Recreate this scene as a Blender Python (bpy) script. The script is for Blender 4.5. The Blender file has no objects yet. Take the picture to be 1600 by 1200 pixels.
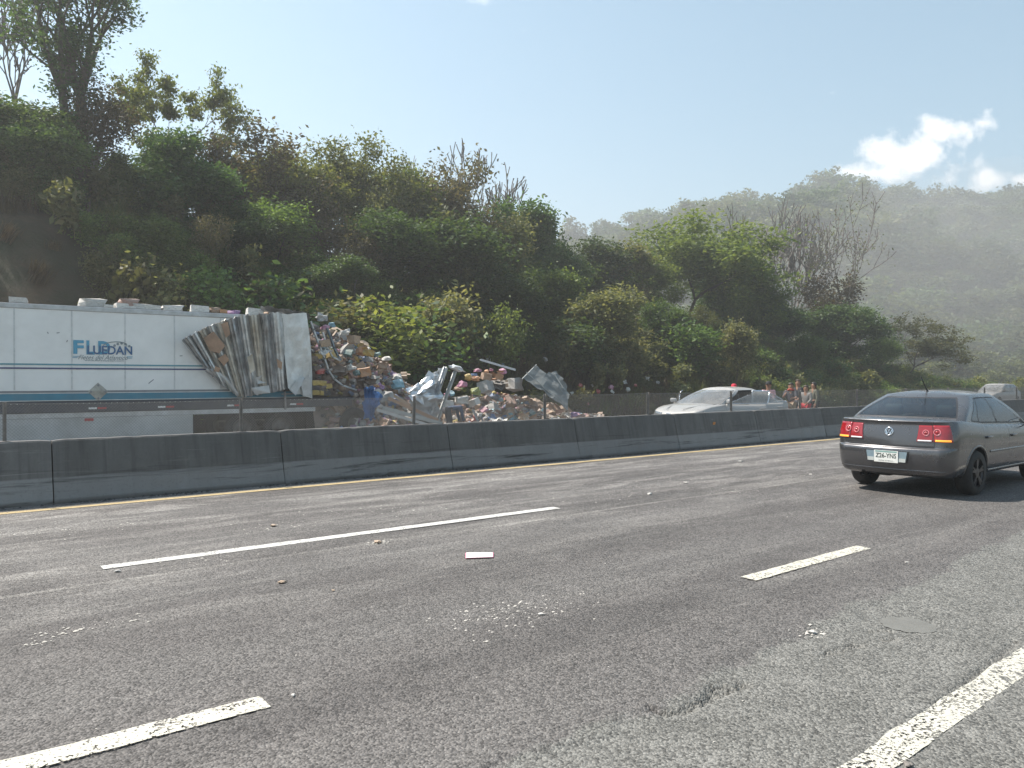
import bpy, bmesh, math, random
import numpy as np
from mathutils import Vector, Matrix, noise as mnoise
from math import sin, cos, radians, pi

# ------------------------------------------------------------------ camera, sky, sun, exposure
# world axes: X runs along the motorway (away to the right), Y across it, the camera stands at X=Y=0
YAW = radians(52.4)
CAM_H = 1.63
scn = bpy.context.scene
col = scn.collection
cam_d = bpy.data.cameras.new('camera')
cam = bpy.data.objects.new('camera', cam_d)
col.objects.link(cam)
cam_d.sensor_width = 36.0
cam_d.lens = 27.0
cam_d.clip_start = 0.05
cam_d.clip_end = 6000
cam.location = (0, 0, CAM_H)
cam.rotation_euler = (radians(90 - 0.38), 0, YAW - pi / 2)
scn.camera = cam

SUN_DIR = Vector((-0.38, 0.58, 1.0)).normalized()      # towards the sun
SUN_EL = math.asin(SUN_DIR.z)
SUN_AZ = math.atan2(SUN_DIR.x, SUN_DIR.y)
sun_d = bpy.data.lights.new('sun', 'SUN')
sun_d.energy = 4.6
sun_d.angle = radians(0.53)
sun_d.color = (1.0, 0.93, 0.84)
sun = bpy.data.objects.new('sun', sun_d)
col.objects.link(sun)
sun.rotation_euler = SUN_DIR.to_track_quat('Z', 'Y').to_euler()
sun.location = (-20, 40, 60)

world = bpy.data.worlds.new('World')
scn.world = world
world.use_nodes = True
SKY_STRENGTH = 0.082
FWD = Vector((cos(YAW), sin(YAW), 0))
RGT = Vector((sin(YAW), -cos(YAW), 0))


def build_world():
    nt = world.node_tree
    nt.nodes.clear()
    N = nt.nodes.new
    L = nt.links.new
    out = N('ShaderNodeOutputWorld')
    bg = N('ShaderNodeBackground')
    bg.inputs['Strength'].default_value = SKY_STRENGTH
    sky = N('ShaderNodeTexSky')
    sky.sky_type = 'NISHITA'
    sky.sun_disc = False
    sky.sun_elevation = SUN_EL
    sky.sun_rotation = SUN_AZ
    sky.altitude = 300
    sky.air_density = 1.0
    sky.dust_density = 0.3
    sky.ozone_density = 0.8
    tc = N('ShaderNodeTexCoord')

    def dot(v):
        d = N('ShaderNodeVectorMath')
        d.operation = 'DOT_PRODUCT'
        d.inputs[1].default_value = v
        L(tc.outputs['Generated'], d.inputs[0])
        return d.outputs['Value']

    def math_(op, a, b=None, c=None, clamp=False):
        m = N('ShaderNodeMath')
        m.operation = op
        m.use_clamp = clamp
        for i, v in enumerate((a, b, c)):
            if v is None:
                continue
            if isinstance(v, (int, float)):
                m.inputs[i].default_value = v
            else:
                L(v, m.inputs[i])
        return m.outputs[0]
    # bearing and slope of the direction, measured on a far vertical plane facing the valley
    f = math_('MAXIMUM', dot(FWD), 0.02)
    u = math_('DIVIDE', dot(RGT), f)
    v = math_('DIVIDE', dot((0, 0, 1)), f)
    cx = N('ShaderNodeCombineXYZ')
    L(u, cx.inputs[0])
    L(v, cx.inputs[1])
    nz = N('ShaderNodeTexNoise')
    nz.inputs['Scale'].default_value = 19.0
    nz.inputs['Detail'].default_value = 6.0
    nz.inputs['Roughness'].default_value = 0.6
    L(cx.outputs[0], nz.inputs['Vector'])
    n = math_('MULTIPLY_ADD', nz.outputs['Fac'], 6.0, -3.0)

    def cloud_field(clouds, bias):
        near = None
        for (u0, v0, a, b) in clouds:           # bearing, slope, half width, half height
            m = N('ShaderNodeVectorMath')
            m.operation = 'MULTIPLY_ADD'
            L(cx.outputs[0], m.inputs[0])
            m.inputs[1].default_value = (1 / a, 1 / b, 0)
            m.inputs[2].default_value = (-u0 / a, -v0 / b, 0)
            ln = N('ShaderNodeVectorMath')
            ln.operation = 'LENGTH'
            L(m.outputs[0], ln.inputs[0])
            near = ln.outputs['Value'] if near is None else math_('MINIMUM', near, ln.outputs['Value'])
        return math_('MULTIPLY', math_('ADD', math_('MULTIPLY_ADD', near, -1.35, bias), n), 0.95, None, True)
    big = cloud_field([(.535, .292, .095, .042), (.560, .318, .045, .026), (.465, .268, .060, .016), (.655, .258, .090, .020), (.86, .30, .15, .05), (.217, .206, .016, .010), (.325, .222, .016, .012)], 1.25)
    wisp = cloud_field([(.415, .372, .022, .007), (.675, .465, .03, .04), (.018, .452, .022, .008), (-.05, .49, .03, .008)], .55)
    total = math_('MAXIMUM', math_('MULTIPLY', big, .95), math_('MULTIPLY', wisp, .3))
    mix = N('ShaderNodeMix')
    mix.data_type = 'RGBA'
    L(total, mix.inputs['Factor'])
    hsv = N('ShaderNodeHueSaturation')            # the camera's white balance takes some blue out of the sky
    hsv.inputs['Saturation'].default_value = 1.1
    hsv.inputs['Hue'].default_value = 0.475
    L(sky.outputs['Color'], hsv.inputs['Color'])
    L(hsv.outputs[0], mix.inputs['A'])
    mix.inputs['B'].default_value = (9.0, 9.0, 9.05, 1)
    L(mix.outputs['Result'], bg.inputs['Color'])
    L(bg.outputs[0], out.inputs['Surface'])


build_world()
scn.view_settings.view_transform = 'Standard'
scn.view_settings.look = 'None'
scn.view_settings.gamma = 1.0
scn.view_settings.exposure = 1.2
scn.view_settings.use_curve_mapping = False
scn.render.engine = 'CYCLES'
scn.cycles.max_bounces = 6
scn.cycles.diffuse_bounces = 2
scn.cycles.glossy_bounces = 2
scn.cycles.transmission_bounces = 4
scn.cycles.transparent_max_bounces = 12
scn.cycles.volume_bounces = 0
scn.cycles.use_denoising = True
scn.cycles.use_adaptive_sampling = True

# ------------------------------------------------------------------ placing helpers


def atY(px, py, Y):
    """point on the vertical plane at distance Y across the road, seen at a photo pixel"""
    t = (px - 800) / 1200
    d = Y / (sin(YAW) - t * cos(YAW))
    return Vector((d * (cos(YAW) + t * sin(YAW)), Y, CAM_H + d * (592 - py) / 1200))


def atG(px, py, z=0.0):
    t = (px - 800) / 1200
    d = (CAM_H - z) * 1200 / (py - 592)
    return Vector((d * (cos(YAW) + t * sin(YAW)), d * (sin(YAW) - t * cos(YAW)), z))


def atD(px, py, d):
    t = (px - 800) / 1200
    return Vector((d * (cos(YAW) + t * sin(YAW)), d * (sin(YAW) - t * cos(YAW)), CAM_H + d * (592 - py) / 1200))


# ------------------------------------------------------------------ object helpers
def tag(o, label=None, cat=None, group=None, kind=None):
    if label:
        o['label'] = label
    if cat:
        o['category'] = cat
    if group:
        o['group'] = group
    if kind:
        o['kind'] = kind
    return o


def empty(name, loc=(0, 0, 0), rz=0.0):
    o = bpy.data.objects.new(name, None)
    o.empty_display_size = 0.2
    col.objects.link(o)
    o.location = loc
    o.rotation_euler = (0, 0, rz)
    return o


def link_mesh(name, me, mats=None, parent=None, loc=None, rot=None, scale=None):
    o = bpy.data.objects.new(name, me)
    col.objects.link(o)
    if mats is not None and len(me.materials) == 0:
        for m in (mats if isinstance(mats, (list, tuple)) else [mats]):
            me.materials.append(m)
    if parent is not None:
        o.parent = parent
    if loc is not None:
        o.location = loc
    if rot is not None:
        o.rotation_euler = rot
    if scale is not None:
        o.scale = scale if hasattr(scale, '__len__') else (scale,) * 3
    return o


def copy_tree(o, parent=None):
    c = o.copy()
    col.objects.link(c)
    c.parent = parent
    for ch in list(o.children):
        copy_tree(ch, c)
    return c


class MB:
    """collects shapes into one mesh"""

    def __init__(self):
        self.v = []
        self.f = []
        self.m = []

    def add(self, vs, fs, mi=0):
        b = len(self.v)
        self.v.extend([tuple(p) for p in vs])
        for f in fs:
            self.f.append(tuple(i + b for i in f))
            self.m.append(mi)
        return self

    def box(self, c, s, rot=None, mi=0, taper=1.0):
        hx, hy, hz = s[0] / 2, s[1] / 2, s[2] / 2
        vs = []
        for z in (-1, 1):
            k = taper if z > 0 else 1.0
            for (x, y) in ((-1, -1), (1, -1), (1, 1), (-1, 1)):
                vs.append(Vector((x * hx * k, y * hy * k, z * hz)))
        if rot is not None:
            R = rot if isinstance(rot, Matrix) else Matrix.Rotation(rot, 3, 'Z')
            vs = [R @ p for p in vs]
        vs = [p + Vector(c) for p in vs]
        return self.add(vs, [(0, 3, 2, 1), (4, 5, 6, 7), (0, 1, 5, 4), (1, 2, 6, 5), (2, 3, 7, 6), (3, 0, 4, 7)], mi)

    def bbox(self, c, s, bev=0.02, rot=None, mi=0):
        """box with chamfered edges"""
        hx, hy, hz = s[0] / 2, s[1] / 2, s[2] / 2
        b = min(bev, hx * .9, hy * .9, hz * .9)
        bm = bmesh.new()
        bmesh.ops.create_cube(bm, size=1.0, matrix=Matrix.Diagonal((s[0], s[1], s[2], 1)))
        bmesh.ops.bevel(bm, geom=bm.edges[:], offset=b, segments=2, affect='EDGES', profile=.5)
        R = Matrix.Identity(3) if rot is None else (rot if isinstance(rot, Matrix) else Matrix.Rotation(rot, 3, 'Z'))
        bm.verts.index_update()
        self.add([R @ v.co + Vector(c) for v in bm.verts], [tuple(v.index for v in f.verts) for f in bm.faces], mi)
        bm.free()
        return self

    def tube(self, pts, rad, n=8, mi=0, cap=True):
        pts = [Vector(p) for p in pts]
        if not hasattr(rad, '__len__'):
            rad = [rad] * len(pts)
        rings = []
        up = Vector((0, 0, 1))
        prev = None
        for i, p in enumerate(pts):
            a = pts[max(0, i - 1)]
            b = pts[min(len(pts) - 1, i + 1)]
            d = (b - a)
            d = d.normalized() if d.length > 1e-9 else Vector((0, 0, 1))
            if prev is None:
                ref = up if abs(d.z) < .9 else Vector((1, 0, 0))
                x = d.cross(ref).normalized()
            else:
                x = (prev - d * prev.dot(d))
                x = x.normalized() if x.length > 1e-6 else d.orthogonal().normalized()
            prev = x
            y = d.cross(x)
            rings.append([p + (x * cos(2 * pi * k / n) + y * sin(2 * pi * k / n)) * rad[i] for k in range(n)])
        vs = [q for r in rings for q in r]
        fs = []
        for i in range(len(pts) - 1):
            for k in range(n):
                k2 = (k + 1) % n
                fs.append((i * n + k, i * n + k2, (i + 1) * n + k2, (i + 1) * n + k))
        if cap:
            fs.append(tuple(range(n - 1, -1, -1)))
            e = (len(pts) - 1) * n
            fs.append(tuple(range(e, e + n)))
        return self.add(vs, fs, mi)

    def bar(self, a, b, w, h, mi=0, twist=0.0):
        """rectangular bar from a to b"""
        a, b = Vector(a), Vector(b)
        d = (b - a).normalized()
        ref = Vector((0, 0, 1)) if abs(d.z) < .95 else Vector((0, 1, 0))
        x = d.cross(ref).normalized()
        y = x.cross(d)
        if twist:
            x, y = x * cos(twist) + y * sin(twist), y * cos(twist) - x * sin(twist)
        vs = []
        for p in (a, b):
            for (i, j) in ((-1, -1), (1, -1), (1, 1), (-1, 1)):
                vs.append(p + x * (i * w / 2) + y * (j * h / 2))
        return self.add(vs, [(0, 3, 2, 1), (4, 5, 6, 7), (0, 1, 5, 4), (1, 2, 6, 5), (2, 3, 7, 6), (3, 0, 4, 7)], mi)

    def lathe(self, prof, n=24, axis='Y', c=(0, 0, 0), mi=0):
        """profile of (radius, offset along axis)"""
        vs = []
        for (r, h) in prof:
            for k in range(n):
                a = 2 * pi * k / n
                p = (r * cos(a), h, r * sin(a)) if axis == 'Y' else ((r * cos(a), r * sin(a), h) if axis == 'Z' else (h, r * cos(a), r * sin(a)))
                vs.append(Vector(p) + Vector(c))
        fs = []
        for i in range(len(prof) - 1):
            for k in range(n):
                k2 = (k + 1) % n
                fs.append((i * n + k, i * n + k2, (i + 1) * n + k2, (i + 1) * n + k))
        return self.add(vs, fs, mi)

    def grid(self, P, mi=0, flip=False):
        nu, nv = len(P), len(P[0])
        vs = [p for r in P for p in r]
        fs = []
        for i in range(nu - 1):
            for j in range(nv - 1):
                q = (i * nv + j, i * nv + j + 1, (i + 1) * nv + j + 1, (i + 1) * nv + j)
                fs.append(q[::-1] if flip else q)
        return self.add(vs, fs, mi)

    def plate(self, poly, n, th, mi=0):
        """flat polygon with thickness th along n"""
        n = Vector(n).normalized()
        poly = [Vector(p) for p in poly]
        k = len(poly)
        vs = poly + [p + n * th for p in poly]
        fs = [tuple(range(k - 1, -1, -1)), tuple(range(k, 2 * k))]
        for i in range(k):
            j = (i + 1) % k
            fs.append((i, j, k + j, k + i))
        return self.add(vs, fs, mi)

    def mesh(self, name, mats=None, smooth=False):
        me = bpy.data.meshes.new(name)
        me.from_pydata(self.v, [], self.f)
        if mats is not None:
            for m in (mats if isinstance(mats, (list, tuple)) else [mats]):
                me.materials.append(m)
            if isinstance(mats, (list, tuple)) and len(mats) > 1:
                me.polygons.foreach_set('material_index', self.m)
        if smooth:
            me.polygons.foreach_set('use_smooth', [True] * len(me.polygons))
        me.update()
        return me

    def build(self, name, mats, parent=None, smooth=False, loc=None, rot=None, bevel=0.0):
        o = link_mesh(name, self.mesh(name, mats, smooth), None, parent, loc, rot)
        if bevel:
            md = o.modifiers.new('bevel', 'BEVEL')
            md.width = bevel
            md.segments = 2
            md.limit_method = 'ANGLE'
        return o


def quick_mesh(name, verts, faces, mat, smooth=False):
    """numpy arrays -> mesh; faces (n,3) or (n,4)"""
    me = bpy.data.meshes.new(name)
    verts = np.asarray(verts, np.float32)
    faces = np.asarray(faces, np.int32)
    k = faces.shape[1]
    me.vertices.add(len(verts))
    me.vertices.foreach_set('co', verts.ravel())
    me.loops.add(faces.size)
    me.loops.foreach_set('vertex_index', faces.ravel())
    me.polygons.add(len(faces))
    me.polygons.foreach_set('loop_start', np.arange(0, faces.size, k, dtype=np.int32))
    me.polygons.foreach_set('loop_total', np.full(len(faces), k, np.int32))
    if smooth:
        me.polygons.foreach_set('use_smooth', np.ones(len(faces), bool))
    if mat is not None:
        for m in (mat if isinstance(mat, (list, tuple)) else [mat]):
            me.materials.append(m)
    me.update(calc_edges=True)
    return me


# ------------------------------------------------------------------ materials
M = {}


class NT:
    """small node-tree writer"""

    def __init__(self, name):
        self.mat = bpy.data.materials.new(name)
        self.mat.use_nodes = True
        self.nt = self.mat.node_tree
        self.nt.nodes.clear()
        self.out = self.nt.nodes.new('ShaderNodeOutputMaterial')

    def n(self, t, **kw):
        nd = self.nt.nodes.new(t)
        for k, v in kw.items():
            setattr(nd, k, v)
        return nd

    def set(self, sock, v):
        if hasattr(v, 'is_output') or isinstance(v, bpy.types.NodeSocket):
            self.nt.links.new(v, sock)
        else:
            if isinstance(v, (tuple, list)) and len(v) == 3 and sock.type == 'RGBA':
                v = (*v, 1)
            sock.default_value = v

    def math(self, op, a, b=None, c=None, clamp=False):
        m = self.n('ShaderNodeMath', operation=op, use_clamp=clamp)
        for i, v in enumerate((a, b, c)):
            if v is not None:
                self.set(m.inputs[i], v)
        return m.outputs[0]

    def noise(self, vec, scale, detail=4, rough=.55, dist=0.0):
        t = self.n('ShaderNodeTexNoise')
        self.set(t.inputs['Vector'], vec)
        t.inputs['Scale'].default_value = scale
        t.inputs['Detail'].default_value = detail
        t.inputs['Roughness'].default_value = rough
        t.inputs['Distortion'].default_value = dist
        return t.outputs['Fac']

    def vor(self, vec, scale, feature='F1', out='Distance'):
        t = self.n('ShaderNodeTexVoronoi', feature=feature)
        self.set(t.inputs['Vector'], vec)
        t.inputs['Scale'].default_value = scale
        return t.outputs[out]

    def mapping(self, vec, scale=(1, 1, 1), rot=(0, 0, 0), loc=(0, 0, 0)):
        m = self.n('ShaderNodeMapping')
        self.set(m.inputs['Vector'], vec)
        m.inputs['Scale'].default_value = scale
        m.inputs['Rotation'].default_value = rot
        m.inputs['Location'].default_value = loc
        return m.outputs[0]

    def ramp(self, fac, stops):
        r = self.n('ShaderNodeValToRGB')
        self.set(r.inputs[0], fac)
        el = r.color_ramp.elements
        while len(el) < len(stops):
            el.new(.5)
        for e, (p, c) in zip(el, stops):
            e.position = p
            e.color = (*c, 1) if len(c) == 3 else c
        return r.outputs[0]

    def mapr(self, v, a, b, c=0.0, d=1.0):
        m = self.n('ShaderNodeMapRange')
        self.set(m.inputs[0], v)
        for i, x in zip((1, 2, 3, 4), (a, b, c, d)):
            m.inputs[i].default_value = x
        return m.outputs[0]

    def mix(self, f, a, b, blend='MIX'):
        m = self.n('ShaderNodeMix', data_type='RGBA', blend_type=blend)
        self.set(m.inputs['Factor'], f)
        self.set(m.inputs['A'], a)
        self.set(m.inputs['B'], b)
        return m.outputs['Result']

    def bump(self, h, strength=.5, dist=.01, normal=None):
        b = self.n('ShaderNodeBump')
        b.inputs['Strength'].default_value = strength
        b.inputs['Distance'].default_value = dist
        self.set(b.inputs['Height'], h)
        if normal is not None:
            self.set(b.inputs['Normal'], normal)
        return b.outputs[0]

    def bsdf(self, color, rough=.6, metal=0.0, normal=None, **kw):
        p = self.n('ShaderNodeBsdfPrincipled')
        self.set(p.inputs['Base Color'], color)
        self.set(p.inputs['Roughness'], rough)
        self.set(p.inputs['Metallic'], metal)
        if normal is not None:
            self.set(p.inputs['Normal'], normal)
        for k, v in kw.items():
            self.set(p.inputs[k.replace('_', ' ')], v)
        return p.outputs[0]

    def done(self, sh):
        self.nt.links.new(sh, self.out.inputs['Surface'])
        return self.mat

    @property
    def obj(self):
        return self.n('ShaderNodeTexCoord').outputs['Object']

    @property
    def pos(self):
        return self.n('ShaderNodeNewGeometry').outputs['Position']


def pm(name, c, rough=.6, metal=0.0, var=.18, scale=6.0, bump=0.0, bscale=40.0, c2=None, dirt=None, dirt_amt=.4, rnd=0.0, dust=0.0, **kw):
    """general procedural material: mottled colour, optional dirt patches and fine relief"""
    t = NT(name)
    v = t.obj
    n1 = t.noise(v, scale, 5, .6)
    if c2 is None:
        c2 = tuple(x * (1 - var) for x in c)
        c1 = tuple(min(1, x * (1 + var)) for x in c)
    else:
        c1 = c
    colr = t.mix(t.mapr(n1, .3, .7), c1, c2)
    if rnd:
        oi = t.n('ShaderNodeObjectInfo').outputs['Random']
        hs = t.n('ShaderNodeHueSaturation')
        t.set(hs.inputs['Color'], colr)
        t.set(hs.inputs['Value'], t.mapr(oi, 0, 1, 1 - rnd, 1 + rnd))
        colr = hs.outputs[0]
    if dirt is not None:
        n2 = t.noise(v, scale * .45, 6, .7, .4)
        colr = t.mix(t.math('MULTIPLY', t.mapr(n2, .42, .72), dirt_amt), colr, dirt)
    if dust:
        sp = t.n('ShaderNodeSeparateXYZ')
        t.set(sp.inputs[0], t.n('ShaderNodeNewGeometry').outputs['Normal'])
        f = t.math('MULTIPLY', t.mapr(sp.outputs[2], -.2, .8, .25, 1.0), t.mapr(t.noise(t.pos, 5, 4), .3, .65, .4 * dust, dust))
        colr = t.mix(f, colr, (.36, .32, .28))
    nrm = None
    if bump:
        nrm = t.bump(t.noise(v, bscale, 3, .6), bump, .01)
    M[name] = t.done(t.bsdf(colr, rough, metal, nrm, **kw))
    return M[name]


def leaf_mat(name, c1, c2, c3, trans=.45, rough=.55, hue=.0):
    """leaves: colour differs leaf by leaf, bough by bough and tree by tree; light passes through"""
    t = NT(name)
    isl = t.n('ShaderNodeNewGeometry').outputs['Random Per Island']
    oi = t.n('ShaderNodeObjectInfo').outputs['Random']
    big = t.noise(t.obj, .9, 3, .5)
    c = t.ramp(isl, [(0, c1), (.55, c2), (1, c3)])
    c = t.mix(t.mapr(big, .35, .65, 0, .55), c, tuple((a + b) * .5 for a, b in zip(c1, c2)))
    hs = t.n('ShaderNodeHueSaturation')
    t.set(hs.inputs['Color'], c)
    t.set(hs.inputs['Hue'], t.mapr(oi, 0, 1, .475 - hue, .51 + hue))
    t.set(hs.inputs['Value'], t.mapr(t.math('FRACT', t.math('MULTIPLY', oi, 7.31)), 0, 1, .68, 1.45))
    c = hs.outputs[0]
    a = t.bsdf(c, rough, 0.0, None, Specular_IOR_Level=.35)
    tr = t.n('ShaderNodeBsdfTranslucent')
    yl = t.mix(1.0, c, (1.15, 1.1, .55), 'MULTIPLY')
    t.set(tr.inputs['Color'], yl)
    mx = t.n('ShaderNodeMixShader')
    mx.inputs[0].default_value = trans
    t.nt.links.new(a, mx.inputs[1])
    t.nt.links.new(tr.outputs[0], mx.inputs[2])
    M[name] = t.done(mx.outputs[0])
    return M[name]


def glass_mat(name, tint, rough=.02, see=.75):
    t = NT(name)
    tr = t.n('ShaderNodeBsdfTransparent')
    t.set(tr.inputs['Color'], tint)
    gl = t.n('ShaderNodeBsdfGlossy')
    gl.inputs['Roughness'].default_value = rough
    t.set(gl.inputs['Color'], (.95, .97, 1.0))
    fr = t.n('ShaderNodeFresnel')
    fr.inputs['IOR'].default_value = 1.55
    df = t.n('ShaderNodeBsdfDiffuse')          # a film of road dust
    t.set(df.inputs['Color'], (.32, .31, .29))
    m1 = t.n('ShaderNodeMixShader')
    n = t.noise(t.obj, 3.0, 4, .6)
    t.set(m1.inputs[0], t.mapr(n, .3, .8, (1 - see) * .6, (1 - see) * 1.4))
    t.nt.links.new(tr.outputs[0], m1.inputs[1])
    t.nt.links.new(df.outputs[0], m1.inputs[2])
    m2 = t.n('ShaderNodeMixShader')
    t.set(m2.inputs[0], t.math('MULTIPLY_ADD', fr.outputs[0], 1.15, .02, True))
    t.nt.links.new(m1.outputs[0], m2.inputs[1])
    t.nt.links.new(gl.outputs[0], m2.inputs[2])
    M[name] = t.done(m2.outputs[0])
    return M[name]


def rng(seed):
    return np.random.default_rng(seed)
# ================================================================== the setting
# ---- materials of the setting


def asphalt(name, base, base2, near=True):
    t = NT(name)
    p = t.pos
    sep = t.n('ShaderNodeSeparateXYZ')
    t.set(sep.inputs[0], p)
    X, Y = sep.outputs[0], sep.outputs[1]
    grain = t.vor(p, 78.0)
    grain2 = t.noise(p, 260.0, 2, .6)
    cellc = t.n('ShaderNodeTexVoronoi')
    t.set(cellc.inputs['Vector'], p)
    cellc.inputs['Scale'].default_value = 78.0
    sc = t.n('ShaderNodeSeparateColor')
    t.set(sc.inputs[0], cellc.outputs['Color'])
    big = t.noise(t.mapping(p, (.16, .9, 1)), 1.0, 5, .6, .3)
    mid = t.noise(p, 3.2, 5, .6)
    c = t.mix(t.mapr(big, .3, .7), base, base2)
    c = t.mix(t.mapr(mid, .35, .75, 0, .55), c, tuple(x * 1.35 for x in base2))
    if near:
        # pale joint between two passes of the paver
        j = t.math('ABSOLUTE', t.math('SUBTRACT', Y, 6.86))
        jm = t.math('MULTIPLY', t.mapr(j, .012, .05, 1, 0), t.mapr(t.noise(p, 1.7, 3), .3, .6, .15, .8))
        c = t.mix(jm, c, (.2, .19, .175))
        # pale dust swept off the wreck, thickest near the median and in long smears
        dn = t.noise(t.mapping(p, (.35, 1.6, 1)), 1.3, 7, .68, .6)
        dm = t.math('MULTIPLY', t.mapr(dn, .46, .70), t.mapr(Y, 4.5, 9.5, .15, .85))
        c = t.mix(dm, c, (.30, .285, .265))
    if near:
        # lanes worn paler where the wheels run, with darker oil-stained middles
        ph = t.math('MULTIPLY', t.math('SUBTRACT', Y, .55), 6.2832 / 1.77)
        wt = t.math('MULTIPLY', t.math('ADD', t.math('SINE', ph), t.mapr(big, .3, .7, -.5, .5)), .5)
        c = t.mix(t.mapr(wt, -.2, .8, 0, .30), c, (.155, .150, .143))
        c = t.mix(t.mapr(wt, -.2, -.8, 0, .35), c, (.050, .047, .045))
        sm = t.noise(t.mapping(p, (.10, 2.2, 1), (0, 0, .05)), 1.0, 6, .7, .5)
        c = t.mix(t.mapr(sm, .56, .74, 0, .5), c, (.21, .20, .185))
        st = t.noise(p, .9, 5, .7, 1.2)
        c = t.mix(t.mapr(st, .62, .72, 0, .45), c, (.045, .042, .04))
    if near:
        # older, greyer course of asphalt on the shoulder, beyond a wavering joint
        wob = t.noise(t.mapping(p, (1, 1, 1)), 2.2, 4, .6)
        seam = t.math('ADD', t.math('MULTIPLY_ADD', X, .085, 2.40), t.math('MULTIPLY_ADD', wob, .5, -.25))
        seam = t.math('MINIMUM', seam, 3.42)
        old = t.mapr(t.math('SUBTRACT', seam, Y), -.02, .05)
        c = t.mix(old, c, t.mix(t.mapr(mid, .3, .7), (.152, .149, .138), (.110, .108, .099)))
    stone = t.mapr(sc.outputs[0], 0, 1, .45, 1.7)
    hs = t.n('ShaderNodeHueSaturation')
    t.set(hs.inputs['Color'], c)
    t.set(hs.inputs['Value'], t.math('MULTIPLY', stone, t.mapr(grain2, .2, .8, .75, 1.25)))
    c = hs.outputs[0]
    h = t.math('ADD', t.math('MULTIPLY', t.mapr(grain, 0, .75, 1, 0), .7), t.math('MULTIPLY', sc.outputs[1], .55))
    h = t.math('ADD', h, t.math('MULTIPLY', grain2, .25))
    nrm = t.bump(h, 1.0, .0075)
    M[name] = t.done(t.bsdf(c, t.mapr(sc.outputs[2], 0, 1, .62, .9), 0.0, nrm, Specular_IOR_Level=.4))


asphalt('asphalt', (.068, .063, .060), (.090, .083, .079))
asphalt('asphalt_far', (.085, .082, .08), (.11, .105, .10), near=False)


def paint_mat(name, c, wear=.48):
    t = NT(name)
    p = t.pos
    n1 = t.noise(p, 55.0, 4, .7)
    n2 = t.noise(p, 5.0, 4, .6)
    cc = t.mix(t.mapr(n2, .3, .7), c, tuple(x * .82 for x in c))
    b = t.bsdf(cc, .7, 0, t.bump(t.vor(p, 105.0), .8, .003))
    tr = t.n('ShaderNodeBsdfTransparent')
    mx = t.n('ShaderNodeMixShader')
    t.set(mx.inputs[0], t.mapr(t.math('ADD', n1, t.math('MULTIPLY_ADD', n2, .4, -.2)), wear - .2, wear - .16))
    t.nt.links.new(tr.outputs[0], mx.inputs[1])
    t.nt.links.new(b, mx.inputs[2])
    M[name] = t.done(mx.outputs[0])


paint_mat('white_paint', (.60, .59, .56), .60)
paint_mat('cream_paint', (.57, .545, .465), .61)
paint_mat('yellow_paint', (.52, .40, .21), .55)
paint_mat('worn_paint', (.54, .52, .45), .64)


def concrete_mat():
    t = NT('concrete')
    p = t.pos
    sep = t.n('ShaderNodeSeparateXYZ')
    t.set(sep.inputs[0], p)
    n1 = t.noise(t.mapping(p, (1.2, 1.2, .35)), 2.4, 6, .65)
    n2 = t.noise(p, 30, 4, .6)
    streak = t.noise(t.mapping(p, (9, 1, .25)), 1.6, 4, .6)
    c = t.mix(t.mapr(n1, .3, .7), (.135, .132, .127), (.085, .083, .079))
    c = t.mix(t.mapr(streak, .5, .78, 0, .7), c, (.045, .044, .042))
    # the sloping toe is mixed paler than the upright face
    toe = t.mapr(sep.outputs[2], .325, .345, 1, 0)
    c = t.mix(t.math('MULTIPLY', toe, t.mapr(n1, .3, .7, .55, .85)), c, (.25, .25, .245))
    scuff = t.noise(t.mapping(p, (.6, 1, 14), (0, .12, 0)), 1.3, 6, .75, .8)
    c = t.mix(t.mapr(scuff, .60, .72, 0, .5), c, (.30, .295, .285))
    tyre = t.noise(t.mapping(p, (.35, 1, 7), (0, -.06, 0)), 1.1, 5, .7, .4)
    c = t.mix(t.math('MULTIPLY', t.mapr(tyre, .57, .68), t.mapr(sep.outputs[2], .15, .6, 1, .2)), c, (.035, .034, .033))
    blot = t.noise(p, 1.1, 5, .7, .6)
    c = t.mix(t.mapr(blot, .58, .75, 0, .6), c, (.19, .18, .165))
    c = t.mix(t.math('MULTIPLY', t.mapr(sep.outputs[2], 0, .07, 1, 0), .8), c, (.07, .066, .06))
    c = t.mix(t.mapr(n2, .55, .8, 0, .35), c, (.05, .05, .047))
    oi = t.n('ShaderNodeObjectInfo').outputs['Random']
    hs = t.n('ShaderNodeHueSaturation')
    t.set(hs.inputs['Color'], c)
    t.set(hs.inputs['Value'], t.mapr(oi, 0, 1, .85, 1.15))
    M['concrete'] = t.done(t.bsdf(hs.outputs[0], .85, 0, t.bump(t.noise(p, 60, 5, .7), .5, .004)))


concrete_mat()


def soil_mat():
    t = NT('hill_soil')
    p = t.pos
    n1 = t.noise(p, .5, 6, .65)
    n2 = t.noise(p, 6, 5, .7)
    c = t.ramp(n1, [(.3, (.035, .045, .02)), (.5, (.065, .055, .032)), (.68, (.12, .075, .045))])
    c = t.mix(t.mapr(n2, .4, .75, 0, .6), c, (.05, .055, .025))
    M['hill_soil'] = t.done(t.bsdf(c, .95, 0, t.bump(t.noise(p, 9, 6, .7), 1.0, .12)))
    t = NT('valley_soil')
    p = t.pos
    n1 = t.noise(p, .03, 6, .65)
    c = t.ramp(n1, [(.3, (.035, .055, .02)), (.55, (.06, .075, .03)), (.75, (.10, .09, .05))])
    M['valley_soil'] = t.done(t.bsdf(c, .95, 0, t.bump(t.noise(p, .6, 6, .7), 1.0, .8)))


soil_mat()

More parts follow.
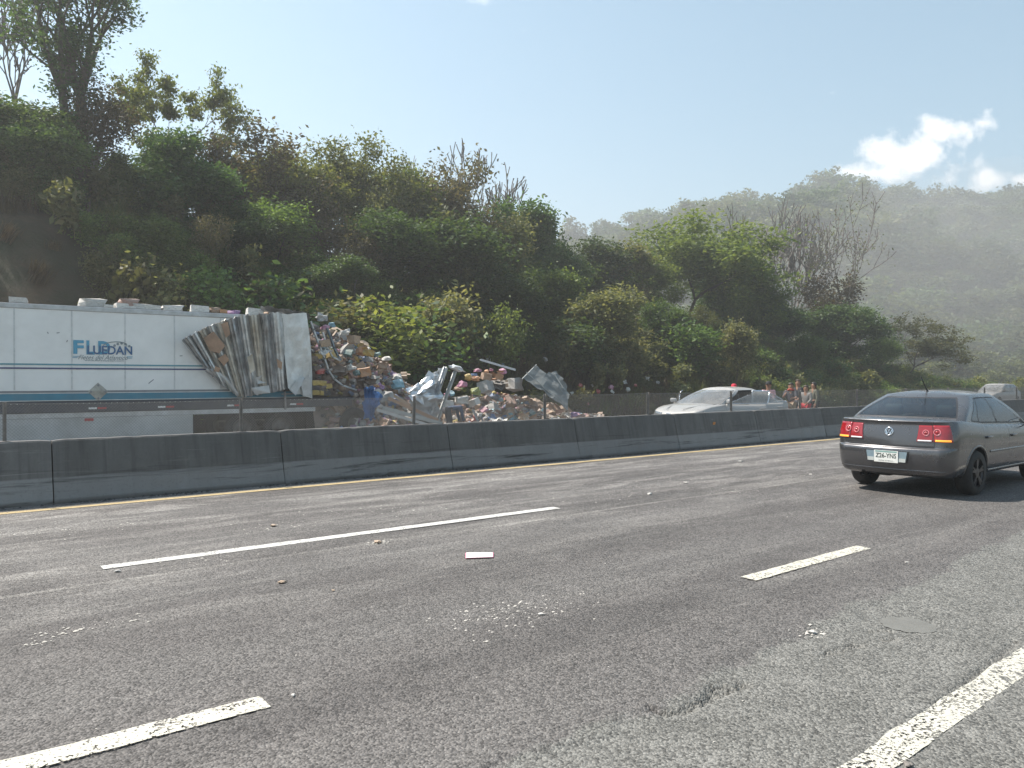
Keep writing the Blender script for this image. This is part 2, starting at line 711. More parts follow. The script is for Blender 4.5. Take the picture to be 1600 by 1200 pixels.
# ---- ground sheet to the horizon
MB().grid([[(-3000, -3000, -1.4), (-3000, 3000, -1.4)], [(3000, -3000, -1.4), (3000, 3000, -1.4)]], flip=True).build('ground', M['valley_soil'])
tag(bpy.data.objects['ground'], kind='structure')


# ---- the near carriageway: one sheet, finely divided before the camera so that cracks and steps are real relief
def px_poly(pts):
    return [atG(x, y) for (x, y) in pts]


CRACKS = [px_poly(c) for c in (
    [(1022, 1108), (1048, 1113), (1072, 1107), (1090, 1098), (1106, 1090), (1124, 1082), (1146, 1074), (1165, 1068)],
    [(1106, 1090), (1114, 1074), (1140, 1070)],
    [(1290, 1020), (1307, 1016), (1325, 1011), (1345, 1006)],
    [(1354, 985), (1372, 983), (1392, 986)], [(1380, 999), (1402, 996)],
    [(1438, 950), (1470, 945), (1500, 948)],
    [(1388, 1166), (1410, 1158), (1425, 1140), (1470, 1100), (1520, 1060), (1560, 1028), (1590, 1000)])]
CR_W = [.017, .013, .015, .013, .012, .010, .014]
CR_D = [.05, .035, .04, .035, .03, .02, .03]
DISC = atG(1420, 975)


def seam_y(x, y):
    return min(3.42, 2.40 + .085 * x)


def road_sheet():
    xs = np.concatenate([np.arange(-90, -4, 4.0), np.arange(-4, .4, .25), np.arange(.4, 8.0, .025), np.arange(8, 16, .08), np.arange(16, 60, 1.0), np.arange(60, 420, 12.0)])
    ys = np.concatenate([np.arange(-6, .6, .3), np.arange(.9, 4.6, .025), np.arange(4.6, 12.3, .12), [12.35]])
    Xg, Yg = np.meshgrid(xs, ys, indexing='ij')
    r = rng(4)
    Z = np.zeros_like(Xg)
    Z += .004 * np.sin(Xg * 1.3 + 2 * np.sin(Yg * .7)) * np.sin(Yg * 1.1)
    fine = ((Xg > .4) & (Xg < 8.0) & (Yg > .9) & (Yg < 4.6)).astype(float)
    Z += fine * r.normal(0, .0016, Z.shape)
    # the older course lies a finger lower
    wob = .16 * np.sin(Xg * 2.3) * np.sin(Xg * 5.1 + 1) + .05 * np.sin(Xg * 17)
    sy = np.minimum(3.42, 2.40 + .085 * Xg) + wob * .6
    Z -= .010 * np.clip((sy - Yg) / .06, 0, 1)
    for pts, w, dp in zip(CRACKS, CR_W, CR_D):
        for a, b in zip(pts[:-1], pts[1:]):
            ax, ay, bx, by = a.x, a.y, b.x, b.y
            dx, dy = bx - ax, by - ay
            L2 = dx * dx + dy * dy + 1e-9
            sel = (Xg > min(ax, bx) - .2) & (Xg < max(ax, bx) + .2) & (Yg > min(ay, by) - .2) & (Yg < max(ay, by) + .2)
            xx, yy = Xg[sel], Yg[sel]
            tt = np.clip(((xx - ax) * dx + (yy - ay) * dy) / L2, 0, 1)
            d = np.hypot(xx - ax - tt * dx, yy - ay - tt * dy)
            ww = w * (1 + .9 * np.sin(xx * 61 + yy * 47) * np.sin(xx * 23 - yy * 37)) + .004
            Z[sel] = np.minimum(Z[sel], Z[sel] * .3 - dp * np.clip(1.35 - d / ww, 0, 1))
    # round smooth plug of tar
    d = np.hypot(Xg - DISC.x, Yg - DISC.y)
    m = d < .17
    Z[m] = -.013
    nx, ny = Xg.shape
    V = np.stack([Xg, Yg, Z], -1).reshape(-1, 3)
    i = np.arange(nx - 1)[:, None] * ny + np.arange(ny - 1)[None, :]
    F = np.stack([i, i + ny, i + ny + 1, i + 1], -1).reshape(-1, 4)
    return quick_mesh('road', V, F, M['asphalt'], True)


tag(link_mesh('road', road_sheet()), kind='structure')

# round patch of smooth filler set in the shoulder
pm('tar_filler', (.135, .133, .122), .75, 0, .12, 9, bump=.2, bscale=90)
mb = MB()
ring = []
rr = random.Random(3)
for k in range(40):
    a = 2 * pi * k / 40
    q = .168 + rr.uniform(-.012, .012)
    ring.append((DISC.x + q * cos(a), DISC.y + q * sin(a), -.0075))
mb.add([(DISC.x, DISC.y, -.006)] + ring, [(0, 1 + k, 1 + (k + 1) % 40) for k in range(40)])
tag(mb.build('asphalt_patch', M['tar_filler']), kind='structure')


# ---- painted markings (4 mm and more above the asphalt)
def strip(name, x0, x1, y0, y1, w, mat, z=.0062, seed=0, jag=.006, step=.05, round_end=False, zoff=None):
    r = random.Random(seed)
    n = max(2, int((x1 - x0) / step))
    ja, jb = 0.0, 0.0
    P, Q = [], []
    for i in range(n + 1):
        t = i / n
        x = x0 + (x1 - x0) * t
        y = y0 + (y1 - y0) * t
        hw = w / 2
        if round_end:
            e = min(x - x0, x1 - x)
            if e < .03:
                hw *= .72 + .28 * e / .03
        zz = z if zoff is None else z + zoff(x, y)
        ja = ja * .6 + r.uniform(-jag, jag) * .8
        jb = jb * .6 + r.uniform(-jag, jag) * .8
        P.append((x, y - hw + ja * .5, zz))
        Q.append((x, y + hw + jb, zz))
    o = MB().grid([P, Q], flip=True).build(name, mat)
    return tag(o, kind='structure')


def old_z(x, y):
    return -.0095


strip('lane_marking', 1.23, 6.36, 7.39, 7.33, .15, M['white_paint'], seed=1, jag=.008)
strip('lane_marking', -2.4, 1.37, 3.83, 3.82, .165, M['cream_paint'], seed=2, jag=.006)
strip('lane_marking', 5.33, 7.22, 3.77, 3.80, .150, M['cream_paint'], seed=3, jag=.007)
strip('lane_marking', 11.9, 13.8, 3.82, 3.83, .15, M['cream_paint'], seed=4)
strip('lane_marking', 16.5, 21.6, 7.34, 7.34, .15, M['white_paint'], seed=5)
strip('lane_marking', 26.5, 31.6, 7.34, 7.34, .15, M['white_paint'], seed=6)
strip('lane_marking', -9.5, -4.4, 7.38, 7.38, .15, M['white_paint'], seed=7)
strip('edge_line', -60, 160, 11.10, 11.10, .15, M['yellow_paint'], seed=8, jag=.006, step=.12)
strip('edge_line', -1.0, 60, 1.50, 1.50 + 61 * .035, .16, M['worn_paint'], z=.0045, seed=9, jag=.009, step=.055, zoff=old_z)

# grassy verge falling away behind the camera
P = []
for x in (-120, 0, 120, 420):
    P.append([(x, y, z) for (y, z) in ((-24, -1.5), (-14, -1.25), (-7.5, -.25), (-6.0, -.02))])
tag(MB().grid(P, flip=True).build('verge', M['hill_soil']), kind='structure')

# ---- far carriageway, falling gently away from the median


def far_z(y):
    return -.0 - .031 * (y - 12.3)


P = []
for x in (-120, -40, 0, 40, 80, 160, 420):
    P.append([(x, y, far_z(y)) for y in (12.3, 16, 20, 24, 27.6)])
tag(MB().grid(P, flip=True).build('opposite_road', M['asphalt_far']), kind='structure')
strip('edge_line', -60, 200, 13.0, 13.0, .12, M['yellow_paint'], z=far_z(13) + .006, seed=11, step=.5)
for k in range(9):
    for yy in (16.4, 19.9):
        strip('lane_marking', -14 + k * 9, -9 + k * 9, yy, yy, .15, M['white_paint'], z=far_z(yy) + .006, seed=20 + k)


# ---- hill cut beside the far carriageway
HX = [-60, -20, 0, 6, 14, 22, 35, 50, 60, 68, 76, 95, 130]
HH = [14, 13.5, 12.4, 11.0, 8.4, 7.4, 6.0, 5.2, 4.0, 2.6, .6, -1.2, -2]
SX = [0, 1.0, 3, 6, 9, 13, 20, 34, 60]
SH = [0, .04, .30, .62, .82, .95, 1.0, .96, .8]


def hill_z(x, y):
    s = y - 27.3
    h = np.interp(x, HX, HH)
    f = np.interp(s, SX, SH)
    n = mnoise.noise(Vector((x * .16, y * .2, 3.1))) * 1.1 + mnoise.noise(Vector((x * .5, y * .5, 7.7))) * .45
    return -.62 + h * f + n * min(1, max(0, s) / 4) * min(1.0, max(.25, h / 8))


def hill_sheet():
    xs = np.arange(-60, 132, .9)
    ys = np.concatenate([np.arange(27.3, 44, .55), np.arange(44, 90, 2.0)])
    V = np.array([(x, y, hill_z(x, y)) for x in xs for y in ys])
    nx, ny = len(xs), len(ys)
    i = np.arange(nx - 1)[:, None] * ny + np.arange(ny - 1)[None, :]
    F = np.stack([i, i + ny, i + ny + 1, i + 1], -1).reshape(-1, 4)
    return quick_mesh('hill', V, F, M['hill_soil'], True)


tag(link_mesh('hill', hill_sheet()), kind='structure')

# ---- far wooded mountain across the valley
RP = [300, 700, 850, 940, 1020, 1060, 1130, 1200, 1290, 1400, 1500, 1600, 1900, 2600, 3600]
RY = [418, 408, 386, 364, 376, 368, 348, 338, 313, 311, 326, 324, 340, 408, 476]
DP = [80, 120, 165, 220, 290, 360, 450, 620, 900]
DH = [-.02, .015, .10, .36, .74, 1.0, .98, .8, .3]


def mountain_z(u, d):
    a = 800 + 1200 * u / d
    h = (592 - np.interp(a, RP, RY)) / 1200 * 360 - 5.5
    f = np.interp(d, DP, DH)
    n = mnoise.noise(Vector((u * .016, d * .016, 1.3))) * 13 + mnoise.noise(Vector((u * .05, d * .05, 5.3))) * 5
    return -2.2 + h * f + n * min(1, max(0, (d - 100) / 120)) * (1 - .6 * max(0, 1 - abs(d - 360) / 45))


def mount_xyz(u, d):
    return (FWD.x * d + RGT.x * u, FWD.y * d + RGT.y * u, mountain_z(u, d))


def mountain_sheet():
    us = np.arange(-220, 1000, 9.0)
    ds = np.concatenate([np.arange(80, 420, 7.0), np.arange(420, 900, 30.0)])
    V = np.array([mount_xyz(u, d) for u in us for d in ds])
    nx, ny = len(us), len(ds)
    i = np.arange(nx - 1)[:, None] * ny + np.arange(ny - 1)[None, :]
    F = np.stack([i, i + ny, i + ny + 1, i + 1], -1).reshape(-1, 4)[:, ::-1]
    return quick_mesh('mountain', V, F, M['valley_soil'], True)


tag(link_mesh('mountain', mountain_sheet()), kind='structure')

# ---- haze: sunlit dust and vapour, even, round the whole place
t = NT('haze_air')
t.nt.links.new(t.n('ShaderNodeVolumePrincipled').outputs[0], t.out.inputs['Volume'])
HZ = [n for n in t.nt.nodes if n.type == 'PRINCIPLED_VOLUME'][0]
HZ.inputs['Color'].default_value = (.95, .96, .96, 1)
HZ.inputs['Density'].default_value = 0.00165
HZ.inputs['Anisotropy'].default_value = 0.3
M['haze_air'] = t.mat
mb = MB()
mb.box((250, 300, 68), (1900, 1900, 142))
tag(mb.build('haze', M['haze_air']), 'thin pale haze of dust and vapour hanging over the road and valley', 'haze', kind='stuff')

# dust still drifting over the far lanes, low in the valley: three loose billows
t = NT('dust_air')
t.nt.links.new(t.n('ShaderNodeVolumePrincipled').outputs[0], t.out.inputs['Volume'])
DZ = [n for n in t.nt.nodes if n.type == 'PRINCIPLED_VOLUME'][0]
DZ.inputs['Color'].default_value = (.96, .95, .92, 1)
DZ.inputs['Density'].default_value = 0.0015
DZ.inputs['Anisotropy'].default_value = 0.2
for i, (px, py, d, sx_, sy_, sz_, lb) in enumerate(((1500, 560, 150, 75, 45, 26, 'broad pale billow of dust low over the valley at right'), (1370, 520, 130, 42, 30, 24, 'smaller pale billow of dust behind the tall bare tree'), (1620, 480, 210, 85, 50, 42, 'high thin billow of dust before the mountain at right'))):
    bm = bmesh.new()
    bmesh.ops.create_icosphere(bm, subdivisions=4, radius=1.0)
    for v in bm.verts:
        v.co *= 1 + .22 * mnoise.noise(v.co * 1.3 + Vector((i * 7, 0, 0)))
    me = bpy.data.meshes.new('dust_cloud')
    bm.to_mesh(me)
    bm.free()
    me.polygons.foreach_set('use_smooth', [True] * len(me.polygons))
    o = link_mesh('dust_cloud', me, t.mat, loc=atD(px, py, d), scale=(sx_, sy_, sz_))
    tag(o, lb, 'dust', kind='stuff')
# ================================================================== trees and undergrowth
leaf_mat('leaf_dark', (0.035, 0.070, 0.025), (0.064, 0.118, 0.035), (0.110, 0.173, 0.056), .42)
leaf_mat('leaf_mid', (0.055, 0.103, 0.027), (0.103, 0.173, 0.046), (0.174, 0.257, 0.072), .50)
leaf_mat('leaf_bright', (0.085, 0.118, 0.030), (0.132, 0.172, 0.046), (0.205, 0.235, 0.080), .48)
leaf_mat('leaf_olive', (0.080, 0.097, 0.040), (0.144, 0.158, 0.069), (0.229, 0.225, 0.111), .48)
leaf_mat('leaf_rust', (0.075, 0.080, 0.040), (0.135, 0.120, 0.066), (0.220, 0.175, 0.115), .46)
leaf_mat('grass_blade', (0.057, 0.090, 0.022), (0.106, 0.141, 0.037), (0.213, 0.192, 0.075), .50)
leaf_mat('dry_grass', (.07, .055, .03), (.13, .10, .055), (.20, .16, .095), .35)
leaf_mat('leaf_far', (0.050, 0.076, 0.032), (0.085, 0.116, 0.048), (0.150, 0.170, 0.075), .42, hue=.025)
pm('bark', (.085, .07, .055), .9, 0, .35, 5, bump=.6, bscale=14)
pm('bark_pale', (.20, .175, .155), .9, 0, .3, 5, bump=.5, bscale=14)


def skeleton(seed, h=6.0, fork=.3, spread=.75, kids=(3, 4), levels=4, up=.25, r0=None, lean=(0, 0), wander=.16, shrink=.68, nmain=None, flat=0.0):
    """branching limbs: returns segments [(points, radii)] and the tips"""
    R = random.Random(seed)
    segs, tips = [], []
    r0 = r0 or h * .018

    def grow(p, d, ln, r, lv):
        pts, rad = [p], [r]
        n = 3 if lv else 5
        q = p
        for i in range(n):
            d = (d + Vector((R.gauss(0, wander), R.gauss(0, wander), R.gauss(0, wander * .6) + up * .18 * (1 - flat)))).normalized()
            q = q + d * (ln / n)
            pts.append(q)
            rad.append(r * (1 - .42 * (i + 1) / n))
            if lv >= 1 and lv < levels and R.random() < .42:
                side(q, d, ln * shrink * R.uniform(.5, .9), rad[-1] * .6, lv + 1)
            if lv >= levels - 1:
                tips.append((q.copy(), lv))
        segs.append((pts, rad, lv))
        if lv < levels:
            k = nmain if (lv == 0 and nmain) else R.randint(*kids)
            a0 = R.uniform(0, 6.28)
            for i in range(k):
                a = a0 + 6.28 * i / k + R.uniform(-.4, .4)
                x = d.orthogonal().normalized()
                y = d.cross(x)
                s = spread * R.uniform(.6, 1.25)
                nd = (d + (x * cos(a) + y * sin(a)) * s + Vector((0, 0, up * (1 - flat)))).normalized()
                if flat:
                    nd.z *= (1 - flat)
                    nd.normalize()
                grow(q, nd, ln * shrink * R.uniform(.75, 1.2), rad[-1] * .72, lv + 1)

    def side(q, d, ln, r, lv):
        x = d.orthogonal().normalized()
        y = d.cross(x)
        a = R.uniform(0, 6.28)
        nd = (d * .55 + (x * cos(a) + y * sin(a)) * spread).normalized()
        grow(q, nd, ln, r, lv)

    grow(Vector((0, 0, -.3)), Vector((lean[0], lean[1], 1)).normalized(), h * fork + .3, r0, 0)
    # rescale so that the tips reach the stated height
    top = max(t[0].z for t in tips)
    k = h / top
    segs = [([p * k for p in pts], rad, lv) for pts, rad, lv in segs]
    tips = [(p * k, lv) for p, lv in tips]
    return segs, tips


def limbs_mesh(name, segs, mat, sides=(7, 6, 5, 4, 3, 3, 3), rmin=.012):
    mb = MB()
    for pts, rad, lv in segs:
        mb.tube(pts, [max(rmin, r) for r in rad], sides[min(lv, 6)], cap=False)
    return mb.mesh(name, mat, True)


def leaves_mesh(name, tips, mat, seed, per=14, size=.12, clump=.35, squash=.7, droop=.0, aspect=.5):
    r = rng(seed)
    T = np.array([tuple(p) for p, lv in tips])
    C = np.repeat(T, per, 0)
    n = len(C)
    off = r.normal(0, clump, (n, 3))
    off[:, 2] *= squash
    C = C + off
    u = r.normal(0, 1, (n, 3))
    u[:, 2] = u[:, 2] * .5 - droop
    u /= np.linalg.norm(u, axis=1, keepdims=True)
    w = np.cross(u, r.normal(0, 1, (n, 3)) + np.array([0, 0, 1.2]))
    w /= np.linalg.norm(w, axis=1, keepdims=True) + 1e-9
    s = size * r.uniform(.6, 1.35, (n, 1))
    V = np.stack([C - u * s, C + w * s * aspect + u * s * .1, C + u * s, C - w * s * aspect + u * s * .1], 1).reshape(-1, 3)
    F = np.arange(n * 4).reshape(-1, 4)
    return quick_mesh(name, V, F, mat)


def blob_tips(seed, n, rx, ry, rz, cz, lobes=6, hollow=.55):
    """points filling an uneven bushy volume made of several lobes"""
    r = rng(seed)
    out = []
    cs = [(r.uniform(-.55, .55) * rx, r.uniform(-.55, .55) * ry, cz + r.uniform(-.45, .5) * rz, r.uniform(.4, .68)) for _ in range(lobes)]
    cs.append((0, 0, cz * .8, .6))
    for k in range(n):
        c = cs[k % len(cs)]
        d = r.normal(0, 1, 3)
        d /= np.linalg.norm(d)
        q = c[3] * (hollow + (1 - hollow) * r.random() ** .6) * (1 + .25 * math.sin(5 * d[0] + 3 * d[2] + k % 3))
        p = Vector((c[0] + d[0] * q * rx, c[1] + d[1] * q * ry, max(.08, c[2] + d[2] * q * rz)))
        out.append((p, 9))
    return out


PROTO = {}


def proto(kind, segs, tips, leafm, barkm, seed, height, **lk):
    tr = limbs_mesh(kind + '_trunk', segs, M[barkm])
    cr = leaves_mesh(kind + '_crown', tips, M[leafm], seed, **lk) if lk else None
    if cr is not None:
        zz = np.empty(len(cr.vertices) * 3)
        cr.vertices.foreach_get('co', zz)
        height = float(np.percentile(zz[2::3], 99.3))
    PROTO[kind] = (tr, cr, height)


# broad umbrella trees, bright
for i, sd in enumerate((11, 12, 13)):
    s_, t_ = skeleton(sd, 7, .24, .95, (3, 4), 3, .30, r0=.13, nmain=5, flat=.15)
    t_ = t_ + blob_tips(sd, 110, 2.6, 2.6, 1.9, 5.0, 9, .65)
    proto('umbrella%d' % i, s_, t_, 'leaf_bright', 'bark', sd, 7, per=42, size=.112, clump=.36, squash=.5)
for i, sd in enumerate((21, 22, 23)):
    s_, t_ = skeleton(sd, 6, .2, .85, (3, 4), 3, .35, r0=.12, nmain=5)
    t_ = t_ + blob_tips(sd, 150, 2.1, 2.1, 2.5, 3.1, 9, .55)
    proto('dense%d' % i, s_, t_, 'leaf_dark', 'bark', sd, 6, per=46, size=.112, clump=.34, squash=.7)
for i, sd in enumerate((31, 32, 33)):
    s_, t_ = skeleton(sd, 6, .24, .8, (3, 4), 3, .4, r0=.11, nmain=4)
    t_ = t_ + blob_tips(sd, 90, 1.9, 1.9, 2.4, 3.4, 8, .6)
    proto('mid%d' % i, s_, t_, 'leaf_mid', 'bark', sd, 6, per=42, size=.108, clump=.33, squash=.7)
for i, sd in enumerate((41, 42)):
    s_, t_ = skeleton(sd, 6, .34, .85, (2, 3), 3, .45, r0=.09, nmain=5, shrink=.72)
    proto('rust%d' % i, s_, t_, 'leaf_rust', 'bark_pale', sd, 6, per=20, size=.10, clump=.30, squash=.8)
for i, sd in enumerate((51, 52)):
    s_, t_ = skeleton(sd, 6, .26, .75, (3, 4), 3, .4, r0=.1, nmain=4)
    t_ = t_ + blob_tips(sd, 70, 1.8, 1.8, 2.2, 3.3, 9, .65)
    proto('olive%d' % i, s_, t_, 'leaf_olive', 'bark', sd, 6, per=36, size=.108, clump=.30, squash=.7)
# open, layered crown on long limbs
for i, sd in enumerate((61, 65)):
    s_, t_ = skeleton(sd, 8, .34, 1.0, (2, 3), 4, .22, r0=.12, nmain=5, flat=.30, shrink=.64)
    proto('lacy%d' % i, s_, t_[::1 + i], ('leaf_bright', 'leaf_olive')[i], 'bark', sd, 8, per=(24, 15)[i], size=.115, clump=.27, squash=.35)
# bare trees
for i, sd in enumerate((71, 72, 73)):
    s_, t_ = skeleton(sd, 8, .36, .40, (2, 2), 5, .45, r0=.10, nmain=4, shrink=.76, wander=.09)
    bm_ = limbs_mesh('bare_trunk', s_, M['bark_pale'], rmin=.019)
    zz = np.empty(len(bm_.vertices) * 3)
    bm_.vertices.foreach_get('co', zz)
    PROTO['bare%d' % i] = (bm_, None, float(np.percentile(zz[2::3], 98.5)))
s_, t_ = skeleton(75, 9, .42, .55, (2, 2), 4, .35, r0=.11, nmain=5, shrink=.66, wander=.10)
PROTO['tallbare0'] = (limbs_mesh('bare_trunk', s_, M['bark_pale'], rmin=.018), leaves_mesh('tallbare_crown', t_[::9], M['leaf_olive'], 75, per=9, size=.07, clump=.3), 9)
# tall tree with creepers on twin stems
s1, t1 = skeleton(81, 15, .60, .50, (2, 3), 4, .3, r0=.46, nmain=4, shrink=.56, lean=(.03, 0), wander=.07)
s2, t2 = skeleton(83, 13.5, .60, .45, (2, 3), 4, .35, r0=.34, nmain=4, shrink=.56, lean=(-.07, .05), wander=.07)
s2 = [([p + Vector((-1.1, .2, 0)) for p in pts], rad, lv) for pts, rad, lv in s2]
t2 = [(p + Vector((-.9, .2, 0)), lv) for p, lv in t2]
ivy = []
R_ = random.Random(5)
for pts, rad, lv in s1 + s2:
    if lv <= 1:
        for a, b in zip(pts[:-1], pts[1:]):
            for k in range(9 if lv == 0 else 4):
                ivy.append((a.lerp(b, R_.random()) + Vector((R_.gauss(0, .22), R_.gauss(0, .22), 0)), 9))
proto('ivy0', s1 + s2, t1[::4] + t2[::5] + ivy, 'leaf_dark', 'bark', 81, 15, per=22, size=.12, clump=.30, squash=.8)
# low shrubs for the slope
for i, (sd, lm) in enumerate(((91, 'leaf_mid'), (92, 'leaf_dark'), (93, 'leaf_olive'), (94, 'leaf_bright'))):
    s_, t_ = skeleton(sd, 1.8, .12, .8, (3, 4), 2, .5, r0=.03, nmain=6)
    t_ = t_ + blob_tips(sd, 46, 1.0, 1.0, .8, .8, 6, .4)
    proto('shrub%d' % i, s_, t_, lm, 'bark', sd, 1.8, per=26, size=.066, clump=.2, squash=.8)
# grass tufts
for i, (sd, gm, L_) in enumerate(((5, 'grass_blade', 1.5), (6, 'dry_grass', .9))):
    r = rng(sd)
    n = 110
    V, F = [], []
    for k in range(n):
        a = r.uniform(0, 6.28)
        b0 = np.array([r.normal(0, .16), r.normal(0, .16), -.05])
        out = np.array([cos(a), sin(a), 0]) * r.uniform(.15, .75)
        ln = L_ * r.uniform(.5, 1.2)
        p1 = b0 + np.array([0, 0, ln * .55]) + out * ln * .3
        p2 = b0 + np.array([0, 0, ln * (.95 - .5 * np.linalg.norm(out))]) + out * ln * .85
        w = np.array([-sin(a), cos(a), 0]) * .011
        b = len(V)
        V += [b0 - w, b0 + w, p1 + w, p1 - w, p2 + w * .2, p2 - w * .2]
        F += [(b, b + 1, b + 2, b + 3), (b + 3, b + 2, b + 4, b + 5)]
    PROTO['tuft%d' % i] = (None, quick_mesh('tuft', np.array(V), np.array(F), M[gm]), 1.0)
# broad-leaved weeds
s_, t_ = skeleton(95, 2.2, .2, .6, (2, 3), 2, .7, r0=.025, nmain=5)
proto('shrub4', s_, t_, 'leaf_olive', 'bark_pale', 95, 2.2, per=9, size=.15, clump=.16, squash=1.0, droop=.5)
# far tree for the mountain
for i, sd in enumerate((101, 102, 103)):
    s_, t_ = skeleton(sd, 8, .3, .8, (3, 4), 2, .4, r0=.16, nmain=5)
    t_ = blob_tips(sd, 70, 3.4, 3.4, 2.6, 5.6, 7, .6)
    proto('far%d' % i, s_, t_, 'leaf_far', 'bark', sd, 8, per=20, size=.34, clump=.5, squash=.6)

TREE_RZ = random.Random(8)


def crown_centre(me):
    zz = np.empty(len(me.vertices) * 3)
    me.vertices.foreach_get('co', zz)
    zz = zz.reshape(-1, 3)
    return (np.percentile(zz[:, 0], 3) + np.percentile(zz[:, 0], 97)) / 2, (np.percentile(zz[:, 1], 3) + np.percentile(zz[:, 1], 97)) / 2


CENTRE = {}


def tree(kind, px, ytop, Y, label, name='tree', wide=1.0, cat='tree', group=None, zbase=None, sink=.15):
    """stand a tree on the slope so that its top reaches the height seen in the photograph"""
    tr, cr, h0 = PROTO[kind]
    least = 2.9 if cat == 'tree' else 1.1
    while True:
        p = atY(px, ytop, Y)
        zb = hill_z(p.x, Y) if zbase is None else zbase
        if p.z - zb >= least or Y < 28.8:
            break
        Y -= .4
    h = max(1.0, p.z - zb)
    s = h / h0
    rz = TREE_RZ.uniform(0, 6.28)
    if kind not in CENTRE:
        CENTRE[kind] = crown_centre(cr if cr is not None else tr)
    cx_, cy_ = CENTRE[kind]
    ox = (cx_ * cos(rz) - cy_ * sin(rz)) * s * wide
    oy = (cx_ * sin(rz) + cy_ * cos(rz)) * s * wide
    zb = min(zb, hill_z(p.x - ox, Y - oy * .4)) if zbase is None else zb
    root = empty(name, (p.x - ox, Y - oy * .4, zb - sink), rz)
    h = p.z - zb
    s = h / h0
    root.scale = (s * wide, s * wide, s)
    tag(root, label, cat, group)
    if tr is not None:
        link_mesh('trunk' if cat == 'tree' else 'stems', tr, parent=root)
    if cr is not None:
        link_mesh('crown' if cat == 'tree' else 'foliage', cr, parent=root)
    return root


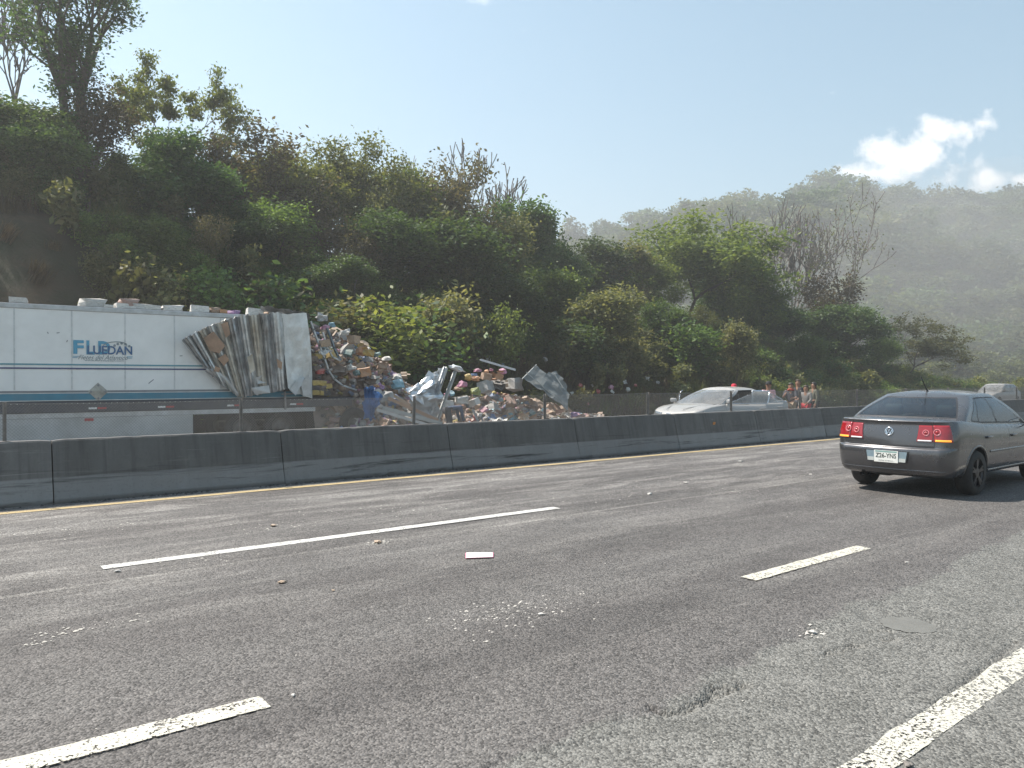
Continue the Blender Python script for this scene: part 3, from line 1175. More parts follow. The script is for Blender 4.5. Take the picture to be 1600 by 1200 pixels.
TREES = [
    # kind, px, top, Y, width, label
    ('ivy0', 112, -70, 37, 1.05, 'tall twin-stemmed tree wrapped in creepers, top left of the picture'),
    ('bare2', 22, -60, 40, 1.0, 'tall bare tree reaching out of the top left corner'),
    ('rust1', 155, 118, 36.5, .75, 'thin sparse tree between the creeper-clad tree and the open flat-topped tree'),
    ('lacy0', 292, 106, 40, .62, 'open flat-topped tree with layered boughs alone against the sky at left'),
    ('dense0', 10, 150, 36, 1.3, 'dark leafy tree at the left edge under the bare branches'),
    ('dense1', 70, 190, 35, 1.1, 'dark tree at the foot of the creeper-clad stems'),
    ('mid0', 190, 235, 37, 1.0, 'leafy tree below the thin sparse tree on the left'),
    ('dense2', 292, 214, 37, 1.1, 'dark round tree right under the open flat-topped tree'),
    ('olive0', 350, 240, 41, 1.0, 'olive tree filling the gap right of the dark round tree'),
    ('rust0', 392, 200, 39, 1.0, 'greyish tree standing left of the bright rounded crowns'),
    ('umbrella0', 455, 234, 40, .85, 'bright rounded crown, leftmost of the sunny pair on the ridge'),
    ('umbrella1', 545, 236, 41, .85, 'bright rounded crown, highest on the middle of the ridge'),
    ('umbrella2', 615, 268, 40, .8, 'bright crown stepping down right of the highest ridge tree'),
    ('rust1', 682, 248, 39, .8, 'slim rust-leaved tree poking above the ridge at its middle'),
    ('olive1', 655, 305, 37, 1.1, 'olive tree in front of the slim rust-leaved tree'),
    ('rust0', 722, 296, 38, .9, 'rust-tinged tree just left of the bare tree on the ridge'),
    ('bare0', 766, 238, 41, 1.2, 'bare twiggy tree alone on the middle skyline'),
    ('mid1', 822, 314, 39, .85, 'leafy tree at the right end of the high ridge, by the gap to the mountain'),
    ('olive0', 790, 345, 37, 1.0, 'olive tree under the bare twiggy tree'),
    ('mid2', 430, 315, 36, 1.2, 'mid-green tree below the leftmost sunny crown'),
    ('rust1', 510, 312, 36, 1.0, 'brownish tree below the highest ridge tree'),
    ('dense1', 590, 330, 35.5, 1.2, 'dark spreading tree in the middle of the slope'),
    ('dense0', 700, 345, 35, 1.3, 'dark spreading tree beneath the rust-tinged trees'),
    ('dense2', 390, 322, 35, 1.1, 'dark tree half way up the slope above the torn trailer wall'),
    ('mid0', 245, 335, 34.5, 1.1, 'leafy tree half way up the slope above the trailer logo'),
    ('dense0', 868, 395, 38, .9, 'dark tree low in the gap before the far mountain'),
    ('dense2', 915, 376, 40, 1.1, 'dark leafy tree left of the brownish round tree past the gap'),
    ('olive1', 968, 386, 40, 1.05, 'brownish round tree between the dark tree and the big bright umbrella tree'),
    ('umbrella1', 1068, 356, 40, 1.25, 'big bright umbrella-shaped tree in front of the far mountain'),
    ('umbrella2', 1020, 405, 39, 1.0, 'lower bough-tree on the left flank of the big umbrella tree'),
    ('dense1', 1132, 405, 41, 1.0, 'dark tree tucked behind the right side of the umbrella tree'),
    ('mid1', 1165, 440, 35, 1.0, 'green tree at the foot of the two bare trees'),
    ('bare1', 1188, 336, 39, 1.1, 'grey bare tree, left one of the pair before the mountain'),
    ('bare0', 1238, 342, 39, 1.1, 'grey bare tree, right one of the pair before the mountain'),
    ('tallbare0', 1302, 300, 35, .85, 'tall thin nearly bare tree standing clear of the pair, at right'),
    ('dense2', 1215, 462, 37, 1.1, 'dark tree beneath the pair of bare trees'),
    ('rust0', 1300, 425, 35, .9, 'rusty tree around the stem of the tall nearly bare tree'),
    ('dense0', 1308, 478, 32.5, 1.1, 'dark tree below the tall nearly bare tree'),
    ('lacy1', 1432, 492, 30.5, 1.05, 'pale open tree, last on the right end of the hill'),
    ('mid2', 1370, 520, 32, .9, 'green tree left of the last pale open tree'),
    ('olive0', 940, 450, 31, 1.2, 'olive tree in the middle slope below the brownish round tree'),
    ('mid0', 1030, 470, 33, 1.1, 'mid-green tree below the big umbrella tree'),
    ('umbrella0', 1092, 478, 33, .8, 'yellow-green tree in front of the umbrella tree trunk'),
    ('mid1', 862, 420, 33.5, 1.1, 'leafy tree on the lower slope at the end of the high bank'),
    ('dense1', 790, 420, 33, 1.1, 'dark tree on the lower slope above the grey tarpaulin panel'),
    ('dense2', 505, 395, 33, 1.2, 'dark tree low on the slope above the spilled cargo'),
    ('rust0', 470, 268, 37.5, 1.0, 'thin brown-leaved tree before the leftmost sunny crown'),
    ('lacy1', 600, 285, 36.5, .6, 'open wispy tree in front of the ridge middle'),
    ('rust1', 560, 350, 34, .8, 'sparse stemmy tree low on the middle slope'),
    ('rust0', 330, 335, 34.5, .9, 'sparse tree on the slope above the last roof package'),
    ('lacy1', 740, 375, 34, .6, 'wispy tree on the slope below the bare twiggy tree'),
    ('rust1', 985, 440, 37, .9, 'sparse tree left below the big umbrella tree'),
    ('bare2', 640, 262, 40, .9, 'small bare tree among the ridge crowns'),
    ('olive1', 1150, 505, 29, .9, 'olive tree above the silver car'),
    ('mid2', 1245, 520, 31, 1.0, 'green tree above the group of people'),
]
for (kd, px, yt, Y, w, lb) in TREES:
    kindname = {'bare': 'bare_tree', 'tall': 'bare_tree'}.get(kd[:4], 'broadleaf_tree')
    tree(kd, px, yt, Y, lb, kindname, w, group='trees on the hill')
# leafy clump on the stem of the tall bare tree is built as its own crown above

SHRUBS = [
    ('shrub4', 210, 405, 30.2, .9, 'broad-leaved weed in the bank above the trailer lettering'),
    ('shrub4', 705, 470, 29.8, .9, 'broad-leaved weed right of the pale tall shrub'),
    ('shrub3', 565, 470, 29.2, 1.2, 'sunlit yellow-green shrub above the top of the spilled cargo'),
    ('shrub2', 520, 465, 29.6, 1.1, 'pale olive shrub behind the crumpled trailer edge'),
    ('shrub2', 692, 452, 30.0, .8, 'pale tall shrub above the small orange litter'),
    ('shrub3', 775, 478, 30.0, .7, 'small bright shrub half way between the heap and the grey panel'),
    ('shrub1', 640, 480, 29.4, 1.2, 'dark shrub left of the pale tall shrub'),
    ('shrub0', 1075, 505, 31, 1.2, 'broad green shrub on the bank left above the silver car'),
    ('shrub3', 1320, 540, 34, 1.3, 'bright shrub right above the group of people'),
    ('shrub0', 1250, 548, 32, 1.2, 'leafy shrub right behind the group of people'),
    ('shrub0', 1180, 545, 31, 1.2, 'leafy shrub behind the open car door'),
    ('shrub3', 1372, 572, 35, 1.4, 'rounded bright shrub at the low end of the bank'),
    ('shrub1', 1290, 560, 30.5, 1.2, 'dark shrub at the foot of the bank right of the people'),
    ('shrub2', 250, 415, 30.5, 1.0, 'olive shrub above the trailer roof behind the pinkish box'),
    ('shrub0', 330, 420, 30.5, 1.0, 'green shrub above the trailer roof left of the torn wall'),
    ('shrub1', 430, 425, 30.0, 1.3, 'dark shrub above the torn fan of trailer wall'),
    ('shrub1', 900, 500, 31, 1.2, 'dark shrub above the end of the grey tarpaulin panel'),
    ('shrub2', 985, 520, 31, 1.0, 'dry shrub above the scattered paper litter'),
]
for (kd, px, yt, Y, w, lb) in SHRUBS:
    tree(kd, px, yt, Y, lb, 'shrub', w, 'shrub', 'shrubs on the bank', sink=.05)

# one tuft of each kind placed as itself; the undergrowth below repeats them
tuft_objs = []
for i, (px, yt, Y, lb) in enumerate(((610, 515, 28.6, 'green grass tuft above the spilled cargo heap'), (960, 585, 28.4, 'dry straw-coloured grass tuft at the foot of the bank'))):
    p = atY(px, yt, Y)
    o = link_mesh('grass_tuft', PROTO['tuft%d' % i][1], loc=(p.x, Y, hill_z(p.x, Y)))
    tag(o, lb, 'grass', 'grass tufts')
    tuft_objs.append(o)


def find_part(kind):
    me = PROTO[kind][1]
    for o in bpy.data.objects:
        if o.data == me and o.type == 'MESH':
            return o


def scatter(name, pts, rot, scl, kinds, sources, mat):
    """one mass of growth: points carrying size and turn, each showing one of the source meshes"""
    me = bpy.data.meshes.new(name)
    me.vertices.add(len(pts))
    me.vertices.foreach_set('co', np.asarray(pts, np.float32).ravel())
    a = me.attributes.new('turn', 'FLOAT_VECTOR', 'POINT')
    a.data.foreach_set('vector', np.asarray(rot, np.float32).ravel())
    a = me.attributes.new('size', 'FLOAT_VECTOR', 'POINT')
    a.data.foreach_set('vector', np.asarray(scl, np.float32).ravel())
    a = me.attributes.new('sort', 'INT', 'POINT')
    a.data.foreach_set('value', np.asarray(kinds, np.int32))
    o = link_mesh(name, me, mat)
    ng = bpy.data.node_groups.new(name + '_nodes', 'GeometryNodeTree')
    ng.interface.new_socket('Geometry', in_out='INPUT', socket_type='NodeSocketGeometry')
    ng.interface.new_socket('Geometry', in_out='OUTPUT', socket_type='NodeSocketGeometry')
    N, L = ng.nodes.new, ng.links.new
    gi, go = N('NodeGroupInput'), N('NodeGroupOutput')
    jn = N('GeometryNodeJoinGeometry')

    def attr(nm, ty):
        n = N('GeometryNodeInputNamedAttribute')
        n.data_type = ty
        n.inputs['Name'].default_value = nm
        return n.outputs['Attribute']
    tv, sv, kv = attr('turn', 'FLOAT_VECTOR'), attr('size', 'FLOAT_VECTOR'), attr('sort', 'INT')
    for k, src in enumerate(sources):
        oi = N('GeometryNodeObjectInfo')
        oi.inputs['Object'].default_value = src
        oi.inputs['As Instance'].default_value = True
        cmp_ = N('FunctionNodeCompare')
        cmp_.data_type = 'INT'
        cmp_.operation = 'EQUAL'
        L(kv, cmp_.inputs[2])
        cmp_.inputs[3].default_value = k
        ip = N('GeometryNodeInstanceOnPoints')
        L(gi.outputs[0], ip.inputs['Points'])
        L(cmp_.outputs[0], ip.inputs['Selection'])
        L(oi.outputs['Geometry'], ip.inputs['Instance'])
        L(tv, ip.inputs['Rotation'])
        L(sv, ip.inputs['Scale'])
        L(ip.outputs[0], jn.inputs[0])
    L(jn.outputs[0], go.inputs[0])
    md = o.modifiers.new('growth', 'NODES')
    md.node_group = ng
    return o


def hill_growth():
    r = rng(77)
    srcs = [find_part('shrub0'), find_part('shrub1'), find_part('shrub2'), find_part('shrub3'), tuft_objs[0], tuft_objs[1], find_part('shrub4')]
    P, Rt, S, K = [], [], [], []
    n = 0
    while n < 4700:
        x = r.uniform(-8, 84)
        y = 27.9 + 19 * r.random() ** 1.5
        if x > 70 and y > 36:
            continue
        g = mnoise.noise(Vector((x * .22, y * .3, 11.0)))
        low = y < 31.5
        bare = (x > 16 and x < 42 and y < 32.0) or (x < 5.2 and y < 34.5)
        if bare:
            k = r.choice([5, 5, 4, 2, 6], p=[.45, .25, .14, .08, .08])
            if x < 5.2 and r.random() < .8:
                continue
        elif low:
            k = r.choice([4, 0, 1, 3, 2, 6], p=[.42, .15, .12, .07, .10, .14])
        else:
            k = r.choice([0, 1, 2, 3, 4, 6], p=[.26, .20, .15, .09, .18, .12])
            if g > .1 and k == 1:
                k = 0
        s = r.uniform(.45, 1.0) if k < 4 or k == 6 else r.uniform(.6, 1.25)
        if y > 33 and k < 4:
            s *= .85
        if bare and k < 4:
            s *= .55
        P.append((x, y, hill_z(x, y) - .08))
        Rt.append((r.normal(0, .12) + (.3 if k >= 4 else 0), r.normal(0, .12), r.uniform(0, 6.28) if k < 4 else r.normal(0, .9)))
        S.append((s, s, s * r.uniform(.75, 1.25)))
        K.append(k)
        n += 1
    o = scatter('undergrowth', P, Rt, S, K, srcs, M['grass_blade'])
    tag(o, 'tangled green and straw-coloured undergrowth covering the cut bank', 'undergrowth', kind='stuff')


hill_growth()

# the wood on the mountain: three nearer trees as themselves, the rest one mass
FAR = []
for i, (px, d, lb) in enumerate(((1535, 150, 'pale hazy tree in the valley beyond the far car, left one'), (1580, 165, 'pale hazy tree in the valley beyond the far car, right one'), (1500, 190, 'pale hazy tree behind the tip of the last open tree'))):
    tr_, cr_, h0 = PROTO['far%d' % i]
    u = (px - 800) / 1200 * d
    root = empty('broadleaf_tree', mount_xyz(u, d), i * 1.3)
    tag(root, lb, 'tree', 'trees across the valley')
    link_mesh('trunk', tr_, parent=root)
    FAR.append(link_mesh('crown', cr_, parent=root))


def far_wood():
    r = rng(99)
    P, Rt, S, K = [], [], [], []
    while len(P) < 5200:
        d = 105 + 275 * r.random() ** .8
        a = r.uniform(.02, .95)
        u = a * d
        x, y, z = mount_xyz(u, d)
        if x < 95 and y < 60:
            continue
        if y < 31:
            continue
        s = r.choice([.6, .9, 1.2, 1.7], p=[.3, .35, .25, .1]) * r.uniform(.85, 1.15) * (1.0 if d > 150 else .6)
        g = mnoise.noise(Vector((u * .02, d * .02, 21.0)))
        P.append((x, y, z - .6))
        Rt.append((0, 0, r.uniform(0, 6.28)))
        S.append((s * r.uniform(.85, 1.3), s * r.uniform(.85, 1.3), s * r.uniform(.7, 1.2)))
        K.append(int(r.integers(0, 3)))
    # crest trees, so that the skyline is broken by single crowns
    for k in range(340):
        a = r.uniform(-.02, .95)
        d = r.uniform(345, 375)
        x, y, z = mount_xyz(a * d, d)
        s = r.uniform(.7, 1.9) * (.7 + .6 * (mnoise.noise(Vector((a * 40, 0, 3))) > 0))
        P.append((x, y, z - .5))
        Rt.append((0, 0, r.uniform(0, 6.28)))
        S.append((s, s, s * r.uniform(.8, 1.35)))
        K.append(int(r.integers(0, 3)))
    o = scatter('forest', P, Rt, S, K, FAR, M['leaf_far'])
    tag(o, 'hazy green forest covering the far mountain side', 'forest', kind='stuff')


far_wood()
# ================================================================== cars
def paint(name, c, metal=.55, rough=.32, dust=None, dust_amt=.3):
    t = NT(name)
    v = t.obj
    n = t.noise(v, 2.2, 5, .6)
    cc = t.mix(t.mapr(n, .35, .7, 0, .25), c, tuple(min(1, x * 1.3) for x in c))
    rg = t.mapr(t.noise(v, 5, 4), .3, .7, rough * .8, rough * 1.3)
    if dust is not None:
        geo = t.n('ShaderNodeNewGeometry')
        sp = t.n('ShaderNodeSeparateXYZ')
        t.set(sp.inputs[0], geo.outputs['Normal'])
        up = t.mapr(sp.outputs[2], .0, .8, .18, 1.0)        # dust settles on faces that look up
        dn = t.mapr(t.noise(v, 3.5, 6, .7), .25, .7, .55, 1.0)
        f = t.math('MULTIPLY', t.math('MULTIPLY', up, dn), dust_amt)
        cc = t.mix(f, cc, dust)
        rg = t.math('ADD', rg, t.math('MULTIPLY', f, .45))
        metal = t.math('MULTIPLY', t.math('SUBTRACT', 1.0, f), metal)
    M[name] = t.done(t.bsdf(cc, rg, metal, None, Coat_Weight=.7, Coat_Roughness=.06))


paint('paint_grey', (.095, .094, .10), .7, .22, (.24, .225, .205), .16)
paint('paint_silver', (.34, .355, .37), .35, .3, (.34, .315, .28), .8)
paint('paint_dusty', (.20, .205, .21), .3, .4, (.23, .215, .195), .8)
pm('black_plastic', (.022, .022, .024), .55, 0, .2)
pm('rubber', (.018, .018, .018), .82, 0, .25, 12, dirt=(.10, .09, .08), dirt_amt=.4)
pm('underbody', (.012, .012, .013), .9, 0, .2)
pm('rim_grey', (.075, .075, .08), .38, .8, .2, 10, dirt=(.06, .055, .05), dirt_amt=.6)
pm('chrome', (.72, .73, .75), .12, 1.0, .05)
pm('seat_cloth', (.055, .055, .058), .9, 0, .2)
pm('plate_white', (.74, .74, .70), .5, 0, .06)
pm('plate_ink', (.03, .05, .045), .6, 0, .1)
pm('plate_green', (.22, .36, .34), .5, 0, .2)
pm('plate_frame_blue', (.20, .27, .31), .45, 0, .15)
pm('plate_frame_grey', (.48, .50, .48), .5, 0, .1)
pm('lamp_red', (.27, .010, .016), .12, 0, .15, 25, Coat_Weight=1.0)
pm('lamp_red_dark', (.33, .008, .014), .12, 0, .15, 25, Coat_Weight=1.0)
pm('lamp_clear', (.75, .74, .74), .1, 0, .1, 30, Coat_Weight=1.0)
pm('lamp_pink', (.72, .20, .22), .15, 0, .1, 30, Coat_Weight=1.0)
pm('headlamp', (.16, .17, .18), .1, .4, .3, 20, Coat_Weight=1.0)
t = NT('lamp_amber')
M['lamp_amber'] = t.done(t.bsdf((.9, .32, .03), .2, 0, None, Emission_Color=(1.0, .34, .03, 1), Emission_Strength=.45, Coat_Weight=1.0))
glass_mat('car_glass', (.40, .50, .49), see=.975)
glass_mat('car_glass_dusty', (.55, .56, .54), see=.48, rough=.12)


class Car:
    nR, nC = 18, 12

    def __init__(self, name, P, paintm, glassm, loc, rz, label, group=None, openings=None):
        self.P = P
        self.pm, self.gm = M[paintm], M[glassm]
        self.root = empty(name, loc, rz)
        tag(self.root, label, 'car', group)
        self.open = openings or {}
        self.make_body()
        self.make_cabin()
        self.wheels()
        self.interior()

    def zt(self, x):
        return float(np.interp(x, *self.P['zt']))

    def cols(self):
        """x positions of the side columns, with narrow pairs for the door gaps"""
        P = self.P
        xs = set(np.linspace(P['xa'], P['xb'], 96).round(4))
        for g in P['gaps']:
            xs = {x for x in xs if abs(x - g) > .012}
            xs |= {g - .004, g + .004}
        return sorted(xs)

    def outline(self, xr, xf, w, bowr, bowf, xa, xb, xs, side, rcr=.2, rcf=.25):
        pts = []
        wa, wb = w * side(xa), w * side(xb)
        ya = wa - rcr
        for k in range(self.nR):
            y = ya * k / (self.nR - 1)
            pts.append((xr + bowr * (y / w) ** 2, y))
        x0 = xr + bowr * (ya / w) ** 2
        for k in range(1, self.nC):
            a = pi / 2 * k / self.nC
            pts.append((x0 + (xa - x0) * (1 - cos(a)) ** .92, ya + rcr * sin(a)))
        for x in xs:
            pts.append((x, w * side(x)))
        yb = wb - rcf
        x1 = xf - bowf * (yb / w) ** 2
        for k in range(self.nC - 1, 0, -1):
            a = pi / 2 * k / self.nC
            pts.append((x1 + (xb - x1) * (1 - cos(a)) ** .92, yb + rcf * sin(a)))
        for k in range(self.nR - 1, -1, -1):
            y = yb * k / (self.nR - 1)
            pts.append((xf - bowf * (y / w) ** 2, y))
        return pts

    def emit(self, G, key, cap_key=None, flip=False):
        """grid of half-points G[level][k] -> faces of both halves sorted into parts by key(level, k, sign, centre)"""
        nl, nk = len(G), len(G[0])
        V = []
        for row in G:
            V += [Vector(p) for p in row]
        for row in G:
            V += [Vector((p[0], -p[1], p[2])) for p in row]
        faces = []
        off = nl * nk
        for i in range(nl - 1):
            for k in range(nk - 1):
                a, b, c, d = i * nk + k, i * nk + k + 1, (i + 1) * nk + k + 1, (i + 1) * nk + k
                cen = (V[a] + V[b] + V[c] + V[d]) / 4
                faces.append((key(i, k, 1, cen), (a, d, c, b) if not flip else (a, b, c, d)))
                cen2 = Vector((cen.x, -cen.y, cen.z))
                faces.append((key(i, k, -1, cen2), tuple(off + q for q in ((a, b, c, d) if not flip else (a, d, c, b)))))
        # normals of the whole skin, so that neighbouring parts shade as one surface
        N = [Vector() for _ in V]
        for _, f in faces:
            n = (V[f[2]] - V[f[0]]).cross(V[f[3]] - V[f[1]])
            if n.length > 1e-12:
                n.normalize()
            for q in f:
                N[q] += n
        # weld the two halves' normals on the centre line
        for i in range(nl):
            for k in (0, nk - 1):
                if abs(G[i][k][1]) < 1e-6:
                    s = N[i * nk + k] + N[off + i * nk + k]
                    s.y = 0
                    N[i * nk + k] = s.copy()
                    N[off + i * nk + k] = s.copy()
        groups = {}
        for kx, f in faces:
            if kx is not None:
                groups.setdefault(kx, []).append(f)
        out = {}
        for kx, fs in groups.items():
            ids = sorted({q for f in fs for q in f})
            mp = {q: n for n, q in enumerate(ids)}
            out[kx] = ([V[q] for q in ids], [tuple(mp[q] for q in f) for f in fs], [N[q].normalized() if N[q].length > 0 else Vector((0, 0, 1)) for q in ids])
        return out

    def skin(self, name, data, mat, parent=None, xf=None, solid=0.0):
        vs, fs, ns = data
        me = bpy.data.meshes.new(name)
        if xf is not None:
            vs = [xf @ v for v in vs]
            R = xf.to_3x3()
            ns = [R @ n for n in ns]
        me.from_pydata([tuple(v) for v in vs], [], fs)
        me.materials.append(mat)
        me.polygons.foreach_set('use_smooth', [True] * len(me.polygons))
        me.update()
        me.normals_split_custom_set_from_vertices([tuple(n) for n in ns])
        o = link_mesh(name, me, None, parent or self.root)
        if solid:
            md = o.modifiers.new('thickness', 'SOLIDIFY')
            md.thickness = solid
            md.offset = -1
        return o

    def door_xf(self, key):
        if key not in self.open:
            return None
        hx, hy, ang = self.open[key]
        return Matrix.Translation((hx, hy, 0)) @ Matrix.Rotation(ang, 4, 'Z') @ Matrix.Translation((-hx, -hy, 0))

    def make_body(self):
        P = self.P
        L, W = P['L'], P['W']
        self.xs = self.cols()
        lv = P['levels']            # (z at rear, rear offset, front offset, width factor)
        z0, z1 = lv[0][0], lv[-1][0]
        sx = [0, .1, .3, .62, .85, 1.0]
        sy = P.get('plan', [.945, .975, 1.0, 1.0, .975, .92])

        def side(x):
            return float(np.interp(x / L, sx, sy))
        self.side = side
        G = []
        for (z, ro, fo, wf) in lv:
            f = (z - z0) / (z1 - z0)
            pts = self.outline(ro, L - fo, W / 2 * wf, P['bowr'], P['bowf'], P['xa'], P['xb'], self.xs, side)
            row = []
            for (x, y) in pts:
                zb = z0 + P.get('sill_up', 0.0) * (1 if P['xa'] < x < P['xb'] else 0)
                row.append((x, y, zb + f * (self.zt(x) - zb)))
            G.append(row)
        # deck: rows closing over bonnet and boot
        base = G[-1]
        for q in (.03, .08, .16, .3, .5, .75, 1.0):
            row = []
            for (x, y, z) in base:
                tx = min(max(x, .62), L - 1.0)
                nx = x + (tx - x) * q
                ny = y * (1 - q)
                row.append((nx, ny, self.zt(nx) + P['crown'] * (1 - (1 - q) ** 2.2)))
            G.append(row)
        self.G = G
        nlev = len(lv)
        nk = len(G[0])
        k_s0 = self.nR + self.nC - 1
        k_s1 = k_s0 + len(self.xs) - 1
        self.k_s0 = k_s0
        gaps = P['gaps']
        wheels = P['axles']
        Ra = P['arch']
        rz = P['wheel_r']
        gx0, gx1 = P['g_rear'][0], P['g_front'][0]
        # wheel arches: pull the skin round the wheel on to the arch circle
        dead = set()
        for i in range(nlev):
            for k in range(k_s0 - 4, k_s1 + 5):
                x, y, z = G[i][k]
                for ax in wheels:
                    d = math.hypot(x - ax, z - rz)
                    if d < Ra:
                        dead.add((i, k))
        for (i, k) in dead:
            x, y, z = G[i][k]
            ax = min(wheels, key=lambda q: abs(q - x))
            nb = any((i + di, k + dk) not in dead for di in (-1, 0, 1) for dk in (-1, 0, 1) if 0 <= i + di < nlev)
            if nb:
                d = math.hypot(x - ax, z - rz) + 1e-6
                G[i][k] = (ax + (x - ax) / d * Ra, y, max(G[0][k][2] - .02, rz + (z - rz) / d * Ra))
        bl = P['bump_level']

        def key(i, k, s, c):
            cs = [(i, k), (i, k + 1), (i + 1, k + 1), (i + 1, k)]
            if i < nlev - 1 and all(q in dead for q in cs):
                return None
            if i >= nlev - 1:
                w = self.P['gw'][0] - .05
                if gx0 + .10 < c.x < gx1 - .12 and abs(c.y) < w - .03:
                    return None
                return 'body'
            if k_s0 <= k < k_s1:
                x0, x1 = G[0][k][0], G[0][k + 1][0]
                for g in gaps:
                    if abs((self.xs[k - k_s0] + self.xs[k - k_s0 + 1]) / 2 - g) < .003 and i >= 1:
                        return 'seam%.2f%+d' % (g, s)
                xm = (self.xs[k - k_s0] + self.xs[k - k_s0 + 1]) / 2
                if i >= 2:
                    if gaps[0] < xm < gaps[1]:
                        return 'rear_door%+d' % s
                    if gaps[1] < xm < gaps[2]:
                        return 'front_door%+d' % s
            if i < bl and k < k_s0 + 3:
                return 'rear_bumper'
            if i < bl and k > k_s1 - 3:
                return 'front_bumper'
            return 'body'
        parts = self.emit(G, key)
        self.parts = {}
        for kx, data in parts.items():
            nm = {'body': 'body', 'rear_bumper': 'rear_bumper', 'front_bumper': 'front_bumper'}.get(kx, 'door_seal' if kx[:4] == 'seam' else 'door')
            m = M['black_plastic'] if kx[:4] == 'seam' else self.pm
            self.parts[kx] = self.skin(nm, data, m, xf=self.door_xf(kx), solid=.035 if kx in self.open else 0)
        # arch lips and dark wheel housings
        for ax in wheels:
            for s in (1, -1):
                lip, hou = [], []
                for k in range(0, 29):
                    a = radians(-8 + 196 * k / 28)
                    x, z = ax + Ra * cos(a), rz + Ra * sin(a)
                    if z < lv[0][0] - .03:
                        continue
                    yb = self.body_y(x, max(z, lv[0][0] + .01))
                    lip.append([(ax + q * cos(a), s * (yb + e), rz + q * sin(a)) for q, e in ((Ra + .028, -.002), (Ra + .02, .007), (Ra - .004, .008), (Ra - .012, -.012))])
                    hou.append([(ax + (Ra - .008) * cos(a), s * (yb - .01), rz + (Ra - .008) * sin(a)), (ax + (Ra - .008) * cos(a), s * (yb - .30), rz + (Ra - .008) * sin(a))])
                MB().grid(lip, flip=s > 0).build('arch_lip', self.pm, self.root, True)
                MB().grid(hou).build('wheel_housing', M['underbody'], self.root, True)
        # floor pan
        mb = MB()
        mb.box((L / 2, 0, lv[0][0] + .05), (L - .5, W * .62, .12))
        mb.box((L / 2 + .05, 0, lv[0][0] + .06), (wheels[1] - wheels[0] - 2 * Ra, W * .9, .1))
        mb.tube([(.16, .42, .235), (1.1, .40, .26)], .032, 10)
        mb.bbox((.62, .32, .27), (.5, .42, .10), .03)
        mb.build('floor_pan', M['underbody'], self.root)

    def body_y(self, x, z):
        """half width of the side skin at x, z"""
        lv = self.P['levels']
        z0, z1 = lv[0][0], lv[-1][0]
        zt = self.zt(x)
        f = (z - z0) / (zt - z0)
        wf = float(np.interp(z0 + f * (z1 - z0), [q[0] for q in lv], [q[3] for q in lv]))
        return self.P['W'] / 2 * wf * self.side(x)

    def rear_pt(self, kf, z, s=1):
        """point and outward normal on the skin at outline index kf and rear height z"""
        lv = [q[0] for q in self.P['levels']]

        def ev(kf, z):
            i = int(np.clip(np.searchsorted(lv, z) - 1, 0, len(lv) - 2))
            t = (z - lv[i]) / (lv[i + 1] - lv[i])
            k = int(min(max(kf, 0), len(self.G[0]) - 2))
            u = kf - k
            a = Vector(self.G[i][k]).lerp(Vector(self.G[i][k + 1]), u)
            b = Vector(self.G[i + 1][k]).lerp(Vector(self.G[i + 1][k + 1]), u)
            return a.lerp(b, t)
        p = ev(kf, z)
        n = (ev(kf + .4, z) - ev(kf - .4, z)).cross(ev(kf, z + .012) - ev(kf, z - .012))
        n.normalize()
        c = Vector((self.P['L'] / 2, 0, z))
        if n.dot(p - c) < 0:
            n = -n
        if s < 0:
            p = Vector((p.x, -p.y, p.z))
            n = Vector((n.x, -n.y, n.z))
        return p, n

    def patch(self, name, k0, k1, z0, z1, s, mat, lift=.008, parent=None, nk=14, nz=8, slant0=0.0, slant1=0.0, edge=.004, front=False):
        """raised panel lying on the skin (lamp lenses, trims)"""
        nkk = len(self.G[0]) - 1
        rows = []
        for j in range(-1, nz + 2):
            v = min(max(j / nz, 0), 1)
            z = z0 + (z1 - z0) * v
            row = []
            for i in range(-1, nk + 2):
                u = min(max(i / nk, 0), 1)
                a = k0 + slant0 * v
                b = k1 + slant1 * v
                kf = a + (b - a) * u
                if front:
                    kf = nkk - kf
                p, n = self.rear_pt(kf, z, s)
                rim = i in (-1, nk + 1) or j in (-1, nz + 1)
                row.append(p + n * (-.004 if rim else lift))
            rows.append(row)
        fl = (s > 0) != front
        return MB().grid(rows, flip=fl).build(name, mat, parent or self.root, True)

    def make_cabin(self):
        P = self.P
        L = P['L']
        ng = 16
        nS = 74
        G = []
        gl = [0, .03, .07, .11] + list(np.linspace(.16, .86, 11)) + [.90, .94, .97, 1.0]
        self.gl = gl
        for g in gl:
            xr = float(np.polyval(np.polyfit([0, .5, 1], P['g_rear'], 2), g))
            xf = float(np.polyval(np.polyfit([0, .5, 1], P['g_front'], 2), g))
            w = float(np.polyval(np.polyfit([0, .35, .7, 1], P['gw'], 3), g))
            xa, xb = xr + P['g_cr'], xf - P['g_cf']
            xs = list(np.linspace(xa, xb, nS))
            pts = self.outline(xr, xf, w, P['g_bowr'], P['g_bowf'], xa, xb, xs, lambda x: 1.0, .11 + .08 * g, .12 + .08 * g)
            row = []
            for (x, y) in pts:
                zr = float(np.interp(x, *P['zr']))
                row.append((x, y, (self.zt(x) - .012) * (1 - g) + zr * g))
            G.append(row)
        base = G[-1]
        xc0, xc1 = P['g_rear'][2] + .25, P['g_front'][2] - .2
        for q in (.05, .12, .25, .45, .7, 1.0):
            row = []
            for (x, y, z) in base:
                tx = min(max(x, xc0), xc1)
                row.append((x + (tx - x) * q, y * (1 - q), z + P['roof_crown'] * (1 - (1 - q) ** 2)))
            G.append(row)
        nlev = len(gl)
        nR, nC = self.nR, self.nC
        k_s0 = nR + nC - 1
        k_s1 = k_s0 + nS - 1
        nk = len(G[0])
        rw0, rw1 = P['rw_g']
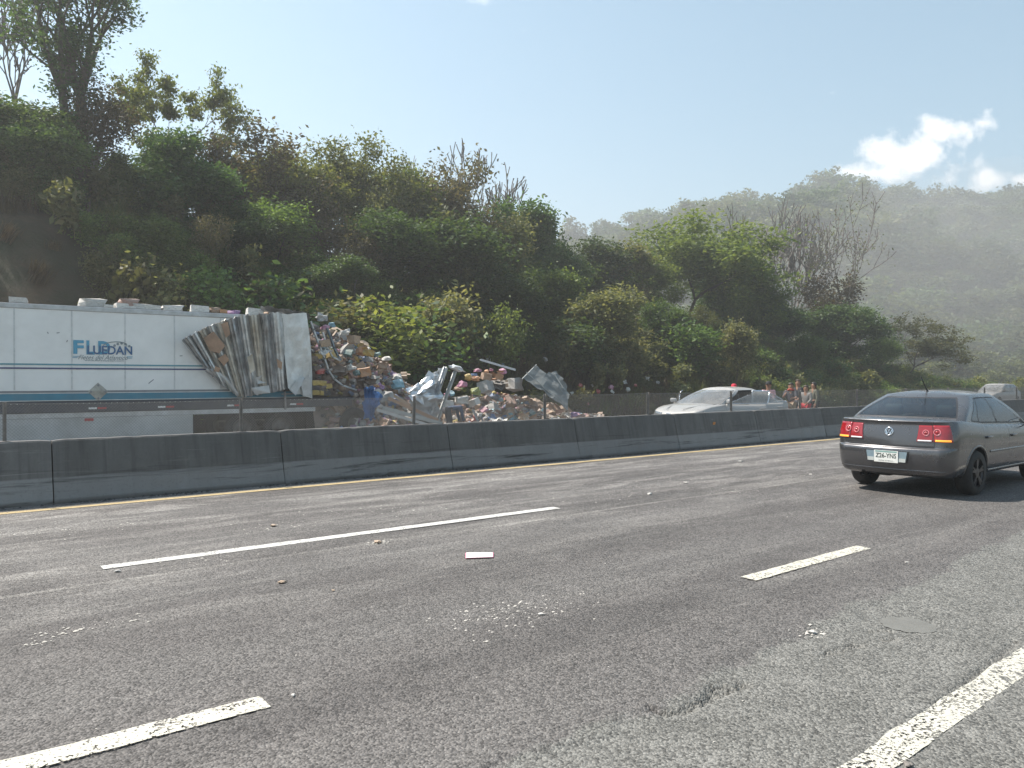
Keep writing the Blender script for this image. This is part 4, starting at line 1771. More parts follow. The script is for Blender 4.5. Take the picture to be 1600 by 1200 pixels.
        sw0, sw1 = P['sw_g']
        wins = P['side_wins']     # list of (c0 bottom, c1 bottom, c0 top, c1 top, door)

        def key(i, k, s, c):
            if i >= nlev - 1:
                return 'roof'
            g = (gl[i] + gl[i + 1]) / 2
            lim = nR - 1 + P['rw_corner']
            if k < lim and rw0 < g < rw1:
                if k >= lim - 1 or g < rw0 + .045 or g > rw1 - .045:
                    return 'trim'
                return 'rear_window'
            kk = nk - 2 - k
            lim2 = nR - 1 + P['ws_corner']
            if kk < lim2 and .03 < g < .955:
                if kk >= lim2 - 1 or g < .075 or g > .93:
                    return 'ftrim'
                return 'windscreen'
            if k_s0 <= k < k_s1 and sw0 - .03 < g < sw1 + .035:
                u = (k - k_s0 + .5) / (nS - 1)
                for (a0, a1, b0, b1, dk) in wins:
                    v = (g - sw0) / (sw1 - sw0)
                    lo, hi = a0 + (b0 - a0) * v, a1 + (b1 - a1) * v
                    if lo < u < hi and sw0 < g < sw1:
                        return '%s%+d' % (dk, s)
                for (a0, a1, b0, b1, dk) in wins:
                    v = min(max((g - sw0) / (sw1 - sw0), 0), 1)
                    lo, hi = a0 + (b0 - a0) * v - .012, a1 + (b1 - a1) * v + .012
                    if lo < u < hi:
                        return 'strim_%s%+d' % (dk, s)
            return 'roof'
        parts = self.emit(G, key)
        # raise the order: glass belongs to the doors where the doors are built
        for kx, data in parts.items():
            if kx == 'roof':
                self.skin('roof', data, self.pm)
            elif kx in ('trim', 'ftrim'):
                self.skin('window_trim', data, M['black_plastic'])
            elif kx == 'rear_window':
                self.skin('rear_window', data, self.gm)
            elif kx == 'windscreen':
                self.skin('windscreen', data, self.gm)
            else:
                dk = kx.replace('strim_', '')
                door = {'rq': 'rear_door', 'rw': 'rear_door', 'fw': 'front_door'}[dk[:2]] + dk[2:]
                par = self.parts.get(door)
                xfm = self.door_xf(door)
                if kx.startswith('strim'):
                    self.skin('window_frame', data, M['black_plastic'] if door not in self.open else M['chrome'], par, xfm, .02 if door in self.open else 0)
                else:
                    self.skin('side_window', data, self.gm, par, xfm)
        self.cab = G

    def wheels(self):
        P = self.P
        R, wd = P['wheel_r'], .205
        for ax in P['axles']:
            for s in (1, -1):
                y = s * (P['W'] / 2 - .125)
                w = empty('wheel', (ax, y, R))
                w.parent = self.root
                mb = MB()
                rim = R * .64
                prof = [(rim, -wd / 2), (R * .93, -wd / 2 - .004), (R * .985, -wd / 2 + .03), (R, -.05), (R, .05), (R * .985, wd / 2 - .03), (R * .93, wd / 2 + .004), (rim, wd / 2)]
                mb.lathe(prof, 36)
                mb.build('tyre', M['rubber'], w, True)
                mb = MB()
                mb.lathe([(rim, -wd / 2 + .01), (rim * .96, -wd / 2 + .03), (rim * .95, wd / 2 - .03), (rim, wd / 2 - .01)], 36)
                yo = s * (wd / 2 - .025)
                for k in range(5):
                    a = 2 * pi * k / 5 + .3
                    for da in (-.14, .14):
                        mb.bar((.05 * cos(a), yo, .05 * sin(a)), (rim * .97 * cos(a + da), yo + s * .008, rim * .97 * sin(a + da)), .035, .03)
                mb.lathe([(.001, yo + s * .02), (.07, yo + s * .015), (.075, yo - s * .02)], 16)
                mb.build('rim', M['rim_grey'], w)
                mb = MB()
                mb.lathe([(.001, -s * .0), (rim * .94, -s * .0)], 24)
                mb.build('brake_disc', M['underbody'], w)

    def interior(self):
        P = self.P
        x0, x1 = P['g_rear'][0], P['g_front'][0]
        zs = .52
        mb = MB()
        mb.box(((x0 + x1) / 2, 0, .36), (x1 - x0, P['W'] * .84, .06))
        mb.box((x1 - .22, 0, .80), (.36, P['W'] * .80, .22))        # dashboard
        mb.box((x0 + .32, 0, .90), (.46, P['W'] * .78, .03))        # parcel shelf
        mb.build('cabin_floor', M['seat_cloth'], self.root)
        sx = (x0 + 1.02, x1 - 1.20)
        for xi, x in enumerate(sx):
            for y in (-.37, .37):
                mb = MB()
                mb.bbox((x + .05, y, zs - .05), (.5, .5, .18), .06)
                R = Matrix.Rotation(radians(-16), 3, 'Y')
                mb.bbox((x - .25, y, zs + .27), (.13, .48 if xi else .62, .58), .06, R)
                mb.bbox((x - .36, y, zs + .645), (.10, .27, .17), .045, R)
                mb.bar((x - .335, y - .06, zs + .5), (x - .35, y - .06, zs + .6), .012, .012)
                mb.bar((x - .335, y + .06, zs + .5), (x - .35, y + .06, zs + .6), .012, .012)
                mb.build('seat', M['seat_cloth'], self.root, True)
        mb = MB()
        c = Vector((x1 - .52, .37, .86))
        pts = [c + Vector((.06 * sin(a), .18 * cos(a), .17 * sin(a))) for a in np.linspace(0, 2 * pi, 25)]
        mb.tube(pts, .014, 6, cap=False)
        mb.bar(c + Vector((0, -.17, 0)), c + Vector((0, .17, 0)), .04, .03)
        mb.build('steering_wheel', M['black_plastic'], self.root)

    def mirror(self, x, z, s, mat, y=None, xf=None, parent=None):
        y = self.body_y(x, z - .06) if y is None else y
        mb = MB()
        R = Matrix.Rotation(s * radians(8), 3, 'Z')
        c = Vector((x, s * (y + .11), z))
        mb.bbox(c, (.09, .19, .125), .035, R)
        mb.bar((x + .01, s * (y - .05), z - .06), (x, s * (y + .06), z - .03), .05, .03)
        if xf is not None:
            mb.v = [tuple(xf @ Vector(v)) for v in mb.v]
        o = mb.build('wing_mirror', mat, parent or self.root, True)
        mb = MB()
        mb.bbox(c + Vector((-.047, 0, 0)), (.008, .15, .095), .003, R)
        if xf is not None:
            mb.v = [tuple(xf @ Vector(v)) for v in mb.v]
        mb.build('mirror_glass', M['chrome'], o)

    def handle(self, x, z, s, mat, key):
        y = self.body_y(x, z)
        mb = MB()
        mb.bbox((x, s * (y + .016), z), (.19, .022, .034), .01)
        mb.box((x + .075, s * (y + .002), z), (.03, .03, .022))
        mb.box((x - .075, s * (y + .002), z), (.03, .03, .022))
        xf = self.door_xf(key)
        if xf is not None:
            mb.v = [tuple(xf @ Vector(v)) for v in mb.v]
        mb.build('handle', mat, self.parts.get(key), True)


def text_mesh(name, txt, size, mat, parent, loc, rot, bold=0.0, shear=0.0, space=1.0, align='CENTER', depth=.0, xs=1.0):
    cu = bpy.data.curves.new(name, 'FONT')
    cu.body = txt
    cu.size = size
    cu.align_x = align
    cu.align_y = 'BOTTOM_BASELINE' if False else 'CENTER'
    cu.offset = bold
    cu.shear = shear
    cu.space_character = space
    cu.extrude = depth
    cu.resolution_u = 3
    tmp = bpy.data.objects.new(name, cu)
    col.objects.link(tmp)
    dg = bpy.context.evaluated_depsgraph_get()
    me = bpy.data.meshes.new_from_object(tmp.evaluated_get(dg))
    col.objects.unlink(tmp)
    bpy.data.objects.remove(tmp)
    me.materials.clear()
    me.materials.append(mat)
    o = link_mesh(name, me, None, parent, loc, rot, (xs, 1, 1))
    return o


# ---- grey saloon in the near lane
SALOON = dict(
    L=4.38, W=1.735, levels=[
        (.270, .130, .15, .880), (.290, .080, .11, .915), (.32, .050, .07, .94), (.36, .030, .04, .955), (.41, .018, .02, .967), (.46, .008, .005, .975), (.52, .002, 0, .981),
        (.58, .000, 0, .986), (.625, .003, .004, .989), (.650, .010, .01, .990), (.664, .020, .012, .991), (.670, .034, .014, .991), (.674, .046, .015, .992), (.680, .052, .016, .992), (.694, .055, .02, .994), (.715, .057, .03, .997), (.75, .060, .05, 1.0),
        (.79, .065, .07, 1.0), (.83, .072, .09, .998), (.875, .080, .11, .994), (.92, .090, .13, .987), (.955, .098, .15, .978), (.982, .103, .165, .970), (1.002, .102, .175, .963), (1.018, .096, .18, .956),
        (1.028, .090, .19, .950), (1.036, .090, .20, .945), (1.042, .097, .21, .938), (1.046, .110, .22, .928)],
    zt=([0, .3, .5, 1.2, 2.4, 3.2, 3.8, 4.15, 4.38], [1.046, 1.056, 1.052, .982, .940, .935, .86, .77, .70]),
    bowr=.12, bowf=.22, xa=.36, xb=3.85, gaps=[1.12, 2.06, 3.05], axles=[.93, 3.445], arch=.365, wheel_r=.312, crown=.022, bump_level=13,
    g_rear=[.40, .65, 1.08], g_front=[3.24, 2.84, 2.30], gw=[.800, .762, .695, .585], g_cr=.24, g_cf=.28, g_bowr=.15, g_bowf=.26,
    zr=([.4, 1.05, 1.5, 1.9, 2.4, 3.4], [1.365, 1.385, 1.408, 1.41, 1.39, 1.36]), roof_crown=.055,
    rw_g=(.10, .93), rw_corner=3, sw_g=(.10, .88), ws_corner=8,
    side_wins=[(.075, .175, .105, .15, 'rq'), (.188, .475, .163, .485, 'rw'), (.51, .945, .52, .86, 'fw')])

car1 = Car('parked_car', SALOON, 'paint_grey', 'car_glass', (10.80, 5.36, 0), radians(1.5), 'dark grey four-door saloon with glowing hazard lamps, at the right in the near lane')
car1.root.name = 'saloon_car'


def dress_saloon(c):
    nR = c.nR
    # tail lamps wrap from the boot lid round the corner
    for s in (1, -1):
        y_to_k = lambda y: y / (c.P['W'] / 2 * .975 - .2) * (nR - 1)
        k_in, k_mid, k_out = y_to_k(.375), y_to_k(.585), nR + 5.6
        lamp = c.patch('tail_lamp', k_in, k_mid - .12, .762, .985, s, M['lamp_red'], .009, slant0=.9, slant1=.0)
        out = c.patch('outer_lens', k_mid + .12, k_out, .762, .990, s, M['lamp_red'], .009, lamp, slant1=-1.2)
        c.patch('reverse_lens', k_in + .35, k_mid - .5, .768, .788, s, M['lamp_clear'], .012, lamp, nz=3, slant0=.1)
        c.patch('amber_lens', k_mid + .6, k_out - .9, .770, .795, s, M['lamp_amber'], .012, lamp, nz=3, slant1=-.1)
        for (kc, zc, r) in ((k_in + (k_mid - k_in) * .55, .885, .042), ((k_mid * .55 + nR * .45), .895, .046)):
            p, n = c.rear_pt(kc, zc, s)
            q = n.to_track_quat('Y', 'Z').to_matrix()
            for (nm, pr, mt) in (('lens_ring', [(r, .0), (r * .98, .008), (r * .80, .008), (r * .76, .0)], 'lamp_pink'), ('lens_bowl', [(.001, .010), (r * .45, .009), (r * .5, .0)], 'lamp_red_dark')):
                mb = MB()
                mb.lathe(pr, 26)
                mb.v = [tuple(p + n * .009 + q @ Vector(v)) for v in mb.v]
                mb.build(nm, M[mt], lamp, True)
    # boot lid seams, each a narrow rubber line
    kx = (c.P['W'] / 2 * .975 - .2)
    for s in (1, -1):
        mb = MB()
        row0, row1 = [], []
        for z in np.linspace(.70, 1.03, 16):
            p, n = c.rear_pt(.60 / kx * (nR - 1), z, s)
            row0.append(p + n * .002 + Vector((0, -.003, 0)))
            row1.append(p + n * .002 + Vector((0, .003, 0)))
        mb.grid([row0, row1]).build('boot_seam', M['black_plastic'], c.root)
    # dark strip above the bumper ledge
    rows = []
    for z in (.686, .708):
        rows.append([c.rear_pt(k, z, 1)[0] + c.rear_pt(k, z, 1)[1] * .006 for k in np.linspace(0, .6 / kx * (nR - 1), 14)])
    left = [[Vector((p.x, -p.y, p.z)) for p in r[::-1]] + r[1:] for r in rows]
    MB().grid(left).build('bumper_groove', M['black_plastic'], c.root)
    # lower bumper crease
    rows = []
    for z, e in ((.352, .001), (.360, .010), (.370, .001)):
        h = [c.rear_pt(k, z, 1)[0] + c.rear_pt(k, z, 1)[1] * e for k in np.linspace(0, nR + 4, 22)]
        rows.append([Vector((p.x, -p.y, p.z)) for p in h[::-1]] + h[1:])
    MB().grid(rows).build('bumper_crease', c.pm, c.root, True)
    # number plate in its recess
    rp, rn = c.rear_pt(0, .55, 1)
    x0 = rp.x
    mb = MB()
    mb.plate([(x0 - .001, .305, 0.6200), (x0 - .001, -.305, 0.6200), (x0 - .001, -.275, 0.4600), (x0 - .001, .275, 0.4600)], (-1, 0, 0), .004)
    rec = mb.build('plate_recess', M['black_plastic'], c.root)
    fr = MB()
    fr.plate([(x0 - .006, .285, 0.6130), (x0 - .006, -.285, 0.6130), (x0 - .006, -.262, 0.4700), (x0 - .006, .262, 0.4700)], (-1, 0, 0), .004)
    f_ = fr.build('plate_holder', M['plate_frame_blue'], rec)
    for s in (1, -1):
        mb = MB()
        mb.plate([(x0 - .0105, s * .262, 0.4700), (x0 - .0105, s * .175, 0.4700), (x0 - .0105, s * .175, 0.5200), (x0 - .0105, s * .268, 0.5200)][::s], (-1, 0, 0), .002)
        mb.build('plate_holder_edge', M['plate_frame_grey'], rec)
    pl = MB()
    pl.bbox((x0 - .016, 0, 0.5370), (.006, .335, .165), .002)
    p_ = pl.build('licence_plate', M['plate_white'], c.root)
    pl = MB()
    pl.box((x0 - .0195, .0, 0.6050), (.001, .30, .022))
    pl.build('plate_band', M['plate_green'], p_)
    text_mesh('plate_number', 'Z26-YNS', .088, M['plate_ink'], p_, (x0 - .0202, 0, 0.5450), (radians(90), 0, radians(-90)), .002, 0, 1.0, xs=.86)
    text_mesh('plate_state', 'CIUDAD DE MEXICO', .022, M['plate_ink'], p_, (x0 - .0202, 0, 0.4770), (radians(90), 0, radians(-90)))
    # round badge
    bp, bn = c.rear_pt(0, .885, 1)
    q = bn.to_track_quat('Y', 'Z').to_matrix()
    bd = empty('badge', bp)
    bd.parent = c.root
    bd.rotation_euler = bn.to_track_quat('Y', 'Z').to_euler()
    mb = MB()
    mb.lathe([(.063, -.004), (.063, .009), (.056, .013), (.050, .013), (.047, .008)], 32)
    mb.build('badge_ring', M['chrome'], bd, True)
    mb = MB()
    mb.lathe([(.001, .006), (.05, .006)], 28)
    mb.build('badge_disc', M['black_plastic'], bd)
    mb = MB()
    for s in (1, -1):
        mb.bar((s * .022, .011, .042), (s * .003, .011, .004), .010, .006)
        mb.bar((s * .041, .011, .024), (s * .021, .011, -.040), .010, .006)
        mb.bar((s * .021, .011, -.040), (s * .003, .011, -.006), .010, .006)
    mb.build('badge_letters', M['chrome'], bd)
    # aerial, mirrors, handles, sill strip, lock
    mb = MB()
    zr = 1.40 + .045
    mb.tube([(1.34, 0, zr - .022), (1.32, 0, zr + .005)], [.022, .016], 10)
    mb.tube([(1.32, 0, zr), (1.22, 0, zr + .10), (1.10, 0, zr + .22)], [.010, .008, .006], 8)
    mb.build('aerial', M['black_plastic'], c.root, True)
    for s in (1, -1):
        c.mirror(2.93, 1.0, s, c.pm)
        c.handle(1.28, .80, s, c.pm, 'rear_door%+d' % s)
        c.handle(2.24, .79, s, c.pm, 'front_door%+d' % s)
        mb = MB()
        rows = []
        for x in np.linspace(1.32, 3.06, 20):
            rows.append([(x, s * (c.body_y(x, z) + e), z) for z, e in ((.285, .004), (.297, .016), (.322, .018), (.338, .004))])
        mb.grid(rows, flip=s < 0).build('sill_strip', c.pm, c.root, True)
        mb = MB()
        rows = []
        for x in np.linspace(1.33, 3.06, 20):
            rows.append([(x, s * (c.body_y(x, z) + e), z) for z, e in ((.575, .001), (.581, .008), (.600, .008), (.606, .001))])
        mb.grid(rows, flip=s < 0).build('door_rub_strip', c.pm, c.root, True)
        c.patch('headlamp', 5, c.nR + 6, .70, .86, s, M['headlamp'], .008, front=True)
    # exhaust
    mb = MB()
    mb.lathe([(.026, -.08), (.028, .06), (.022, .06), (.020, -.05)], 14, 'X', (.17, .40, .255))
    mb.build('exhaust_pipe', M['rim_grey'], c.root, True)


dress_saloon(car1)
# ---- silver-white saloon standing across the median with its doors open (faces the camera's left)
EXEC = dict(
    L=4.90, W=1.86, levels=[
        (.20, .13, .14, .88), (.24, .06, .08, .93), (.32, .03, .04, .955), (.42, .01, .01, .97), (.52, 0, 0, .98), (.60, .01, .0, .988), (.66, .04, .01, .993), (.70, .07, .02, .998), (.75, .08, .035, 1.0),
        (.80, .09, .05, 1.0), (.86, .11, .075, .994), (.91, .13, .10, .984), (.95, .14, .125, .972), (.98, .14, .15, .96), (1.0, .15, .18, .945), (1.01, .17, .22, .925)],
    zt=([0, .3, .7, 1.4, 2.6, 3.5, 4.1, 4.55, 4.90], [1.01, 1.03, 1.03, .99, .965, .975, .92, .83, .72]),
    bowr=.14, bowf=.26, xa=.40, xb=4.25, gaps=[1.30, 2.36, 3.50], axles=[1.0, 4.02], arch=.385, wheel_r=.335, crown=.045, bump_level=7,
    g_rear=[.66, 1.0, 1.5], g_front=[3.90, 3.42, 2.82], gw=[.825, .775, .715, .57], g_cr=.30, g_cf=.26, g_bowr=.18, g_bowf=.30,
    zr=([.6, 1.4, 1.9, 2.3, 2.85, 3.9], [1.37, 1.385, 1.41, 1.41, 1.395, 1.37]), roof_crown=.055,
    rw_g=(.10, .93), rw_corner=5, sw_g=(.10, .88), ws_corner=9,
    side_wins=[(.07, .17, .10, .15, 'rq'), (.185, .475, .165, .485, 'rw'), (.50, .935, .51, .85, 'fw')])
gx = EXEC['gaps']
car2 = Car('saloon_car', EXEC, 'paint_silver', 'car_glass_dusty', (21.50, 14.45, far_z(14.45)), pi + radians(1.0), 'dusty silver-white saloon with doors open behind the median fence',
           openings={'front_door+1': (gx[2], .90, radians(-38)), 'rear_door+1': (gx[1], .91, radians(-30)), 'front_door-1': (gx[2], -.90, radians(43))})


def dress_exec(c):
    for s in (1, -1):
        c.patch('headlamp', 9, c.nR + 7, .80, .955, s, M['headlamp'], .010, front=True, slant0=1.2)
        c.patch('tail_lamp', 9, c.nR + 6, .74, .93, s, M['lamp_red'], .010)
        # twin grille opening with a bright surround
        fr = c.patch('grille_surround', .6, 5.2, .72, .95, s, M['chrome'], .010, front=True, nk=8)
        c.patch('grille', 1.0, 4.8, .74, .93, s, M['black_plastic'], .016, fr, front=True, nk=8)
        key = 'front_door%+d' % s
        c.mirror(3.44, 1.06, s, c.pm, xf=c.door_xf(key), parent=c.parts[key])
        c.handle(2.44, .86, s, c.pm, key)
        c.handle(1.42, .87, s, c.pm, 'rear_door%+d' % s)
    # creases of the bonnet
    for s in (1, -1):
        pts = []
        for x in np.linspace(3.75, 4.66, 10):
            y = .62 - .34 * (x - 3.75) / .9
            yy = y / (c.body_y(x, c.zt(x) - .02))
            pts.append((x, s * y, c.zt(x) + c.P['crown'] * (1 - yy ** 2.2) + .002))
        MB().tube([(a_, b_, c_ - .006) for (a_, b_, c_) in pts], .009, 5).build('bonnet_crease', c.pm, c.root, True)


dress_exec(car2)

# ---- far vehicle at the right edge, seen through the fence
WAGON = dict(EXEC)
WAGON.update(L=4.3, W=1.78, axles=[.85, 3.45], gaps=[1.05, 2.0, 3.0], xa=.34, xb=3.75,
             zt=([0, .3, .7, 1.4, 2.6, 3.2, 3.8, 4.3], [1.05, 1.05, 1.04, 1.02, 1.0, 1.0, .95, .80]),
             levels=[(a * 1.04, b, c, d) for (a, b, c, d) in EXEC['levels']],
             g_rear=[.14, .28, .52], g_front=[3.3, 2.9, 2.4], gw=[.79, .75, .70, .60], g_cr=.30,
             zr=([.1, .5, 1.2, 2.0, 2.6, 3.4], [1.50, 1.53, 1.56, 1.56, 1.53, 1.5]), roof_crown=.05)
pf = atD(1560, 612, 54.0)
car3 = Car('estate_car', WAGON, 'paint_dusty', 'car_glass_dusty', (pf.x + 2.0, pf.y, far_z(pf.y)), pi + radians(-4), 'dusty grey estate car far off behind the fence at the right edge')
for s in (1, -1):
    car3.patch('headlamp', 8, car3.nR + 6, .80, .95, s, M['headlamp'], .010, front=True)
    car3.mirror(2.95, 1.10, s, M['black_plastic'])
# ================================================================== median barrier and fence
BAR_Y = 11.85
PROF = [(-.30, 0), (-.30, .055), (-.215, .335), (-.10, .80), (-.085, .82), (.085, .82), (.10, .80), (.215, .335), (.30, .055), (.30, 0)]


def barrier_mesh(seed, ln=3.085):
    r = random.Random(seed)
    nseg = 24
    rows = []
    for i in range(nseg + 1):
        x = -ln / 2 + ln * i / nseg
        e = min(i, nseg - i)
        row = []
        for j, (y, z) in enumerate(PROF):
            q = 0.0
            if e == 0:
                q = -.014
            jit = r.uniform(-.0014, .0014)
            chip = 0
            if j in (3, 4) and r.random() < .07:
                chip = -.012
            if j in (0, 1) and r.random() < .16:
                chip = r.uniform(-.004, -.028)
            sgn = 1 if y > 0 else -1
            row.append((x, y + sgn * (q + chip) + jit, max(0, z + (q + jit + chip * .4 if z > .05 else 0))))
        rows.append(row)
    mb = MB()
    mb.grid(rows, flip=False)
    mb.add(rows[0], [tuple(range(len(PROF)))])
    mb.add(rows[-1], [tuple(range(len(PROF) - 1, -1, -1))])
    me = mb.mesh('barrier', M['concrete'])
    return me


B_MESH = [barrier_mesh(k) for k in range(5)]
B_LABEL = {
    -1: 'concrete median barrier segment next to the left edge, out of the picture',
    11: 'concrete median barrier segment at the right edge behind the wing mirror of the saloon',
    12: 'last concrete median barrier segment beyond the right edge',
    0: 'concrete median barrier segment cut by the left edge of the picture',
    1: 'concrete median barrier segment below the trailer lettering and hazard placard',
    2: 'concrete median barrier segment below the torn trailer wall and its wheels',
    3: 'concrete median barrier segment below the spilled cargo and bent silver sheet',
    4: 'concrete median barrier segment below the coloured bundles and grey panel',
    5: 'concrete median barrier segment in front of the silver-white car, with an orange reflector',
    6: 'concrete median barrier segment below the open car doors',
    7: 'concrete median barrier segment below the group of people, left of the grey saloon',
    8: 'concrete median barrier segment partly hidden by the tail of the grey saloon',
    9: 'concrete median barrier segment seen through and behind the grey saloon cabin',
    1-1: 'concrete median barrier segment next to the left edge, out of the picture',
    11: 'concrete median barrier segment at the right edge behind the wing mirror of the saloon',
    12: 'last concrete median barrier segment beyond the right edge',
    0: 'concrete median barrier segment just right of the grey saloon roof, under the far car',
}
pm('reflector_orange', (.55, .22, .04), .3, 0, .2, 30)
for k in range(-1, 13):
    xc = -1.72 + 1.54 + k * 3.1 - 0.0
    o = link_mesh('concrete_barrier', B_MESH[k % 5], loc=(xc, BAR_Y, 0))
    if k % 2:
        o.rotation_euler.z = pi
    lb = B_LABEL.get(k, 'concrete median barrier segment out of the picture on the left' if k < 0 else 'concrete median barrier segment far along the road beyond the right edge')
    tag(o, lb, 'barrier', 'median barrier segments')
    if k == 5:
        pr = atY(1115, 662, BAR_Y - .15)
        mb = MB()
        s_ = -1 if k % 2 else 1
        mb.bbox((s_ * (pr.x - xc), s_ * (-.166), .55), (.085, .012, .085), .004, Matrix.Rotation(radians(13) * s_, 3, 'X'))
        mb.build('reflector', M['reflector_orange'], o)

# the same barrier runs on out of the picture
tail = []
for x in (-120, -4.95):
    tail.append([(x, BAR_Y + y, z) for (y, z) in PROF])
tag(MB().grid(tail).build('median_wall', M['concrete']), kind='structure')
tail = []
for x in (38.6, 300):
    tail.append([(x, BAR_Y + y, z) for (y, z) in PROF])
tag(MB().grid(tail).build('median_wall', M['concrete']), kind='structure')

# gutter of grit and dark dirt along the foot of the barrier
pm('grit', (.05, .047, .043), .95, 0, .4, 20, bump=.6, bscale=60)
r = rng(31)
V, F = [], []
for k in range(2600):
    x = r.uniform(-4, 42)
    y = BAR_Y - .31 - abs(r.normal(0, .055))
    if mnoise.noise(Vector((x * 1.2, 0, 0))) < -.05 and r.random() < .8:
        continue
    s = r.uniform(.006, .028)
    b = len(V)
    V += [(x - s, y - s, 0), (x + s, y - s * .6, 0), (x + s * .7, y + s, 0), (x - s * .6, y + s, 0), (x + r.normal(0, .3) * s, y, s * r.uniform(.6, 1.3))]
    F += [(b, b + 1, b + 4), (b + 1, b + 2, b + 4), (b + 2, b + 3, b + 4), (b + 3, b, b + 4)]
o = link_mesh('gutter_grit', quick_mesh('gutter_grit', V, F, M['grit']))
tag(o, 'dark grit and rubble along the foot of the median barrier', 'grit', kind='stuff')

# chain-link fence on top of the barrier
pm('galvanised', (.30, .30, .30), .5, .5, .2, 20)
pm('fence_wire', (.17, .17, .165), .6, .3, .2, 20)
pm('rusty_post', (.25, .235, .22), .6, .3, .3, 14, dirt=(.13, .085, .06), dirt_amt=.5)
fence = empty('chain_link_fence', (0, BAR_Y, .82))
tag(fence, 'low chain-link fence with angle-iron posts on top of the concrete median', 'fence')
F_H = .50
post_mb = MB()
post_mb.box((0, .0, F_H / 2 + .005), (.042, .006, F_H + .01))
post_mb.box((.018, -.0215, F_H / 2 + .005), (.006, .036, F_H + .01))
post_mb.box((0, -.02, .004), (.11, .09, .008))
post_me = post_mb.mesh('post', M['rusty_post'])


def mesh_panel(ln=3.03, pitch=.042, seed=0):
    """woven wires: two crossing sets of thin diagonal wires, and three line wires"""
    mb = MB()
    h = F_H - .03
    n = int(ln / pitch)
    w = .0013
    rr_ = random.Random(seed)
    for s in (1, -1):
        for i in range(-int(h / pitch) - 1, n + 1):
            x0 = i * pitch if s > 0 else (i + int(h / pitch) + 1) * pitch
            a = Vector((x0, s * .002, .015))
            b = Vector((x0 + s * h, s * .002, .015 + h))
            # clip to the panel
            t0, t1 = 0.0, 1.0
            dx = b.x - a.x
            for lim, sg in ((0, 1), (ln, -1)):
                for _ in (0,):
                    if dx * sg > 0:
                        t0 = max(t0, (lim - a.x) / dx)
                    else:
                        t1 = min(t1, (lim - a.x) / dx)
            if t1 - t0 < .02:
                continue
            mb.tube([a.lerp(b, t0), a.lerp(b, t1)], w, 3, cap=False)
    return mb.mesh('mesh_panel', M['fence_wire'])


pan = [mesh_panel(seed=k) for k in range(2)]
for k in range(-2, 16):
    x = .855 + 3.03 * k
    o = link_mesh('post', post_me, parent=fence, loc=(x, 0, 0))
    o.rotation_euler = (radians(random.Random(k).uniform(-1.5, 1.5)), radians(random.Random(k + 50).uniform(-1.2, 1.2)), 0)
    if k < 15:
        m_ = link_mesh('wire_mesh', pan[k % 2], parent=fence, loc=(x, -.006, 0))
        m_['kind'] = 'stuff'
        mb = MB()
        sag = [Vector((x + 3.03 * t_, -.006, F_H - .012 - .018 * 4 * t_ * (1 - t_))) for t_ in np.linspace(0, 1, 7)]
        mb.tube(sag, .0028, 4, cap=False)
        mb.build('top_wire', M['fence_wire'], fence)
# ================================================================== the wrecked box trailer
pm('trailer_white', (.86, .85, .82), .42, 0, .05, 1.2, dirt=(.55, .53, .49), dirt_amt=.35)
pm('trailer_teal', (.03, .20, .29), .4, 0, .12, 3, dirt=(.16, .22, .25), dirt_amt=.4)
pm('trailer_line_teal', (.10, .30, .36), .4, 0, .08)
pm('trailer_navy', (.045, .06, .17), .4, 0, .1)
pm('trailer_greyline', (.22, .22, .23), .5, 0, .1)
pm('trailer_rail', (.045, .05, .062), .55, .1, .25, 4, dirt=(.12, .115, .11), dirt_amt=.5)
pm('aluminium', (.50, .51, .52), .42, .7, .15, 5, dirt=(.25, .24, .22), dirt_amt=.5, bump=.2, bscale=12)
pm('skirt_grey', (.50, .50, .49), .5, 0, .08, 2, dirt=(.24, .23, .21), dirt_amt=.6)
pm('seam_grey', (.64, .64, .63), .5, .3, .15, 8)
pm('logo_cyan', (.07, .33, .50), .4, 0, .05)
pm('logo_navy', (.035, .12, .26), .4, 0, .05)
pm('logo_grey', (.23, .27, .29), .5, 0, .1)
pm('tape_red', (.45, .05, .05), .35, 0, .1)
pm('tape_white', (.7, .7, .68), .35, 0, .1)
pm('placard', (.42, .40, .35), .5, .2, .3, 6, dirt=(.2, .19, .17), dirt_amt=.7)
pm('torn_liner', (.58, .60, .61), .33, .8, .3, 3.5, dirt=(.28, .24, .19), dirt_amt=.5, bump=.2, bscale=22)
pm('torn_liner_warm', (.52, .49, .43), .4, .6, .35, 3.0, dirt=(.30, .21, .12), dirt_amt=.7, bump=.2, bscale=22)  # brown-gold patches put warm reflections into the metal's colour
pm('torn_liner_dark', (.36, .37, .38), .36, .75, .45, 4.0, dirt=(.12, .11, .10), dirt_amt=.6, bump=.2, bscale=22)
pm('plywood', (.36, .22, .14), .8, 0, .25, 4, dirt=(.2, .14, .10), dirt_amt=.5)
pm('cavity', (.03, .028, .025), .95, 0, .3)

TY = 24.0              # near side of the trailer
TG = far_z(25.3)
Z_TOP, Z_BOT = 3.63, 1.03
trailer = empty('box_trailer', (3.0, 25.3, TG))
tag(trailer, 'long white box trailer with teal stripes and lettering, its rear end torn open', 'trailer')
TO = Vector((3.0, 25.3, TG))


def tp(mb, name, mat, parent=None, smooth=False, bevel=0):
    mb.v = [tuple(Vector(v) - TO) for v in mb.v]
    return mb.build(name, mat, parent or trailer, smooth, bevel=bevel)


